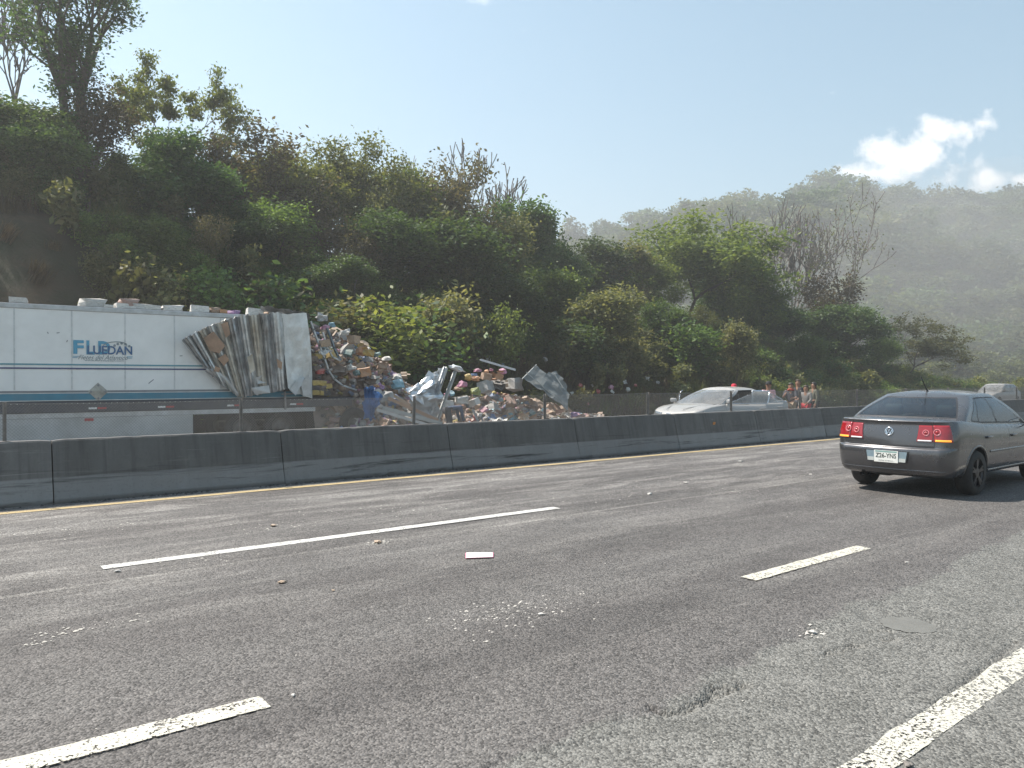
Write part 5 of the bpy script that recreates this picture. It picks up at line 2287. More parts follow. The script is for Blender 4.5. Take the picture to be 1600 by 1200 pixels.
PITCH = 1.325
J0 = 1.955
joints = [J0 + PITCH * k for k in range(-4, 6)]
x_front = joints[0] - PITCH
edges_ = [x_front] + joints
for a, b in zip(edges_[:-1], edges_[1:]):
    mb = MB()
    rows = []
    rr_ = random.Random(int(a * 100))
    for i in range(7):
        x = a + .002 + (b - a - .004) * i / 6
        rows.append([(x, TY - .004 * sin(pi * i / 6) * rr_.uniform(.3, 1.6), z) for z in np.linspace(Z_BOT, Z_TOP - .13, 6)])
    mb.grid(rows)
    tp(mb, 'wall_panel', M['trailer_white'], smooth=True)
    # batten over the joint with its double row of rivets
    mb = MB()
    mb.box((b, TY - .006, (Z_BOT + .30 + Z_TOP - .14) / 2), (.036, .010, Z_TOP - .14 - Z_BOT - .30))
    for z in np.arange(Z_BOT + .34, Z_TOP - .18, .11):
        for dx in (-.015, .015):
            mb.add([(b + dx - .005, TY - .013, z - .005), (b + dx + .005, TY - .013, z - .005), (b + dx + .005, TY - .013, z + .005), (b + dx - .005, TY - .013, z + .005), (b + dx, TY - .017, z)], [(0, 1, 4), (1, 2, 4), (2, 3, 4), (3, 0, 4)])
    tp(mb, 'joint_strip', M['seam_grey'])
X0, X1 = x_front, joints[-1]


def band(name, z0, z1, mat, x1=X1, y=TY - .016, parent=None, x0=X0):
    mb = MB()
    mb.box(((x0 + x1) / 2, y, (z0 + z1) / 2), (x1 - x0, .006, z1 - z0))
    return tp(mb, name, mat, parent)


mb = MB()
mb.bbox(((X0 + 9.9) / 2, TY + .02, Z_TOP - .07), (9.9 - X0, .09, .135), .02)
tp(mb, 'top_rail', M['aluminium'])
band('stripe', 2.00, 2.04, M['trailer_line_teal'])
band('stripe', 1.895, 1.935, M['trailer_navy'])
band('stripe', 1.255, 1.31, M['trailer_greyline'])
band('stripe', 1.235, 1.252, M['tape_white'])
band('stripe', 1.055, 1.232, M['trailer_teal'], 10.1)
band('stripe', 1.034, 1.052, M['tape_white'], 10.1)
mb = MB()
mb.box(((X0 + 11.6) / 2, TY + .0, .875), (11.6 - X0, .10, .30))
mb.box(((X0 + 11.6) / 2, TY - .045, .995), (11.6 - X0, .03, .03))
mb.box(((X0 + 11.6) / 2, TY - .045, .735), (11.6 - X0, .03, .02))
rail = tp(mb, 'side_rail', M['trailer_rail'])
for x in np.arange(X0 + .1, 11.4, .12):
    pass
mb = MB()
for x in np.arange(X0 + .1, 11.4, .14):
    mb.box((x, TY - .062, .96), (.018, .006, .012))
o = tp(mb, 'rail_rivets', M['tape_white'], rail)
o['kind'] = 'stuff'
for px in (153, 260, 367, 464):
    p = atY(px, 638.8, TY - .06)
    for dx, mt, ln in ((-.13, 'tape_white', .20), (.10, 'tape_red', .22)):
        mb = MB()
        mb.box((p.x + dx, TY - .056, .815), (ln, .008, .05))
        tp(mb, 'reflective_tape', M[mt], rail)
mb = MB()
mb.box(((X0 + 10.3) / 2, TY + .02, .635), (10.3 - X0, .05, .135))
tp(mb, 'lower_rail', M['aluminium'])
mb = MB()
mb.box(((X0 + 6.45) / 2, TY + .03, .20), (6.45 - X0, .03, .72))
sk = tp(mb, 'side_skirt', M['skirt_grey'])
p = atY(139, 656, TY)
mb = MB()
mb.box((p.x, TY + .010, .50), (.22, .01, .075))
tp(mb, 'marker_lamp', M['tape_red'], sk)
# floor, roof, far wall, front wall
mb = MB()
mb.box(((X0 + 11.6) / 2, 25.3, .98), (11.6 - X0, 2.5, .10))
tp(mb, 'floor', M['cavity'])
mb = MB()
rows = []
for x in np.linspace(X0, 10.2, 40):
    k = max(0, (x - 8.2) / 2.0)
    rows.append([(x, y, Z_TOP + .01 - .0 * k + .05 * k * sin(x * 7 + y * 2)) for y in np.linspace(TY + .01, TY + 2.55, 9)])
mb.grid(rows)
tp(mb, 'roof', M['aluminium'], smooth=True)
mb = MB()
mb.box(((X0 + 10.2) / 2, TY + 2.55, (Z_BOT + Z_TOP) / 2), (10.2 - X0, .04, Z_TOP - Z_BOT))
tp(mb, 'far_wall', M['trailer_white'])
mb = MB()
mb.box((X0 - .02, 25.3, (Z_BOT + Z_TOP) / 2), (.04, 2.56, Z_TOP - Z_BOT))
tp(mb, 'front_wall', M['trailer_white'])
mb = MB()
mb.box((5.0, 25.3, .80), (13.0, .9, .22))
for x in (7.2, 8.56, 9.8):
    mb.box((x, 25.3, .62), (.15, 2.1, .2))
mb.box((5.5, 26.45, .35), (14.0, .05, 1.0))  # dark sheet added on the far side to shade the gap underneath
for x in (7.95, 9.19):
    mb.box((x, 25.3, .12), (.16, 2.0, .16))
mb.box((8.57, 24.75, .45), (2.3, .12, .25))
mb.box((11.2, 24.7, .35), (1.9, .08, .8))  # dark sheet added near the rear, stands in for shade under the bed
tp(mb, 'chassis_and_shade_sheets', M['underbody'])


def truck_wheel(loc, parent, lean=None, nm='wheel'):
    w = empty(nm, loc)
    if parent is not None:
        w.parent = parent
    if lean is not None:
        w.rotation_euler = lean
    mb = MB()
    mb.lathe([(.29, -.13), (.44, -.135), (.49, -.10), (.505, -.05), (.505, .05), (.49, .10), (.44, .135), (.29, .13)], 36)
    mb.build('tyre', M['rubber'], w, True)
    mb = MB()
    mb.lathe([(.29, -.13), (.275, -.10), (.24, -.03), (.13, -.02), (.12, -.11), (.05, -.13), (.001, -.13)], 30)
    for k in range(10):
        a = 2 * pi * k / 10
        mb.box((.185 * cos(a), -.035, .185 * sin(a)), (.03, .03, .03))
    mb.build('rim', M['rim_truck'], w, True)
    return w


pm('rim_truck', (.13, .12, .115), .6, .3, .25, 8, dirt=(.15, .12, .10), dirt_amt=.6)
for x in (7.95, 9.19):
    for y in (24.28, 26.3):
        truck_wheel(Vector((x, y, TG + .505)) - TO, trailer)
lw = truck_wheel((11.55, 23.75, far_z(23.75) + .52), None, (radians(8), 0, radians(6)), 'loose_wheel')
tag(lw, 'dusty truck wheel standing behind the fence under the spilled cargo', 'wheel')


# lettering on the side
def fit_text(name, txt, px0, px1, y0, y1, mat, parent, dy, bold=.0, shear=0.0, space=1.0):
    a, b = atY(px0, y1, TY), atY(px1, y0, TY)
    o = text_mesh(name, txt, 1.0, mat, parent, (0, 0, 0), (0, 0, 0), bold, shear, space)
    me = o.data
    co = np.empty(len(me.vertices) * 3)
    me.vertices.foreach_get('co', co)
    co = co.reshape(-1, 3)
    lo, hi = co.min(0), co.max(0)
    out = np.zeros_like(co)
    za = atY((px0 + px1) / 2, y1, TY).z
    zb = atY((px0 + px1) / 2, y0, TY).z
    out[:, 0] = a.x + (co[:, 0] - lo[0]) / (hi[0] - lo[0]) * (b.x - a.x) - TO.x
    out[:, 1] = TY - dy - TO.y
    out[:, 2] = za + (co[:, 1] - lo[1]) / (hi[1] - lo[1]) * (zb - za) - TO.z
    me.vertices.foreach_set('co', out.astype(np.float32).ravel())
    me.update()
    return o


sign = empty('lettering', (0, 0, 0))
sign.parent = trailer
fit_text('initial_letter', 'F', 114.5, 131, 531.5, 553, M['logo_cyan'], sign, .020, .035)
fit_text('initial_letter', 'L', 135, 148, 532, 554, M['logo_cyan'], sign, .020, .035)
fit_text('initial_letter', 'D', 153.5, 172.5, 533, 554, M['logo_cyan'], sign, .020, .035)
fit_text('name_letters', 'LUEDAN', 136.5, 206.5, 540.5, 554, M['logo_navy'], sign, .026, .022)
fit_text('script_line', 'Fletes del Atlantico', 122, 200, 555, 562, M['logo_grey'], sign, .020, .0, .45)
fit_text('web_line', 'www.fletesluedan.com', 132, 193, 562, 564.6, M['logo_grey'], sign, .020, .004)
for (pa, pb, yy) in ((114, 123, 556.5), (113, 121, 558.5), (198, 207, 557.5), (199, 206, 559.5)):
    a, b = atY(pa, yy, TY), atY(pb, yy, TY)
    mb = MB()
    mb.box(((a.x + b.x) / 2, TY - .02, (a.z + b.z) / 2), (b.x - a.x, .004, .014))
    tp(mb, 'flourish', M['logo_cyan'], sign)
# grey swirl over the last letters
a = atY(188, 541, TY)
mb = MB()
pts = [(a.x + (.10 + .02 * k) * cos(k * .32) * 1.5, TY - .022, a.z + (.07 + .01 * k) * sin(k * .32)) for k in range(14)]
rows = [[(x, y, z - .012) for (x, y, z) in pts], [(x, y, z + .012) for (x, y, z) in pts]]
mb.grid(rows)
tp(mb, 'emblem_swirl', M['logo_grey'], sign)
for k, (pa, ya) in enumerate(((179, 540), (184, 537.5), (190, 536.5), (196, 538), (202, 541))):
    q = atY(pa, ya, TY)
    mb = MB()
    mb.lathe([(.001, 0), (.035, 0)], 10, 'Y', (q.x, TY - .022, q.z))
    tp(mb, 'emblem_dot', M['logo_grey'], sign)
# hazard placard holder, a bent diamond plate
c_ = atY(153, 612, TY)
mb = MB()
h = .255
ctr = (c_.x, TY - .075, c_.z)
P4 = [(c_.x, TY - .03, c_.z + h), (c_.x + h, TY - .03, c_.z), (c_.x, TY - .03, c_.z - h), (c_.x - h, TY - .03, c_.z)]
mb.add(P4 + [(c_.x, TY - .055, c_.z + h * .15)], [(0, 4, 1), (1, 4, 2), (2, 4, 3), (3, 4, 0)])
mb.add([Vector(q) + Vector((0, .012, 0)) for q in P4], [(0, 1, 2, 3)])
pl_ = tp(mb, 'hazard_placard', M['placard'])
for q in P4:
    mb = MB()
    mid = Vector(q).lerp(Vector(ctr), .3)
    mb.box((mid.x, TY - .048, mid.z), (.05, .012, .05), Matrix.Rotation(radians(45), 3, 'Y'))
    tp(mb, 'placard_clip', M['trailer_greyline'], pl_)
# small scrapes on the panels
for (pa, ya, ln, an) in ((236, 596, .18, .7), (91, 520, .07, .2), (105, 533, .06, 1.2), (283, 556, .08, .1), (75, 520, .05, 2)):
    q = atY(pa, ya, TY)
    mb = MB()
    mb.box((q.x, TY - .0075, q.z), (ln, .003, .022), Matrix.Rotation(-an, 3, 'Y'))
    tp(mb, 'scrape', M['trailer_greyline'])

# ---- the torn wall, folded back like a fan: every pleat is a strip of its own
R_ = random.Random(17)
TOPS = [(285, 531), (297, 524), (309, 517), (322, 512), (336, 506), (352, 500), (370, 495), (388, 492), (405, 490), (422, 489), (440, 489)]
BOTS = [(332, 588), (345, 600), (356, 607), (364, 614), (372, 619), (381, 621), (392, 619), (404, 616), (418, 613), (433, 611), (449, 608)]
MT = ['torn_liner_dark', 'torn_liner', 'torn_liner_warm', 'torn_liner', 'torn_liner_warm', 'torn_liner_dark', 'torn_liner', 'torn_liner_warm', 'torn_liner_dark', 'torn_liner']
for k in range(10):
    rows = []
    nu, nv = 7, 12
    ph = R_.uniform(0, 6)
    for i in range(nu + 1):
        u = i / nu
        tx = TOPS[k][0] + (TOPS[k + 1][0] - TOPS[k][0]) * u
        ty = TOPS[k][1] + (TOPS[k + 1][1] - TOPS[k][1]) * u + R_.uniform(-2.2, 2.2)
        bx = BOTS[k][0] + (BOTS[k + 1][0] - BOTS[k][0]) * u
        by = BOTS[k][1] + (BOTS[k + 1][1] - BOTS[k][1]) * u + R_.uniform(-1.5, 1.5)
        row = []
        for j in range(nv + 1):
            v = j / nv
            px = bx + (tx - bx) * v + .7 * sin(v * 5 + ph) * (1 - v) * v
            py = by + (ty - by) * v
            fold = (.17 * (.35 + .65 * v)) * min(1, 1.6 * (1 - abs(2 * u - 1))) + (.05 if u > .5 else 0) + .010 * sin(9 * v + ph + 3 * u) + (R_.uniform(-.05, .03) if R_.random() < .06 else R_.uniform(-.004, .004))
            Y = TY - .12 - .05 - fold - .10 * v
            row.append(atY(px, py, Y))
        rows.append(row)
    mb = MB()
    mb.grid(rows)
    o = tp(mb, 'torn_pleat', M[MT[k]], bevel=0)
    md = o.modifiers.new('thickness', 'SOLIDIFY')
    md.thickness = .012
# ribs along the folds
for k in range(0, 11):
    a, b = BOTS[k], TOPS[k]
    pts = []
    for v in np.linspace(.02, 1.0, 7):
        pts.append(atY(a[0] + (b[0] - a[0]) * v + R_.uniform(-.8, .8), a[1] + (b[1] - a[1]) * v, TY - .19 - .10 * v))
    mb = MB()
    mb.tube(pts, [.022] * 7, 5)
    tp(mb, 'wall_post', M['torn_liner_dark' if k % 3 else 'aluminium'])
# plywood lining still clinging to the fan
for poly, mt in (([(318, 528), (334, 518), (352, 540), (343, 552), (328, 548)], 'plywood'), ([(340, 560), (352, 553), (358, 562), (350, 572)], 'plywood'),
                 ([(345, 506), (356, 503), (360, 522), (353, 528)], 'plywood'), ([(386, 558), (394, 553), (399, 578), (391, 584)], 'torn_liner_warm'), ([(432, 560), (441, 566), (440, 577), (434, 574)], 'plywood'),
                 ([(336, 572), (344, 575), (342, 582), (334, 580)], 'plywood'), ([(399, 590), (410, 586), (404, 594), (416, 598), (402, 600)], 'aluminium'), ([(392, 606), (420, 602), (422, 614), (398, 616)], 'aluminium')):
    mb = MB()
    mb.plate([atY(x, y, TY - .50 + R_.uniform(-.03, .03)) for x, y in poly], (0, -1, 0), .012)
    tp(mb, 'lining_board', M[mt])
# lowest ragged tongue left of the fan, and the fringe of splinters
mb = MB()
rows = []
for i, (px, py, w) in enumerate(((322, 576, 5), (334, 580, 7), (346, 586, 7), (357, 596, 6), (364, 606, 5), (372, 617, 4))):
    rows.append([atY(px, py - w, TY - .22), atY(px + 1, py, TY - .34), atY(px - 1, py + w, TY - .25)])
mb.grid(rows)
o = tp(mb, 'torn_tongue', M['aluminium'], smooth=True)
# broad white piece of outer skin at the right end of the fan
rows = []
A_ = [(438, 491), (447, 490), (457, 489), (468, 489), (477, 491), (481, 510), ]
for i in range(9):
    u = i / 8
    row = []
    for j in range(13):
        v = j / 12
        tx, ty = 438 + 41 * u, 491 - 2 * u + R_.uniform(-1, 1)
        bx, by = 450 + 38 * u, 607 + 15 * u ** .6 + R_.uniform(-1.2, 1.2)
        px = bx + (tx - bx) * v + (3.0 * sin(v * 3.1) if u > .5 else 0)
        py = by + (ty - by) * v
        Y = TY - .30 + .10 * sin(u * 3.2) - .04 * sin(v * 7 + u * 4) + (.10 * (u - .75) if u > .75 else 0)
        if v < .28 and u < .55:
            Y -= .12 * (.28 - v) / .28
        Y += R_.uniform(-.022, .022) + .05 * mnoise.noise(Vector((u * 2.2, v * 4.1, 4)))
        row.append(atY(px, py, Y))
    rows.append(row)
mb = MB()
mb.grid(rows)
pm('torn_skin_white', (.78, .77, .73), .45, 0, .1, 3, dirt=(.36, .33, .29), dirt_amt=.7)
o = tp(mb, 'torn_skin', M['torn_skin_white'], smooth=False)
md = o.modifiers.new('thickness', 'SOLIDIFY')
md.thickness = .01
# dents, creases as small folded flaps on it
for poly in ([(452, 608), (462, 596), (474, 588), (478, 592), (468, 606), (462, 618)], [(470, 600), (482, 585), (487, 600), (486, 620), (474, 619)]):
    mb = MB()
    mb.plate([atY(x, y, TY - .40 + R_.uniform(-.06, .03)) for x, y in poly], (0, -1, 0), .008)
    tp(mb, 'skin_flap', M['aluminium'])
# crumpled roof edge over the opening
rows = []
for i in range(15):
    u = i / 14
    px = 408 + 76 * u
    row = []
    for j in range(4):
        row.append(atY(px + R_.uniform(-1, 1), 477 + 13 * u + j * 3.2 + R_.uniform(-2, 1.4), TY - .25 + .30 * j * .6 + R_.uniform(-.06, .06)))
    rows.append(row)
mb = MB()
mb.grid(rows)
tp(mb, 'crumpled_roof_edge', M['aluminium'])
# bent roof rail hanging down the cargo, and a second strut
for nm, pts, w, mt in (('bent_rail', [(486, 503), (490, 515), (499, 540), (507, 560), (513, 578), (522, 592), (535, 602), (556, 609)], .075, 'aluminium'),
                       ('bent_strut', [(511, 513), (516, 525), (522, 543), (528, 556), (532, 562)], .11, 'trailer_line_steel'),
                       ('bent_strut', [(505, 520), (510, 540), (520, 558), (531, 563)], .05, 'aluminium')):
    if mt not in M:
        pm(mt, (.16, .21, .25), .4, .5, .2, 8)
    mb = MB()
    P_ = [atY(x, y, TY - .35 - .0 * i) for i, (x, y) in enumerate(pts)]
    for a, b in zip(P_[:-1], P_[1:]):
        d = (b - a).normalized() * .02
        mb.bar(a - d, b + d, w, .05)
    tp(mb, nm, M[mt])
# door frame hanging at the floor line
mb = MB()
a, b = atY(445, 612, TY - .2), atY(446, 640, TY - .12)
mb.bar(a, b, .06, .05)
mb.bar(atY(440, 616, TY - .2), atY(500, 612, TY - .1), .03, .04)
tp(mb, 'hanging_bracket', M['torn_liner_dark'])
# ================================================================== spilled cargo and litter
CLR = dict(
    brown=((.30, .185, .115), 'brown cardboard'), tan=((.40, .27, .17), 'tan cardboard'), rose=((.36, .22, .18), 'pinkish brown cardboard'), dark=((.12, .085, .065), 'dark brown'),
    white=((.62, .61, .58), 'white'), grey=((.33, .34, .34), 'grey'), yellow=((.50, .35, .08), 'yellow'), teal=((.13, .26, .26), 'teal'), pink=((.55, .22, .36), 'pink'),
    purple=((.26, .14, .32), 'purple'), orange=((.52, .25, .11), 'orange'), blue=((.06, .17, .38), 'blue'), red=((.45, .06, .05), 'red'), black=((.03, .03, .033), 'black'), lime=((.24, .29, .08), 'lime green'), sky=((.16, .38, .48), 'light blue'))
for k, (c, _) in CLR.items():
    pm('pk_' + k, c, .75, 0, .22, 7, dirt=tuple(x * .55 + .05 for x in c), dirt_amt=.5, rnd=.18, dust=.6)
pm('foil', (.62, .63, .64), .28, .75, .25, 4, bump=.5, bscale=8)
pm('film', (.58, .60, .62), .35, 0, .2, 6)
pm('tarp_grey', (.155, .165, .16), .6, .15, .25, 2.5, dirt=(.16, .16, .15), dirt_amt=.6)
pm('tarp_edge', (.34, .35, .34), .5, .2, .15)
pm('tarp_blue', (.035, .12, .30), .45, 0, .3, 5)
pm('rubble', (.15, .115, .095), .95, 0, .45, 5, dirt=(.30, .24, .20), dirt_amt=.7, bump=.8, bscale=16)


def crate_mesh(seed, crush=.10, flaps=False):
    r = random.Random(seed)
    bm = bmesh.new()
    bmesh.ops.create_cube(bm, size=1.0)
    bmesh.ops.subdivide_edges(bm, edges=bm.edges[:], cuts=1, use_grid_fill=True)
    for v in bm.verts:
        v.co += Vector((r.gauss(0, crush), r.gauss(0, crush), r.gauss(0, crush))) * .6
        if v.co.z > .3:
            v.co.z -= abs(r.gauss(0, crush))
    if flaps:
        top = [f for f in bm.faces if f.normal.z > .8]
        bmesh.ops.delete(bm, geom=top, context='FACES')
        for (x, y) in ((.5, 0), (-.5, 0), (0, .5), (0, -.5)):
            lift = r.uniform(-.25, .4)
            o = Vector((x, y, 0)) * r.uniform(.7, 1.0)
            s = Vector((y, x, 0))
            a = [Vector((x, y, .46)) - s, Vector((x, y, .46)) + s, Vector((x, y, .46)) + s * .9 + o + Vector((0, 0, lift)), Vector((x, y, .46)) - s * .9 + o + Vector((0, 0, lift))]
            bm.faces.new([bm.verts.new(q) for q in a])
    me = bpy.data.meshes.new('package')
    bm.to_mesh(me)
    bm.free()
    me.materials.append(M['pk_brown'])
    return me


def bag_mesh(seed, rough=.42):
    r = random.Random(seed)
    bm = bmesh.new()
    bmesh.ops.create_icosphere(bm, subdivisions=2, radius=.55)
    for v in bm.verts:
        k = 1 + rough * mnoise.noise(v.co * 3.2 + Vector((seed, 0, 0))) * 1.6 + r.gauss(0, .09)
        v.co = Vector((v.co.x * k, v.co.y * k * .8, v.co.z * k * .7))
        if v.co.z < -.22:
            v.co.z = -.22 + (v.co.z + .22) * .2
    me = bpy.data.meshes.new('bag')
    bm.to_mesh(me)
    bm.free()
    me.materials.append(M['pk_white'])
    return me


def scrap_mesh(seed, amp=.16, n=4):
    r = random.Random(seed)
    rows = []
    for i in range(n + 1):
        rows.append([(i / n - .5 + r.gauss(0, .04), j / n - .5 + r.gauss(0, .04), r.gauss(0, amp)) for j in range(n + 1)])
    mb = MB()
    mb.grid(rows)
    return mb.mesh('scrap', M['film'])


CR = [crate_mesh(k, .05 + .05 * (k % 3), k % 3 == 2) for k in range(9)]
BG = [bag_mesh(k) for k in range(5)]
SC = [scrap_mesh(k) for k in range(6)]


def place(name, me, loc, size, rot, clr, label, cat, group):
    o = bpy.data.objects.new(name, me)
    col.objects.link(o)
    o.location = loc
    o.scale = size if hasattr(size, '__len__') else (size,) * 3
    o.rotation_euler = rot
    o.material_slots[0].link = 'OBJECT'
    o.material_slots[0].material = M[clr] if clr in M else M['pk_' + clr]
    return tag(o, label, cat, group)


# packages lying on the trailer roof
ROOF = [(29, 470, 24, 7, 'white', 'white wrapped package alone on the trailer roof at the far left'), (144, 473, 30, 10, 'white', 'biggest white wrapped package on the trailer roof, above the lettering'),
        (167, 478, 14, 3, 'white', 'thin white packet right beside the biggest roof package'), (201, 470.5, 24, 8, 'rose', 'pinkish brown box on the trailer roof between white packets'),
        (195, 478, 28, 6, 'white', 'white packet under the pinkish box on the roof'), (219, 478.5, 26, 7, 'white', 'white packet on the roof just right of the pinkish box'),
        (238, 481, 22, 6, 'white', 'crumpled white packet at the right end of the roof row'), (269, 481, 27, 7, 'white', 'lone white package on the roof midway to the torn wall'),
        (312, 482, 27, 8, 'white', 'white package on the roof just before the torn wall'), (333, 485, 12, 7, 'brown', 'small brown packet on the roof by the torn wall'),
        (345, 486, 12, 5, 'orange', 'small orange packet on the roof by the torn wall'), (365, 487, 10, 5, 'purple', 'small purple packet on the roof by the torn wall'),
        (398, 479, 24, 8, 'white', 'white package on top of the crumpled roof edge'), (423, 481, 16, 6, 'tan', 'tan packet lying on the crumpled roof edge')]
rr_ = random.Random(41)
for i, (px, py, w, h, c, lb) in enumerate(ROOF):
    p = atY(px, py, TY + .45)
    k = p.y / (sin(YAW) - (px - 800) / 1200 * cos(YAW)) / 1200
    hh = max(.10, h * k * 1.45)
    z = Z_TOP + hh / 2 + .012
    if i in (3,):
        z += .10
    place('wrapped_package' if c == 'white' else 'carton', CR[i % 2], (p.x, TY + .45, z), (w * k * 1.0, .42, hh), (0, rr_.uniform(-.04, .04), rr_.uniform(-.25, .25)), c, lb, 'package', 'packages on the trailer roof')

# ---- the mound under the spill
MX = [9.6, 10.4, 11.1, 12.2, 13.0, 13.8, 14.7, 15.5, 16.5, 17.3, 18.3, 19.6, 20.6, 22.0, 23.6, 25.5]
MH = [1.6, 3.0, 3.30, 3.02, 2.5, 1.92, 1.22, .72, .38, .62, .95, .85, .55, .25, -.15, -.4]
MY = [22.6, 23.2, 24.0, 24.8, 25.6, 26.4, 27.2, 28.0]
MC = [0, .12, .42, .78, 1.0, .92, .6, .35]


def mound_z(x, y):
    g = far_z(y)
    f = np.interp(y, MY, MC)
    if y < 24.4 and x < 12.4:
        f *= min(1, max(0, (x - 11.3) / 1.1, (y - 23.9) / .5))
    n = mnoise.noise(Vector((x * 1.6, y * 1.6, 2))) * .16 + mnoise.noise(Vector((x * 4, y * 4, 9))) * .08
    return g + max(0, (np.interp(x, MX, MH) - g)) * f + n * min(1, f * 2.5)


xs_ = np.arange(10.3, 25.6, .16)
ys_ = np.arange(22.4, 28.1, .16)
V = np.array([(x, y, mound_z(x, y)) for x in xs_ for y in ys_])
i_ = np.arange(len(xs_) - 1)[:, None] * len(ys_) + np.arange(len(ys_) - 1)[None, :]
F = np.stack([i_, i_ + len(ys_), i_ + len(ys_) + 1, i_ + 1], -1).reshape(-1, 4)
o = link_mesh('debris_mound', quick_mesh('debris_mound', V, F, M['rubble']))
tag(o, 'trodden mass of crushed packing and dirt under the spilled cargo', 'rubble', kind='stuff')

# small torn packing between the cartons, too much to count
t = NT('packing_bits')
isl = t.n('ShaderNodeNewGeometry').outputs['Random Per Island']
rp_ = t.n('ShaderNodeValToRGB')
rp_.color_ramp.interpolation = 'CONSTANT'
pal = [(.28, .18, .12), (.36, .25, .17), (.34, .22, .18), (.55, .53, .50), (.20, .14, .10), (.40, .30, .22), (.60, .59, .57), (.30, .31, .32), (.36, .24, .20), (.13, .22, .24), (.45, .36, .12), (.40, .22, .28), (.33, .21, .14), (.10, .09, .09), (.50, .42, .36), (.18, .24, .36)]
el = rp_.color_ramp.elements
while len(el) < len(pal):
    el.new(.5)
for i_, c_ in enumerate(pal):
    el[i_].position = i_ / len(pal)
    el[i_].color = (*c_, 1)
t.nt.links.new(isl, rp_.inputs[0])
M['packing_bits'] = t.done(t.bsdf(t.mix(t.mapr(t.noise(t.pos, 14, 4), .3, .7, 0, .45), rp_.outputs[0], (.16, .13, .11)), .75))
r = rng(606)
V, F = [], []
cube_f = [(0, 3, 2, 1), (4, 5, 6, 7), (0, 1, 5, 4), (1, 2, 6, 5), (2, 3, 7, 6), (3, 0, 4, 7)]
for k in range(4200):
    x = r.uniform(10.5, 24.8) if k % 2 else r.uniform(10.6, 15.5)
    y = r.uniform(22.5, 26.6)
    z = mound_z(x, y) + r.uniform(0, .12)
    s = r.uniform(.035, .115)
    hx, hy, hz = s * r.uniform(.6, 1.6), s * r.uniform(.5, 1.2), s * r.uniform(.1, .9)
    e = Matrix.Rotation(r.uniform(0, 6.28), 3, 'Z') @ Matrix.Rotation(r.normal(0, .6), 3, 'X') @ Matrix.Rotation(r.normal(0, .6), 3, 'Y')
    b = len(V)
    for sz_ in (-1, 1):
        for (a1, a2) in ((-1, -1), (1, -1), (1, 1), (-1, 1)):
            q = e @ Vector((a1 * hx * r.uniform(.7, 1.1), a2 * hy * r.uniform(.7, 1.1), sz_ * hz * r.uniform(.7, 1.2)))
            V.append((x + q.x, y + q.y, z + q.z))
    F += [tuple(b + i_ for i_ in f_) for f_ in cube_f]
o = link_mesh('packing_litter', quick_mesh('packing_litter', V, F, M['packing_bits']))
tag(o, 'small torn packing and packets filling the spill between the cartons', 'packing', kind='stuff')

ZONES = [(10.0, 12.0, 'beside the bent rail'), (12.0, 13.0, 'on the upper spill'), (13.0, 14.1, 'above the blue sheet'),
         (14.1, 15.6, 'left of the silver sheet'), (15.6, 17.6, 'behind the leaning beams'), (17.6, 19.4, 'in the coloured heap'),
         (19.4, 21.2, 'under the grey panel'), (21.2, 26, 'at the right end of the heap')]


def zone(x):
    for a, b, s in ZONES:
        if a <= x < b:
            return s
    return 'in the spill'


def layer(y):
    return 'lowest' if y < 23.5 else ('low down' if y < 24.2 else ('half way up' if y < 25.0 else 'near the top'))


R2 = random.Random(1234)
n_made = 0


def spill(n, x0, x1, clrs, smin, smax, y0=22.9, y1=26.0, bagp=.18, scrapp=.12):
    for _ in range(n):
        x = R2.uniform(x0, x1)
        y = R2.uniform(y0, y1)
        c = R2.choice(clrs)
        s = R2.uniform(smin, smax)
        z = mound_z(x, y)
        q = R2.random()
        rot = (R2.gauss(0, .5), R2.gauss(0, .5), R2.uniform(0, 6.28))
        nm = CLR[c][1].replace(' cardboard', '')
        big = 'small' if s < smin + (smax - smin) * .33 else ('large' if s > smin + (smax - smin) * .7 else 'middling')
        if q < bagp:
            place('bundle', R2.choice(BG), (x, y, z + s * .25), s, rot, c, '%s crumpled %s bundle %s, %s' % (big, nm, zone(x), layer(y)), 'bundle', 'spilled bundles')
        elif q < bagp + scrapp:
            place('scrap', R2.choice(SC), (x, y, z + s * .3), s * 1.3, (R2.gauss(0, .9), R2.gauss(0, .9), R2.uniform(0, 6.28)), c, '%s torn %s sheet %s, %s' % (big, nm, zone(x), layer(y)), 'scrap', 'spilled scraps')
        else:
            sz = (s * R2.uniform(.8, 1.4), s * R2.uniform(.6, 1.0), s * R2.uniform(.5, .95))
            ci = R2.randrange(9)
            st = ('burst' if ci % 3 == 2 else 'crushed') if ci > 1 else 'sound'
            place('carton', CR[ci], (x, y, z + s * .28), sz, rot, c, '%s %s %s carton %s, %s' % (big, st, nm, zone(x), layer(y)), 'carton', 'spilled cartons')


cart = ['brown'] * 6 + ['rose'] * 4 + ['tan'] * 4 + ['dark'] * 2
mixd = ['white'] * 4 + ['grey'] * 3 + ['yellow', 'teal', 'teal', 'purple', 'black', 'blue', 'red', 'sky', 'pink']
spill(110, 10.9, 14.4, cart * 2 + mixd, .22, .42, 22.9, 25.9)
spill(62, 11.2, 15.4, mixd + cart, .18, .36, 22.9, 25.9, .3, .2)
spill(38, 14.2, 17.6, cart + mixd, .18, .36, 22.9, 25.6, .2, .25)
spill(34, 17.0, 19.6, ['rose', 'tan', 'white', 'white', 'brown', 'tan'] * 2 + mixd, .2, .4, 22.8, 25.4, .15, .2)
spill(56, 18.6, 22.0, cart * 3 + ['sky', 'grey', 'white'], .24, .46, 22.8, 25.4, .05, .1)
spill(22, 21.0, 24.6, cart + ['white', 'white', 'grey', 'purple'], .18, .34, 22.8, 25.6, .1, .3)
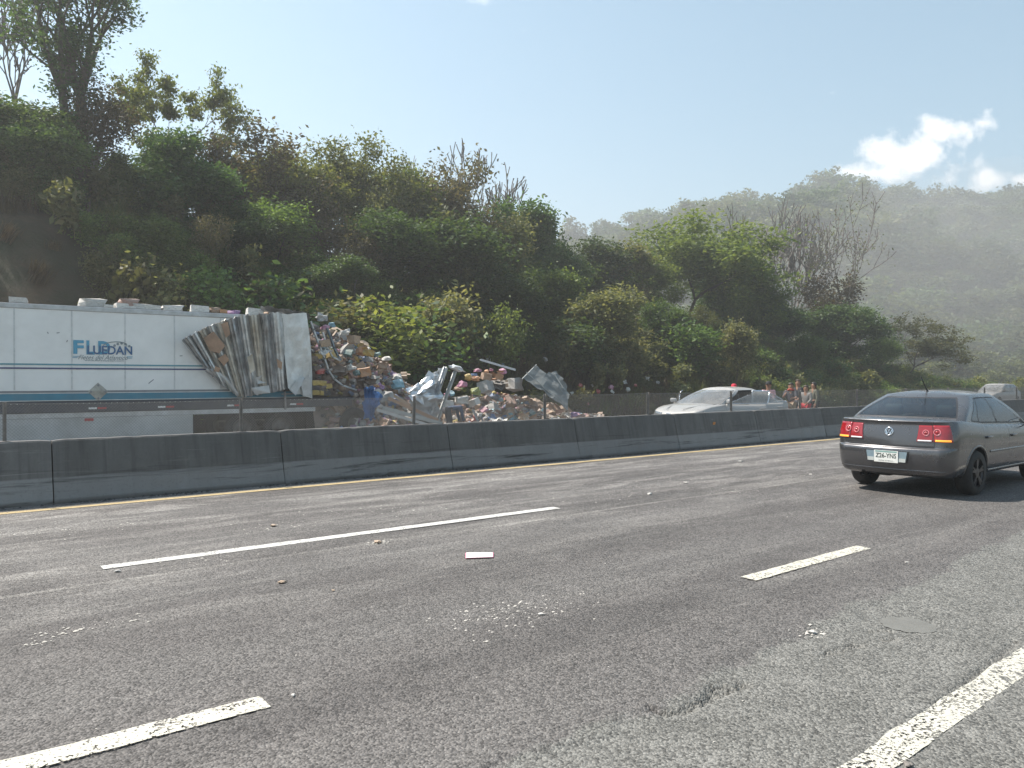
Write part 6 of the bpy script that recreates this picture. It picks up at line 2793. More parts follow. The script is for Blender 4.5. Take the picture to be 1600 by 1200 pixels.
# tell look-alikes apart by their order in the heap
same = {}
for o in bpy.data.objects:
    if o.get('group') in ('spilled cartons', 'spilled bundles', 'spilled scraps'):
        same.setdefault(o['label'], []).append(o)
for lb, os_ in same.items():
    if len(os_) > 1:
        os_.sort(key=lambda o: o.location.x - .55 * (o.location.y - 24))
        words = {2: ['left one', 'right one'], 3: ['left one', 'middle one', 'right one']}.get(len(os_), ['left one'] + ['middle one'] * (len(os_) - 2) + ['right one'])
        for o, w_ in zip(os_, words):
            o['label'] = lb + ', ' + w_
# cartons still stacked in the mouth of the trailer
for k, (px, py, c, lb) in enumerate(((489, 560, 'dark', 'dark carton in the trailer mouth, highest under the rail'), (497, 556, 'yellow', 'yellow carton high in the trailer mouth'), (492, 575, 'dark', 'dark carton in the middle of the trailer mouth'),
                                     (500, 580, 'red', 'reddish carton in the middle of the trailer mouth'), (491, 598, 'yellow', 'left upper one of the yellow and black cartons in the trailer mouth'), (501, 598, 'yellow', 'right upper one of the yellow and black cartons in the trailer mouth'),
                                     (492, 606, 'black', 'left black carton between the yellow ones in the trailer mouth'), (502, 606, 'dark', 'dark carton between the yellow ones in the trailer mouth'), (492, 613, 'yellow', 'left lower one of the yellow and black cartons in the trailer mouth'), (502, 613, 'yellow', 'right lower one of the yellow and black cartons in the trailer mouth'),
                                     (511, 603, 'yellow', 'yellow carton leaning beside the bent rail'), (512, 590, 'dark', 'dark carton leaning beside the bent rail'), (508, 614, 'black', 'black carton on the trailer floor by the bent rail'))):
    p = atY(px, py, 23.85)
    place('carton', CR[k % 2], p, (.24, .30, .17), (0, R2.uniform(-.1, .1), R2.uniform(-.3, .3)), c, lb, 'carton', 'cartons in the trailer mouth')
# the brightest single pieces, where they lie
SPOTS = [  # px, py, Y, kind, colour, size, label
    (503, 497, 23.9, 'bag', 'grey', .52, 'big grey bundle on the corner of the torn roof'), (509, 512, 23.8, 'bag', 'pink', .34, 'pink bundle hanging at the top of the spill'), (519, 508, 24.2, 'bag', 'sky', .34, 'pale blue bundle at the very top of the spill'),
    (508, 536, 23.6, 'box', 'tan', .34, 'tan box behind the bent rail near the top'), (509, 549, 23.5, 'scrap', 'white', .42, 'white torn sheet right of the bent rail'), (540, 520, 24.6, 'bag', 'white', .42, 'white bundle on the crest of the spill'),
    (553, 530, 24.6, 'box', 'tan', .42, 'tan box on the crest of the spill, right of the white bundle'), (566, 548, 24.4, 'box', 'orange', .36, 'orange-brown carton on the crest half way down'), (576, 551, 24.2, 'box', 'yellow', .32, 'bright yellow carton on the crest half way down'),
    (576, 545, 24.3, 'bag', 'white', .22, 'small white packet above the bright yellow carton'), (588, 554, 24.3, 'bag', 'teal', .40, 'teal bundle right of the bright yellow carton'), (603, 562, 24.4, 'bag', 'white', .46, 'shiny white sack at the right crest of the spill'),
    (569, 581, 23.6, 'box', 'orange', .42, 'large orange-brown carton in the middle of the spill'), (558, 583, 23.6, 'bag', 'teal', .40, 'dark teal bundle left of the large orange-brown carton'), (598, 571, 24.0, 'box', 'brown', .36, 'brown carton under the shiny white sack'),
    (594, 604, 23.3, 'bag', 'purple', .42, 'purple bundle low on the spill'), (588, 603, 23.2, 'bag', 'orange', .24, 'small orange bundle against the purple one'), (606, 598, 23.5, 'bag', 'black', .42, 'black bundle right of the purple one'),
    (620, 602, 23.6, 'bag', 'sky', .62, 'pale blue sacking at the right foot of the spill'), (621, 590, 23.9, 'bag', 'white', .44, 'white sack above the pale blue sacking'), (631, 588, 24.0, 'box', 'tan', .26, 'small tan box at the right foot of the spill'),
    (604, 620, 23.0, 'bag', 'grey', .62, 'grey sack behind the fence below the spill'), (546, 575, 23.7, 'bag', 'white', .52, 'dirty white sack in the left middle of the spill'), (530, 578, 23.6, 'box', 'dark', .42, 'dark crushed box under the bent strut'),
    (746, 579, 25.0, 'bag', 'pink', .36, 'pink bundle on the left of the coloured heap'), (741, 586, 24.8, 'bag', 'blue', .30, 'blue bundle under the left pink one'), (732, 590, 24.6, 'bag', 'yellow', .46, 'yellow bundle on the left of the coloured heap'),
    (743, 592, 24.3, 'bag', 'orange', .52, 'large orange bundle in the coloured heap'), (768, 578, 25.0, 'bag', 'pink', .26, 'small pink bundle on top of the coloured heap'), (760, 581, 24.9, 'bag', 'orange', .34, 'orange bundle next to the small pink one'),
    (760, 588, 24.6, 'box', 'brown', .40, 'brown open box in the coloured heap'), (785, 581, 25.0, 'bag', 'pink', .46, 'bright pink bundle at the right of the coloured heap'), (776, 588, 24.6, 'box', 'orange', .44, 'orange-brown carton below the bright pink bundle'),
    (786, 599, 24.2, 'box', 'tan', .44, 'tan carton with a blue mark in the coloured heap'), (722, 601, 24.3, 'bag', 'pink', .46, 'magenta bundle left below the yellow one'), (743, 612, 23.9, 'bag', 'lime', .58, 'lime green bundle in the coloured heap'),
    (705, 615, 24.0, 'bag', 'sky', .46, 'light blue bundle beside the leaning beams'), (698, 617, 24.0, 'bag', 'pink', .32, 'dark pink bundle beside the leaning beams'), (715, 608, 24.1, 'bag', 'brown', .36, 'brown bundle between magenta and light blue ones'),
    (759, 604, 24.1, 'box', 'grey', .60, 'dark grey crushed case in the middle of the coloured heap'), (803, 600, 24.6, 'box', 'grey', .70, 'grey-green crushed case beside the grey panel'), (780, 602, 24.0, 'box', 'black', .4, 'black case right of the crushed grey case'),
    (850, 640, 23.2, 'bag', 'sky', .26, 'small blue packet near the fence under the grey panel'), (898, 648, 23.2, 'bag', 'purple', .40, 'purple-pink packet by the fence right of the grey panel'),
    (722, 625, 23.3, 'box', 'white', .42, 'sunlit white carton left in the row near the fence'), (741, 628, 23.3, 'box', 'white', .36, 'sunlit white carton right in the row near the fence'), (701, 630, 23.3, 'box', 'white', .34, 'sunlit pale carton beside the crouching person'),
    (819, 652, 22.9, 'box', 'tan', .34, 'sunlit tan carton low by the fence'), (779, 655, 22.8, 'scrap', 'white', .5, 'crumpled white sheet low by the fence'), (880, 655, 22.8, 'scrap', 'white', .5, 'white torn packing at the right end by the fence'),
]
for i, (px, py, Y, kd, c, s, lb) in enumerate(SPOTS):
    p = atY(px, py, Y)
    me = {'bag': BG[i % 5], 'box': CR[i % 9], 'scrap': SC[i % 6]}[kd]
    s *= .72 if kd == 'bag' else .9
    sz = (s * R2.uniform(.85, 1.2), s, s * R2.uniform(.8, 1.2)) if kd != 'box' else (s, s * .8, s * .75)
    place({'bag': 'bundle', 'box': 'carton', 'scrap': 'torn_sheet'}[kd], me, p, sz, (R2.uniform(-.3, .3), R2.uniform(-.3, .3), R2.uniform(0, 6.28)), c, lb, {'bag': 'bundle', 'box': 'carton', 'scrap': 'sheet'}[kd], 'brightest pieces of the spill')

# ---- sheets and beams torn off the trailer


def quad_sheet(name, c00, c10, c11, c01, nu, nv, mat, amp, seed, label, cat, depth, thick=.012, folds=0):
    """crumpled sheet between four corners given as (px, py, Y)"""
    r = random.Random(seed)
    rows = []
    C = [atY(*c) for c in (c00, c10, c11, c01)]
    for i in range(nu + 1):
        u = i / nu
        row = []
        for j in range(nv + 1):
            v = j / nv
            p = (C[0] * (1 - u) + C[1] * u) * (1 - v) + (C[3] * (1 - u) + C[2] * u) * v
            n = mnoise.noise(Vector((u * 3.1 + seed, v * 3.3, 0))) * amp + (abs((u * folds) % 1 - .5) * amp * 1.4 if folds else 0)
            e = .5 * amp if (i in (0, nu) or j in (0, nv)) else .1 * amp
            row.append(p + Vector((r.gauss(0, e * .5), -n + depth * sin(pi * u) * -1, r.gauss(0, e * .5))))
        rows.append(row)
    cen = sum(C, Vector()) / 4
    base = Vector((cen.x, cen.y, min(c.z for c in C)))
    mb = MB()
    mb.grid([[p - base for p in row] for row in rows])
    o = mb.build(name, mat, None)
    o.location = base
    md = o.modifiers.new('thickness', 'SOLIDIFY')
    md.thickness = thick
    return tag(o, label, cat, 'sheets torn off the trailer')


quad_sheet('metal_sheet', (636, 622, 23.2), (690, 628, 23.2), (690, 578, 23.6), (640, 604, 23.6), 12, 10, M['foil'], .38, 3, 'crumpled shiny silver sheet standing left of the leaning beams', 'metal sheet', .25)
quad_sheet('metal_sheet', (645, 660, 23.0), (682, 656, 23.0), (690, 622, 23.2), (640, 622, 23.1), 10, 8, M['pk_grey'], .22, 5, 'dull grey sheet below the shiny one, behind the fence post', 'metal sheet', .1)
quad_sheet('metal_sheet', (664, 604, 23.5), (687, 607, 23.5), (692, 577, 23.7), (672, 580, 23.6), 6, 6, M['film'], .25, 6, 'ragged pale sheet top right of the shiny silver one', 'metal sheet', .1)
o = quad_sheet('panel_sheet', (817, 591, 24.0), (884, 640, 23.2), (888, 616, 23.9), (834, 571, 24.6), 14, 8, M['tarp_grey'], .10, 9, 'big bent grey panel leaning at the right end of the spill', 'panel', .12, folds=3)
for (a, b) in (((822, 581, 24.05), (880, 632, 23.2)), ((866, 584, 24.4), (889, 620, 23.75)), ((816, 592, 23.9), (838, 570, 24.6))):
    mb = MB()
    mb.bar(atY(*a) - o.location, atY(*b) - o.location, .035, .03)
    mb.build('panel_edge', M['tarp_edge'], o)
quad_sheet('panel_sheet', (846, 586, 24.5), (886, 628, 23.9), (884, 604, 24.6), (866, 580, 24.9), 8, 6, M['tarp_grey'], .09, 12, 'upper flap of the bent grey panel', 'panel', .1, folds=2)
quad_sheet('plastic_sheet', (566, 656, 23.0), (584, 654, 23.0), (582, 604, 23.1), (567, 606, 23.1), 8, 10, M['tarp_blue'], .16, 14, 'bright blue plastic sheet hanging over the foot of the spill', 'plastic sheet', .16, .006, 4)
quad_sheet('plastic_sheet', (578, 645, 22.95), (597, 622, 23.0), (590, 610, 23.1), (575, 612, 23.1), 5, 5, M['tarp_blue'], .14, 15, 'torn corner of blue plastic right of the hanging one', 'plastic sheet', .1, .006, 2)
BEAMS = [((667, 660, 23.0), (696, 574, 23.3), .16, 'aluminium', 'silver beam leaning right of the shiny sheet'), ((682, 660, 23.1), (711, 580, 23.5), .12, 'tarp_edge', 'thinner pale beam leaning right of the silver one'),
         ((675, 640, 22.9), (693, 590, 23.2), .05, 'torn_liner_dark', 'dark strut on the edge of the silver leaning beam'),
         ((597, 637, 22.6), (690, 662, 22.3), .09, 'tarp_edge', 'long pale beam lying down behind the fence post'), ((606, 622, 22.8), (684, 657, 22.4), .08, 'plywood', 'long brown plank above the pale lying beam'),
         ((588, 640, 22.5), (668, 664, 22.2), .06, 'aluminium', 'lowest of the long lying beams'), ((612, 616, 22.9), (640, 634, 22.7), .07, 'pk_tan', 'short tan plank at the top of the lying beams'),
         ((750, 562, 26.9), (805, 578, 26.6), .05, 'film', 'thin pale strip on the bank above the coloured heap'), ((738, 640, 23.0), (748, 662, 22.8), .05, 'pk_grey', 'short grey strut standing near the fence in the coloured heap')]
for (a, b, w, mt, lb) in BEAMS:
    A, B = atY(*a), atY(*b)
    base = Vector((A.x, A.y, min(A.z, B.z)))
    mb = MB()
    mb.bar(A - base, B - base, w, w * .5)
    d = (B - A).normalized()
    x_ = d.cross(Vector((0, 1, 0))).normalized() * w * .42
    for s in (1, -1):
        mb.bar(A - base + x_ * s + Vector((0, -.03, 0)), B - base + x_ * s + Vector((0, -.03, 0)), w * .14, .05)
    o = mb.build('beam', M[mt], None)
    o.location = base
    tag(o, lb, 'beam', 'beams torn off the trailer')
# curled white film on the top of the thin beam
p = atY(714, 576, 23.5)
o = place('plastic_film', BG[2], p, (.62, .4, .3), (0, .3, .2), 'film', 'grey-white curl of plastic film on top of the thinner leaning beam', 'plastic film', None)

# ---- litter thrown up the bank
LIT = [(688, 519, 29.0, 'orange', .34, 'round orange scrap up the bank'), (687, 530, 28.8, 'red', .36, 'reddish scrap just below the round orange one'), (663, 552, 28.0, 'white', .30, 'white rag on the bank above the shiny sheet'),
       (717, 540, 28.8, 'white', .36, 'white rag, upper one of the two hanging on the bank'), (721, 552, 28.4, 'film', .30, 'white rag, lower one of the two hanging on the bank'), (726, 564, 28.0, 'white', .2, 'small white scrap under the hanging rags'),
       (764, 562, 27.9, 'white', .36, 'white rag on the thin pale strip'), (786, 569, 27.6, 'sky', .24, 'pale scrap at the end of the thin strip'), (852, 561, 28.6, 'white', .22, 'single white paper above the grey panel'), (636, 468, 31.5, 'white', .20, 'white paper high in the bushes'),
       (584, 505, 28.6, 'white', .30, 'pale strip in the shrub right of the spill top'), (935, 590, 28.3, 'white', .26, 'white triangle of paper on the lower bank'), (907, 602, 27.9, 'red', .24, 'pink-red packet on the lower bank, leftmost'), (926, 602, 27.9, 'white', .16, 'tiny white scrap between the red packets'),
       (935, 611, 27.8, 'red', .20, 'red packet lowest on the bank'), (955, 605, 28.0, 'pink', .26, 'pink packet on the lower bank, rightmost'), (957, 612, 27.8, 'white', .22, 'white scrap under the rightmost pink packet'), (975, 596, 28.2, 'white', .28, 'white ball of paper on the lower bank'),
       (981, 609, 27.9, 'white', .26, 'white paper right of the pink packet'), (1012, 592, 28.2, 'white', .26, 'white paper above the car bonnet, left'), (1028, 597, 28.1, 'white', .18, 'small white scrap above the car bonnet'), (993, 602, 28, 'red', .16, 'small red scrap above the car bonnet'),
       (894, 614, 27.6, 'white', .16, 'white speck right of the grey panel edge'), (918, 629, 27.2, 'red', .24, 'dull red packet at the foot of the bank')]
for i, (px, py, Y, c, s, lb) in enumerate(LIT):
    p = atY(px, py, Y)
    # slide along the line of sight on to the bank
    best = min((abs(atY(px, py, y_).z - (hill_z(atY(px, py, y_).x, y_) + .75)), y_) for y_ in np.arange(27.2, 36, .1))
    p = atY(px, py, best[1] - .15)
    place('litter', SC[i % 6] if i % 3 else BG[i % 5], p, s * 1.05, (R2.uniform(.6, 1.3), R2.uniform(-.4, .4), R2.uniform(-.6, .6)), c, lb, 'litter', 'litter on the bank')

# ---- things lying on the near road
mb = MB()
pts = [atG(727, 874.5, 0), atG(771, 873, 0), atG(771, 865.5, 0), atG(727, 866, 0)]
b0 = pts[0].copy()
pm('label_pink', (.55, .22, .30), .6)
pm('paper_white', (.80, .79, .77), .7, 0, .05, 12)
pm('print_grey', (.42, .42, .43), .7)
mb.plate([p - b0 + Vector((0, 0, .010)) for p in pts], (0, 0, 1), .002)
o = mb.build('paper_strip', M['label_pink'], None)
o.location = b0
tag(o, 'flat white printed strip with a pink border lying in the middle lane', 'paper')
cc = sum(pts, Vector()) / 4
ins = [cc + (p - cc) * .93 - b0 for p in pts]
mb = MB()
mb.plate([p + Vector((0, 0, .0135)) for p in ins], (0, 0, 1), .001)
mb.build('print_field', M['paper_white'], o)
e1 = (pts[1] - pts[0])
e2 = (pts[3] - pts[0])
for k, (u0, u1, v) in enumerate(((.10, .42, .55), (.12, .38, .40), (.55, .88, .62))):
    mb = MB()
    q = [e1 * u0 + e2 * v, e1 * u1 + e2 * v, e1 * u1 + e2 * (v + .08), e1 * u0 + e2 * (v + .08)]
    mb.plate([p + Vector((0, 0, .0155)) for p in q], (0, 0, 1), .0006)
    mb.build('print_line', M['print_grey'], o)
PEB = [(183, 894, .035, 'grey', 'dark pebble by the near end of the long lane dash'), (590, 849, .06, 'tan', 'pale crust of crumbs below the long lane dash'), (1270, 988, .035, 'white', 'white crumb on the old asphalt before the round patch'),
       (1262, 990, .018, 'white', 'tiny white crumb beside the one before the round patch'), (457, 1089, .018, 'white', 'white crumb right of the near dash end'), (1418, 880, .02, 'white', 'white crumb above the old asphalt joint'),
       (440, 912, .04, 'tan', 'pale flake in the second lane, left of the paper strip'), (520, 924, .02, 'tan', 'small pale flake right of the other flake'), (846, 962, .03, 'white', 'white lump at the right of the powder spill'), (1015, 773, .05, 'white', 'white scrap in the far lane'),
       (1072, 755, .05, 'white', 'white scrap in the far lane, near its middle'), (1157, 722, .06, 'white', 'white scrap in the far lane left of the car'), (1267, 742, .04, 'white', 'white scrap behind the saloon bumper'), (427, 823, .05, 'tan', 'pale crumbs in the far lane at left'),
       (878, 777, .02, 'grey', 'small dark stone beyond the lane dash'), (1421, 1196, .03, 'black', 'dark stone at the bottom edge')]
for i, (px, py, s, c, lb) in enumerate(PEB):
    p = atG(px, py, 0)
    z = .004 - (.010 if p.y < 3.2 else 0)
    place('fragment', BG[i % 5], (p.x, p.y, z + s * .2), (s * 1.5, s * 1.3, s * .6), (0, 0, i * 1.1), c, lb, 'fragment', 'fragments on the road')
# powder and crumbs too small to count
r = rng(55)
V, F = [], []
CL = [(825, 955, .30, 170), (765, 961, .14, 50), (590, 849, .10, 60), (95, 990, .09, 50), (55, 1008, .04, 14), (435, 823, .25, 60), (150, 826, .3, 60), (800, 745, .5, 120), (905, 728, .5, 60), (1090, 752, .6, 90), (1145, 770, .3, 60),
      (1270, 987, .10, 50), (20, 833, .2, 40), (700, 790, .5, 60), (960, 770, .5, 70), (320, 878, .25, 30), (560, 797, .4, 60), (1165, 720, .6, 60), (200, 967, .12, 20), (1240, 742, .4, 40)]
for (px, py, sp, n) in CL:
    c = atG(px, py, 0)
    for k in range(n):
        x = c.x + r.normal(0, sp * 1.0)
        y = c.y + r.normal(0, sp * .55)
        if y > 11.4:
            continue
        s = abs(r.normal(0, .0036)) + .0012
        z = .004 - (.011 if y < min(3.3, 2.4 + .085 * x) else 0)
        b = len(V)
        V += [(x - s * 1.6, y - s, z), (x + s * 1.5, y - s * .8, z), (x + s * 1.2, y + s, z), (x - s, y + s * .8, z), (x, y, z + s * .7)]
        F += [(b, b + 1, b + 4), (b + 1, b + 2, b + 4), (b + 2, b + 3, b + 4), (b + 3, b, b + 4)]
for k in range(1500):
    x = r.uniform(-2, 26)
    y = r.uniform(1.2, 11.3)
    s = abs(r.normal(0, .0016)) + .0009
    z = .004 - (.011 if y < min(3.3, 2.4 + .085 * x) else 0)
    b = len(V)
    V += [(x - s * 1.6, y - s, z), (x + s * 1.5, y - s * .8, z), (x + s * 1.2, y + s, z), (x - s, y + s * .8, z), (x, y, z + s * .7)]
    F += [(b, b + 1, b + 4), (b + 1, b + 2, b + 4), (b + 2, b + 3, b + 4), (b + 3, b, b + 4)]
pm('crumbs', (.42, .40, .365), .9, 0, .25, 3)
o = link_mesh('road_crumbs', quick_mesh('road_crumbs', V, F, M['crumbs']))
tag(o, 'pale powder and crumbs strewn over the near lanes', 'crumbs', kind='stuff')
# ================================================================== people
pm('skin', (.30, .165, .11), .55, 0, .12, 14)
pm('hair_dark', (.018, .014, .012), .6, 0, .3, 30)
pm('hair_brown', (.05, .032, .022), .6, 0, .3, 30)
pm('eye_white', (.7, .68, .65), .3)
pm('eye_dark', (.02, .015, .012), .3)
pm('lip', (.26, .10, .08), .5)
for nm, c in (('shirt_pink', (.55, .32, .33)), ('shirt_charcoal', (.045, .045, .055)), ('shirt_black', (.022, .022, .026)), ('shirt_grey', (.20, .19, .18)), ('shirt_navy', (.035, .055, .10)), ('shirt_olive', (.11, .11, .08)),
              ('trousers_red', (.42, .035, .05)), ('trousers_dark', (.03, .032, .04)), ('trousers_tan', (.30, .23, .16)), ('trousers_jean', (.06, .09, .15)), ('cap_red', (.48, .025, .05)), ('scarf_red', (.40, .08, .06)), ('shoe_dark', (.03, .028, .026)), ('cap_black', (.02, .02, .022))):
    pm(nm, c, .85, 0, .2, 9, bump=.3, bscale=25)


def skin_mesh(name, joints, edges, radii, root, mat, levels=2):
    """continuous surface grown round a skeleton of joints"""
    me = bpy.data.meshes.new(name)
    names = list(joints)
    idx = {n: i for i, n in enumerate(names)}
    bm = bmesh.new()
    lay = bm.verts.layers.skin.verify()
    vs = []
    for n in names:
        v = bm.verts.new(joints[n])
        v[lay].radius = radii[n] if hasattr(radii[n], '__len__') else (radii[n], radii[n])
        v[lay].use_root = (n == root)
        vs.append(v)
    for a, b in edges:
        bm.edges.new((vs[idx[a]], vs[idx[b]]))
    bm.to_mesh(me)
    bm.free()
    tmp = bpy.data.objects.new(name, me)
    col.objects.link(tmp)
    sk = tmp.modifiers.new('skin', 'SKIN')
    sk.use_smooth_shade = True
    sub = tmp.modifiers.new('sub', 'SUBSURF')
    sub.levels = levels
    sub.render_levels = levels
    dg = bpy.context.evaluated_depsgraph_get()
    out = bpy.data.meshes.new_from_object(tmp.evaluated_get(dg))
    bpy.data.objects.remove(tmp)
    out.materials.clear()
    out.materials.append(mat)
    out.polygons.foreach_set('use_smooth', [True] * len(out.polygons))
    return out


def person(loc, rz, H, label, shirt, trousers, hair='hair_dark', bend=0.0, head_turn=0.0, armL=None, armR=None, cap=None, scarf=None, legs=None, long_hair=False, sleeves=True):
    root = empty('person', loc, rz)
    tag(root, label, 'person', 'people at the wreck')
    J = {'pelvis': (0, 0, .53), 'spine': (.005, 0, .63), 'chest': (0, 0, .745), 'neck': (.0, 0, .835), 'jaw': (.012, 0, .872), 'head': (.012, 0, .925), 'crown': (.006, 0, .968)}
    R = {'pelvis': (.078, .060), 'spine': (.072, .052), 'chest': (.086, .058), 'neck': .034, 'jaw': (.042, .048), 'head': (.051, .060), 'crown': (.036, .042)}
    E = [('pelvis', 'spine'), ('spine', 'chest'), ('chest', 'neck'), ('neck', 'jaw'), ('jaw', 'head'), ('head', 'crown')]
    arm = {1: armL or ((.0, .145, .645), (.05, .15, .50)), -1: armR or ((.0, -.145, .645), (.05, -.15, .50))}
    leg = legs or {1: ((.012, .062, .285), (-.005, .066, .045)), -1: ((.012, -.062, .285), (-.005, -.066, .045))}
    for s, k in ((1, 'L'), (-1, 'R')):
        el, wr = Vector(arm[s][0]), Vector(arm[s][1])
        J['sh' + k] = (0, s * .108, .795)
        J['el' + k] = tuple(el)
        J['wr' + k] = tuple(wr)
        d = (wr - el).normalized()
        side = Vector((0, -s, 0)) if abs(d.y) < .8 else Vector((1, 0, 0))
        side = (side - d * side.dot(d)).normalized()
        nrm = d.cross(side)
        pa = wr + d * .032
        J['pa' + k] = tuple(pa)
        R.update({'sh' + k: .040, 'el' + k: .026, 'wr' + k: (.019, .015), 'pa' + k: (.022, .012)})
        E += [('chest', 'sh' + k), ('sh' + k, 'el' + k), ('el' + k, 'wr' + k), ('wr' + k, 'pa' + k)]
        for q, (off, ln, cu) in enumerate(((-.018, .040, .25), (-.006, .046, .3), (.006, .044, .35), (.017, .034, .4))):
            a = pa + nrm * off * 1.0 + d * .018
            b = a + (d + side * cu * .5).normalized() * ln * .55
            c = b + (d + side * cu * 1.6).normalized() * ln * .5
            J['f%d%s' % (q, k)] = tuple(a)
            J['g%d%s' % (q, k)] = tuple(b)
            J['h%d%s' % (q, k)] = tuple(c)
            R.update({'f%d%s' % (q, k): .0062, 'g%d%s' % (q, k): .0056, 'h%d%s' % (q, k): .0048})
            E += [('pa' + k, 'f%d%s' % (q, k)), ('f%d%s' % (q, k), 'g%d%s' % (q, k)), ('g%d%s' % (q, k), 'h%d%s' % (q, k))]
        th = wr + d * .012 - nrm * .022
        J['t' + k] = tuple(th)
        J['u' + k] = tuple(th + (d + side * .5 - nrm * .5).normalized() * .028)
        R.update({'t' + k: .0075, 'u' + k: .006})
        E += [('wr' + k, 't' + k), ('t' + k, 'u' + k)]
        J['hi' + k] = (0, s * .052, .515)
        J['kn' + k] = leg[s][0]
        J['an' + k] = leg[s][1]
        an = Vector(leg[s][1])
        J['to' + k] = (an.x + .085, an.y + s * .008, max(.018, an.z - .028))
        R.update({'hi' + k: .058, 'kn' + k: .037, 'an' + k: .024, 'to' + k: (.022, .018)})
        E += [('pelvis', 'hi' + k), ('hi' + k, 'kn' + k), ('kn' + k, 'an' + k), ('an' + k, 'to' + k)]
    # bend the upper body about the hips
    if bend:
        M3 = Matrix.Rotation(bend, 3, 'Y')
        piv = Vector((0, 0, .54))
        for n in list(J):
            if n in ('spine', 'chest', 'neck', 'jaw', 'head', 'crown') or n[:2] == 'sh':
                J[n] = tuple(piv + M3 @ (Vector(J[n]) - piv))
    if head_turn or True:
        pass
    J = {n: Vector(p) * H for n, p in J.items()}
    R = {n: (tuple(x * H for x in r) if hasattr(r, '__len__') else r * H) for n, r in R.items()}
    body = link_mesh('body', skin_mesh('body', J, E, R, 'pelvis', M['skin']), None, root)

    def sub(names, grow, nm, mat, rt):
        js = {n: J[n] for n in names}
        rs = {n: (tuple(x + grow * H for x in R[n]) if hasattr(R[n], '__len__') else R[n] + grow * H) for n in names}
        es = [e for e in E if e[0] in js and e[1] in js]
        return link_mesh(nm, skin_mesh(nm, js, es, rs, rt, M[mat]), None, root)
    up = ['pelvis', 'spine', 'chest', 'neck', 'shL', 'shR', 'elL', 'elR']
    if sleeves:
        up += ['wrL', 'wrR']
    J2 = dict(J)
    J['neck'] = J['neck'].lerp(J['chest'], .35)
    sub(up, .0075, 'shirt', shirt, 'pelvis')
    J['neck'] = J2['neck']
    sub(['pelvis', 'hiL', 'hiR', 'knL', 'knR', 'anL', 'anR'], .009, 'trousers', trousers, 'pelvis')
    for k in 'LR':
        js = {'anx': J['an' + k] - Vector((.012 * H, 0, .012 * H)), 'to' + k: J['to' + k]}
        link_mesh('shoe', skin_mesh('shoe', js, [('anx', 'to' + k)], {'anx': .027 * H, 'to' + k: .026 * H}, 'anx', M['shoe_dark']), None, root)
    # head: face and hair follow the direction the head points
    hd = J['head']
    axis = (J['crown'] - J['jaw']).normalized()
    fwd = Vector((cos(head_turn), sin(head_turn), 0))
    fwd = (fwd - axis * fwd.dot(axis))
    fwd = fwd.normalized() if fwd.length > .05 else Vector((0, 0, -1))
    lat = axis.cross(fwd)
    F3 = Matrix((fwd, lat, axis)).transposed()

    def hp(x, y, z):
        return hd + F3 @ (Vector((x, y, z)) * H)
    mb = MB()
    for s in (1, -1):
        pass
    face = MB()
    face.add([hp(.050, -.008, -.022), hp(.050, .008, -.022), hp(.050, 0, .004), hp(.067, 0, -.020), hp(.05, 0, -.027)], [(0, 3, 2), (3, 1, 2), (0, 4, 3), (4, 1, 3)])
    face.build('nose', M['skin'], body)
    for s in (1, -1):
        e = MB()
        e.lathe([(.001, .007 * H), (.0045 * H, .005 * H), (.0065 * H, 0), (.001, -.005 * H)], 8, 'Y')
        q = Matrix(((lat), (fwd), (axis))).transposed()
        e.v = [tuple(hp(.049, s * .019, .004) + q @ Vector(v)) for v in e.v]
        e.build('eye', M['eye_dark'], body)
        e = MB()
        e.lathe([(.001, .006 * H), (.010 * H, .004 * H), (.014 * H, 0), (.008 * H, -.006 * H)], 8, 'Y')
        q2 = Matrix((fwd, lat * s, axis)).transposed()
        e.v = [tuple(hp(-.004, s * .052, -.006) + q2 @ Vector((v[0] * .7, v[1], v[2] * 1.3))) for v in e.v]
        e.build('ear', M['skin'], body)
    m_ = MB()
    m_.add([hp(.049, -.014, -.041), hp(.049, .014, -.041), hp(.053, .008, -.037), hp(.053, -.008, -.037), hp(.050, 0, -.046)], [(0, 4, 1, 2, 3)])
    m_.build('mouth', M['lip'], body)
    # hair: a cap over the back and top of the skull, longer where the photo shows it
    hv, hf = [], []
    nu, nv = 18, 9
    for j in range(nv + 1):
        v = j / nv
        for i in range(nu):
            a = 2 * pi * i / nu
            back = (1 - cos(a)) / 2
            low = (.95 + 1.15 * back) if not long_hair else (.95 + 1.6 * back)
            ph = v * min(low, 2.6)
            rr_h = 1.10 + .05 * mnoise.noise(Vector((cos(a) * 2, sin(a) * 2, ph * 2 + H)))
            x = sin(ph) * cos(a) * .058 * rr_h - .004
            y = sin(ph) * sin(a) * .054 * rr_h
            z = cos(ph) * .062 * rr_h + .006
            if ph > 1.6:
                x, y = (cos(a) * .058 * rr_h - .004), sin(a) * .054 * rr_h
                z = .006 - (ph - 1.57) * (.055 if not long_hair else .085)
            hv.append(hp(x, y, z))
    for j in range(nv):
        for i in range(nu):
            i2 = (i + 1) % nu
            hf.append((j * nu + i, (j + 1) * nu + i, (j + 1) * nu + i2, j * nu + i2))
    mb = MB()
    mb.add(hv, hf)
    mb.build('hair', M[hair], root, True)
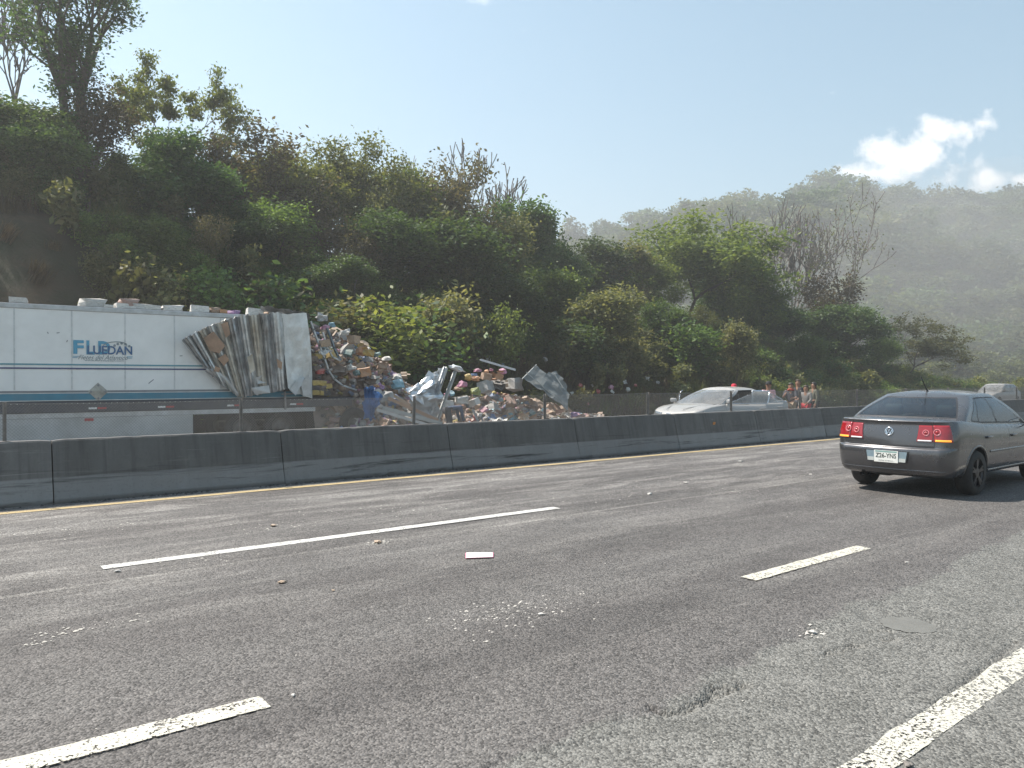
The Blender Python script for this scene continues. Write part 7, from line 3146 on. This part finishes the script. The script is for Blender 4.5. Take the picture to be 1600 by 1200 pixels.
    if cap:
        mb = MB()
        prof = [(.001, .082), (.03, .080), (.052, .066), (.062, .042), (.064, .018)]
        mb.lathe([(a * H, b * H) for a, b in prof], 20, 'Z')
        mb.v = [tuple(hd + F3 @ Vector(v)) for v in mb.v]
        c_ = mb.build('cap', M[cap], root, True)
        mb = MB()
        P2 = []
        for a in np.linspace(-1.0, 1.0, 9):
            P2.append([hp(.060 * cos(a), .060 * sin(a), .022), hp(.060 * cos(a) + .055 * cos(a * .6), .058 * sin(a), .012)])
        mb.grid(P2)
        mb.build('cap_peak', M[cap], c_, True)
    if scarf:
        mb = MB()
        cN = J['neck']
        pts = [cN + Vector((cos(a) * .052, sin(a) * .058, -.006 + .02 * cos(a))) * H for a in np.linspace(0, 2 * pi, 17)]
        mb.tube(pts, .022 * H, 8, cap=False)
        mb.build('scarf', M[scarf], root, True)
    return root


def stand(px, ytop, d):
    """ground spot and height of a person whose head top is at a pixel, d metres deep"""
    p = atD(px, ytop, d)
    g = far_z(p.y)
    return (p.x, p.y, g), (p.z - g) / .985


UPARM = ((.07, .125, .68), (.10, .05, .76))
lc, hh = stand(1201, 597, 25.6)
person(lc, radians(200), hh, 'person in a pinkish top and black cap standing behind the open car door', 'shirt_pink', 'trousers_dark', cap='cap_black', armL=((.06, .13, .66), (.14, .10, .62)))
lc, hh = stand(1236, 598.5, 26.5)
person(lc, radians(190), hh, 'person in a charcoal shirt with red scarf, hand raised, beside the open door', 'shirt_charcoal', 'trousers_tan', scarf='scarf_red', armL=((.09, .15, .67), (.19, .13, .66)), armR=((.09, -.13, .68), (.18, -.06, .74)), sleeves=False, head_turn=.3)
lc, hh = stand(1247.5, 593.5, 28.0)
person(lc, radians(160), hh, 'tallest person in black behind the one with the red scarf', 'shirt_black', 'trousers_dark', hair='hair_brown', head_turn=.5)
lc, hh = stand(1259.5, 602.5, 26.8)
person(lc, radians(185), hh, 'shorter person in red trousers and grey shirt by the fence post', 'shirt_grey', 'trousers_red', hair='hair_brown', long_hair=True, armL=((.03, .14, .66), (.12, .10, .58)))
lc, hh = stand(1272, 597.5, 27.8)
person(lc, radians(150), hh, 'person in an olive shirt at the right end of the group', 'shirt_olive', 'trousers_dark', long_hair=True, armR=((.07, -.13, .69), (.13, -.07, .78)))
lc, hh = stand(1147, 601.0, 26.8)
person(lc, radians(210), hh, 'person in a bright red cap half hidden behind the car roof', 'shirt_grey', 'trousers_jean', cap='cap_red')
p = atY(699, 645, 22.3)
person((p.x, 22.3, far_z(22.3)), radians(-12), 1.68, 'person in dark blue bent over among the cartons behind the fence', 'shirt_navy', 'trousers_dark', bend=radians(82),
       armL=((.27, .11, .42), (.30, .09, .27)), armR=((.28, -.11, .42), (.33, -.08, .28)), legs={1: ((.05, .062, .285), (-.02, .066, .045)), -1: ((.05, -.062, .285), (-.01, -.066, .045))})
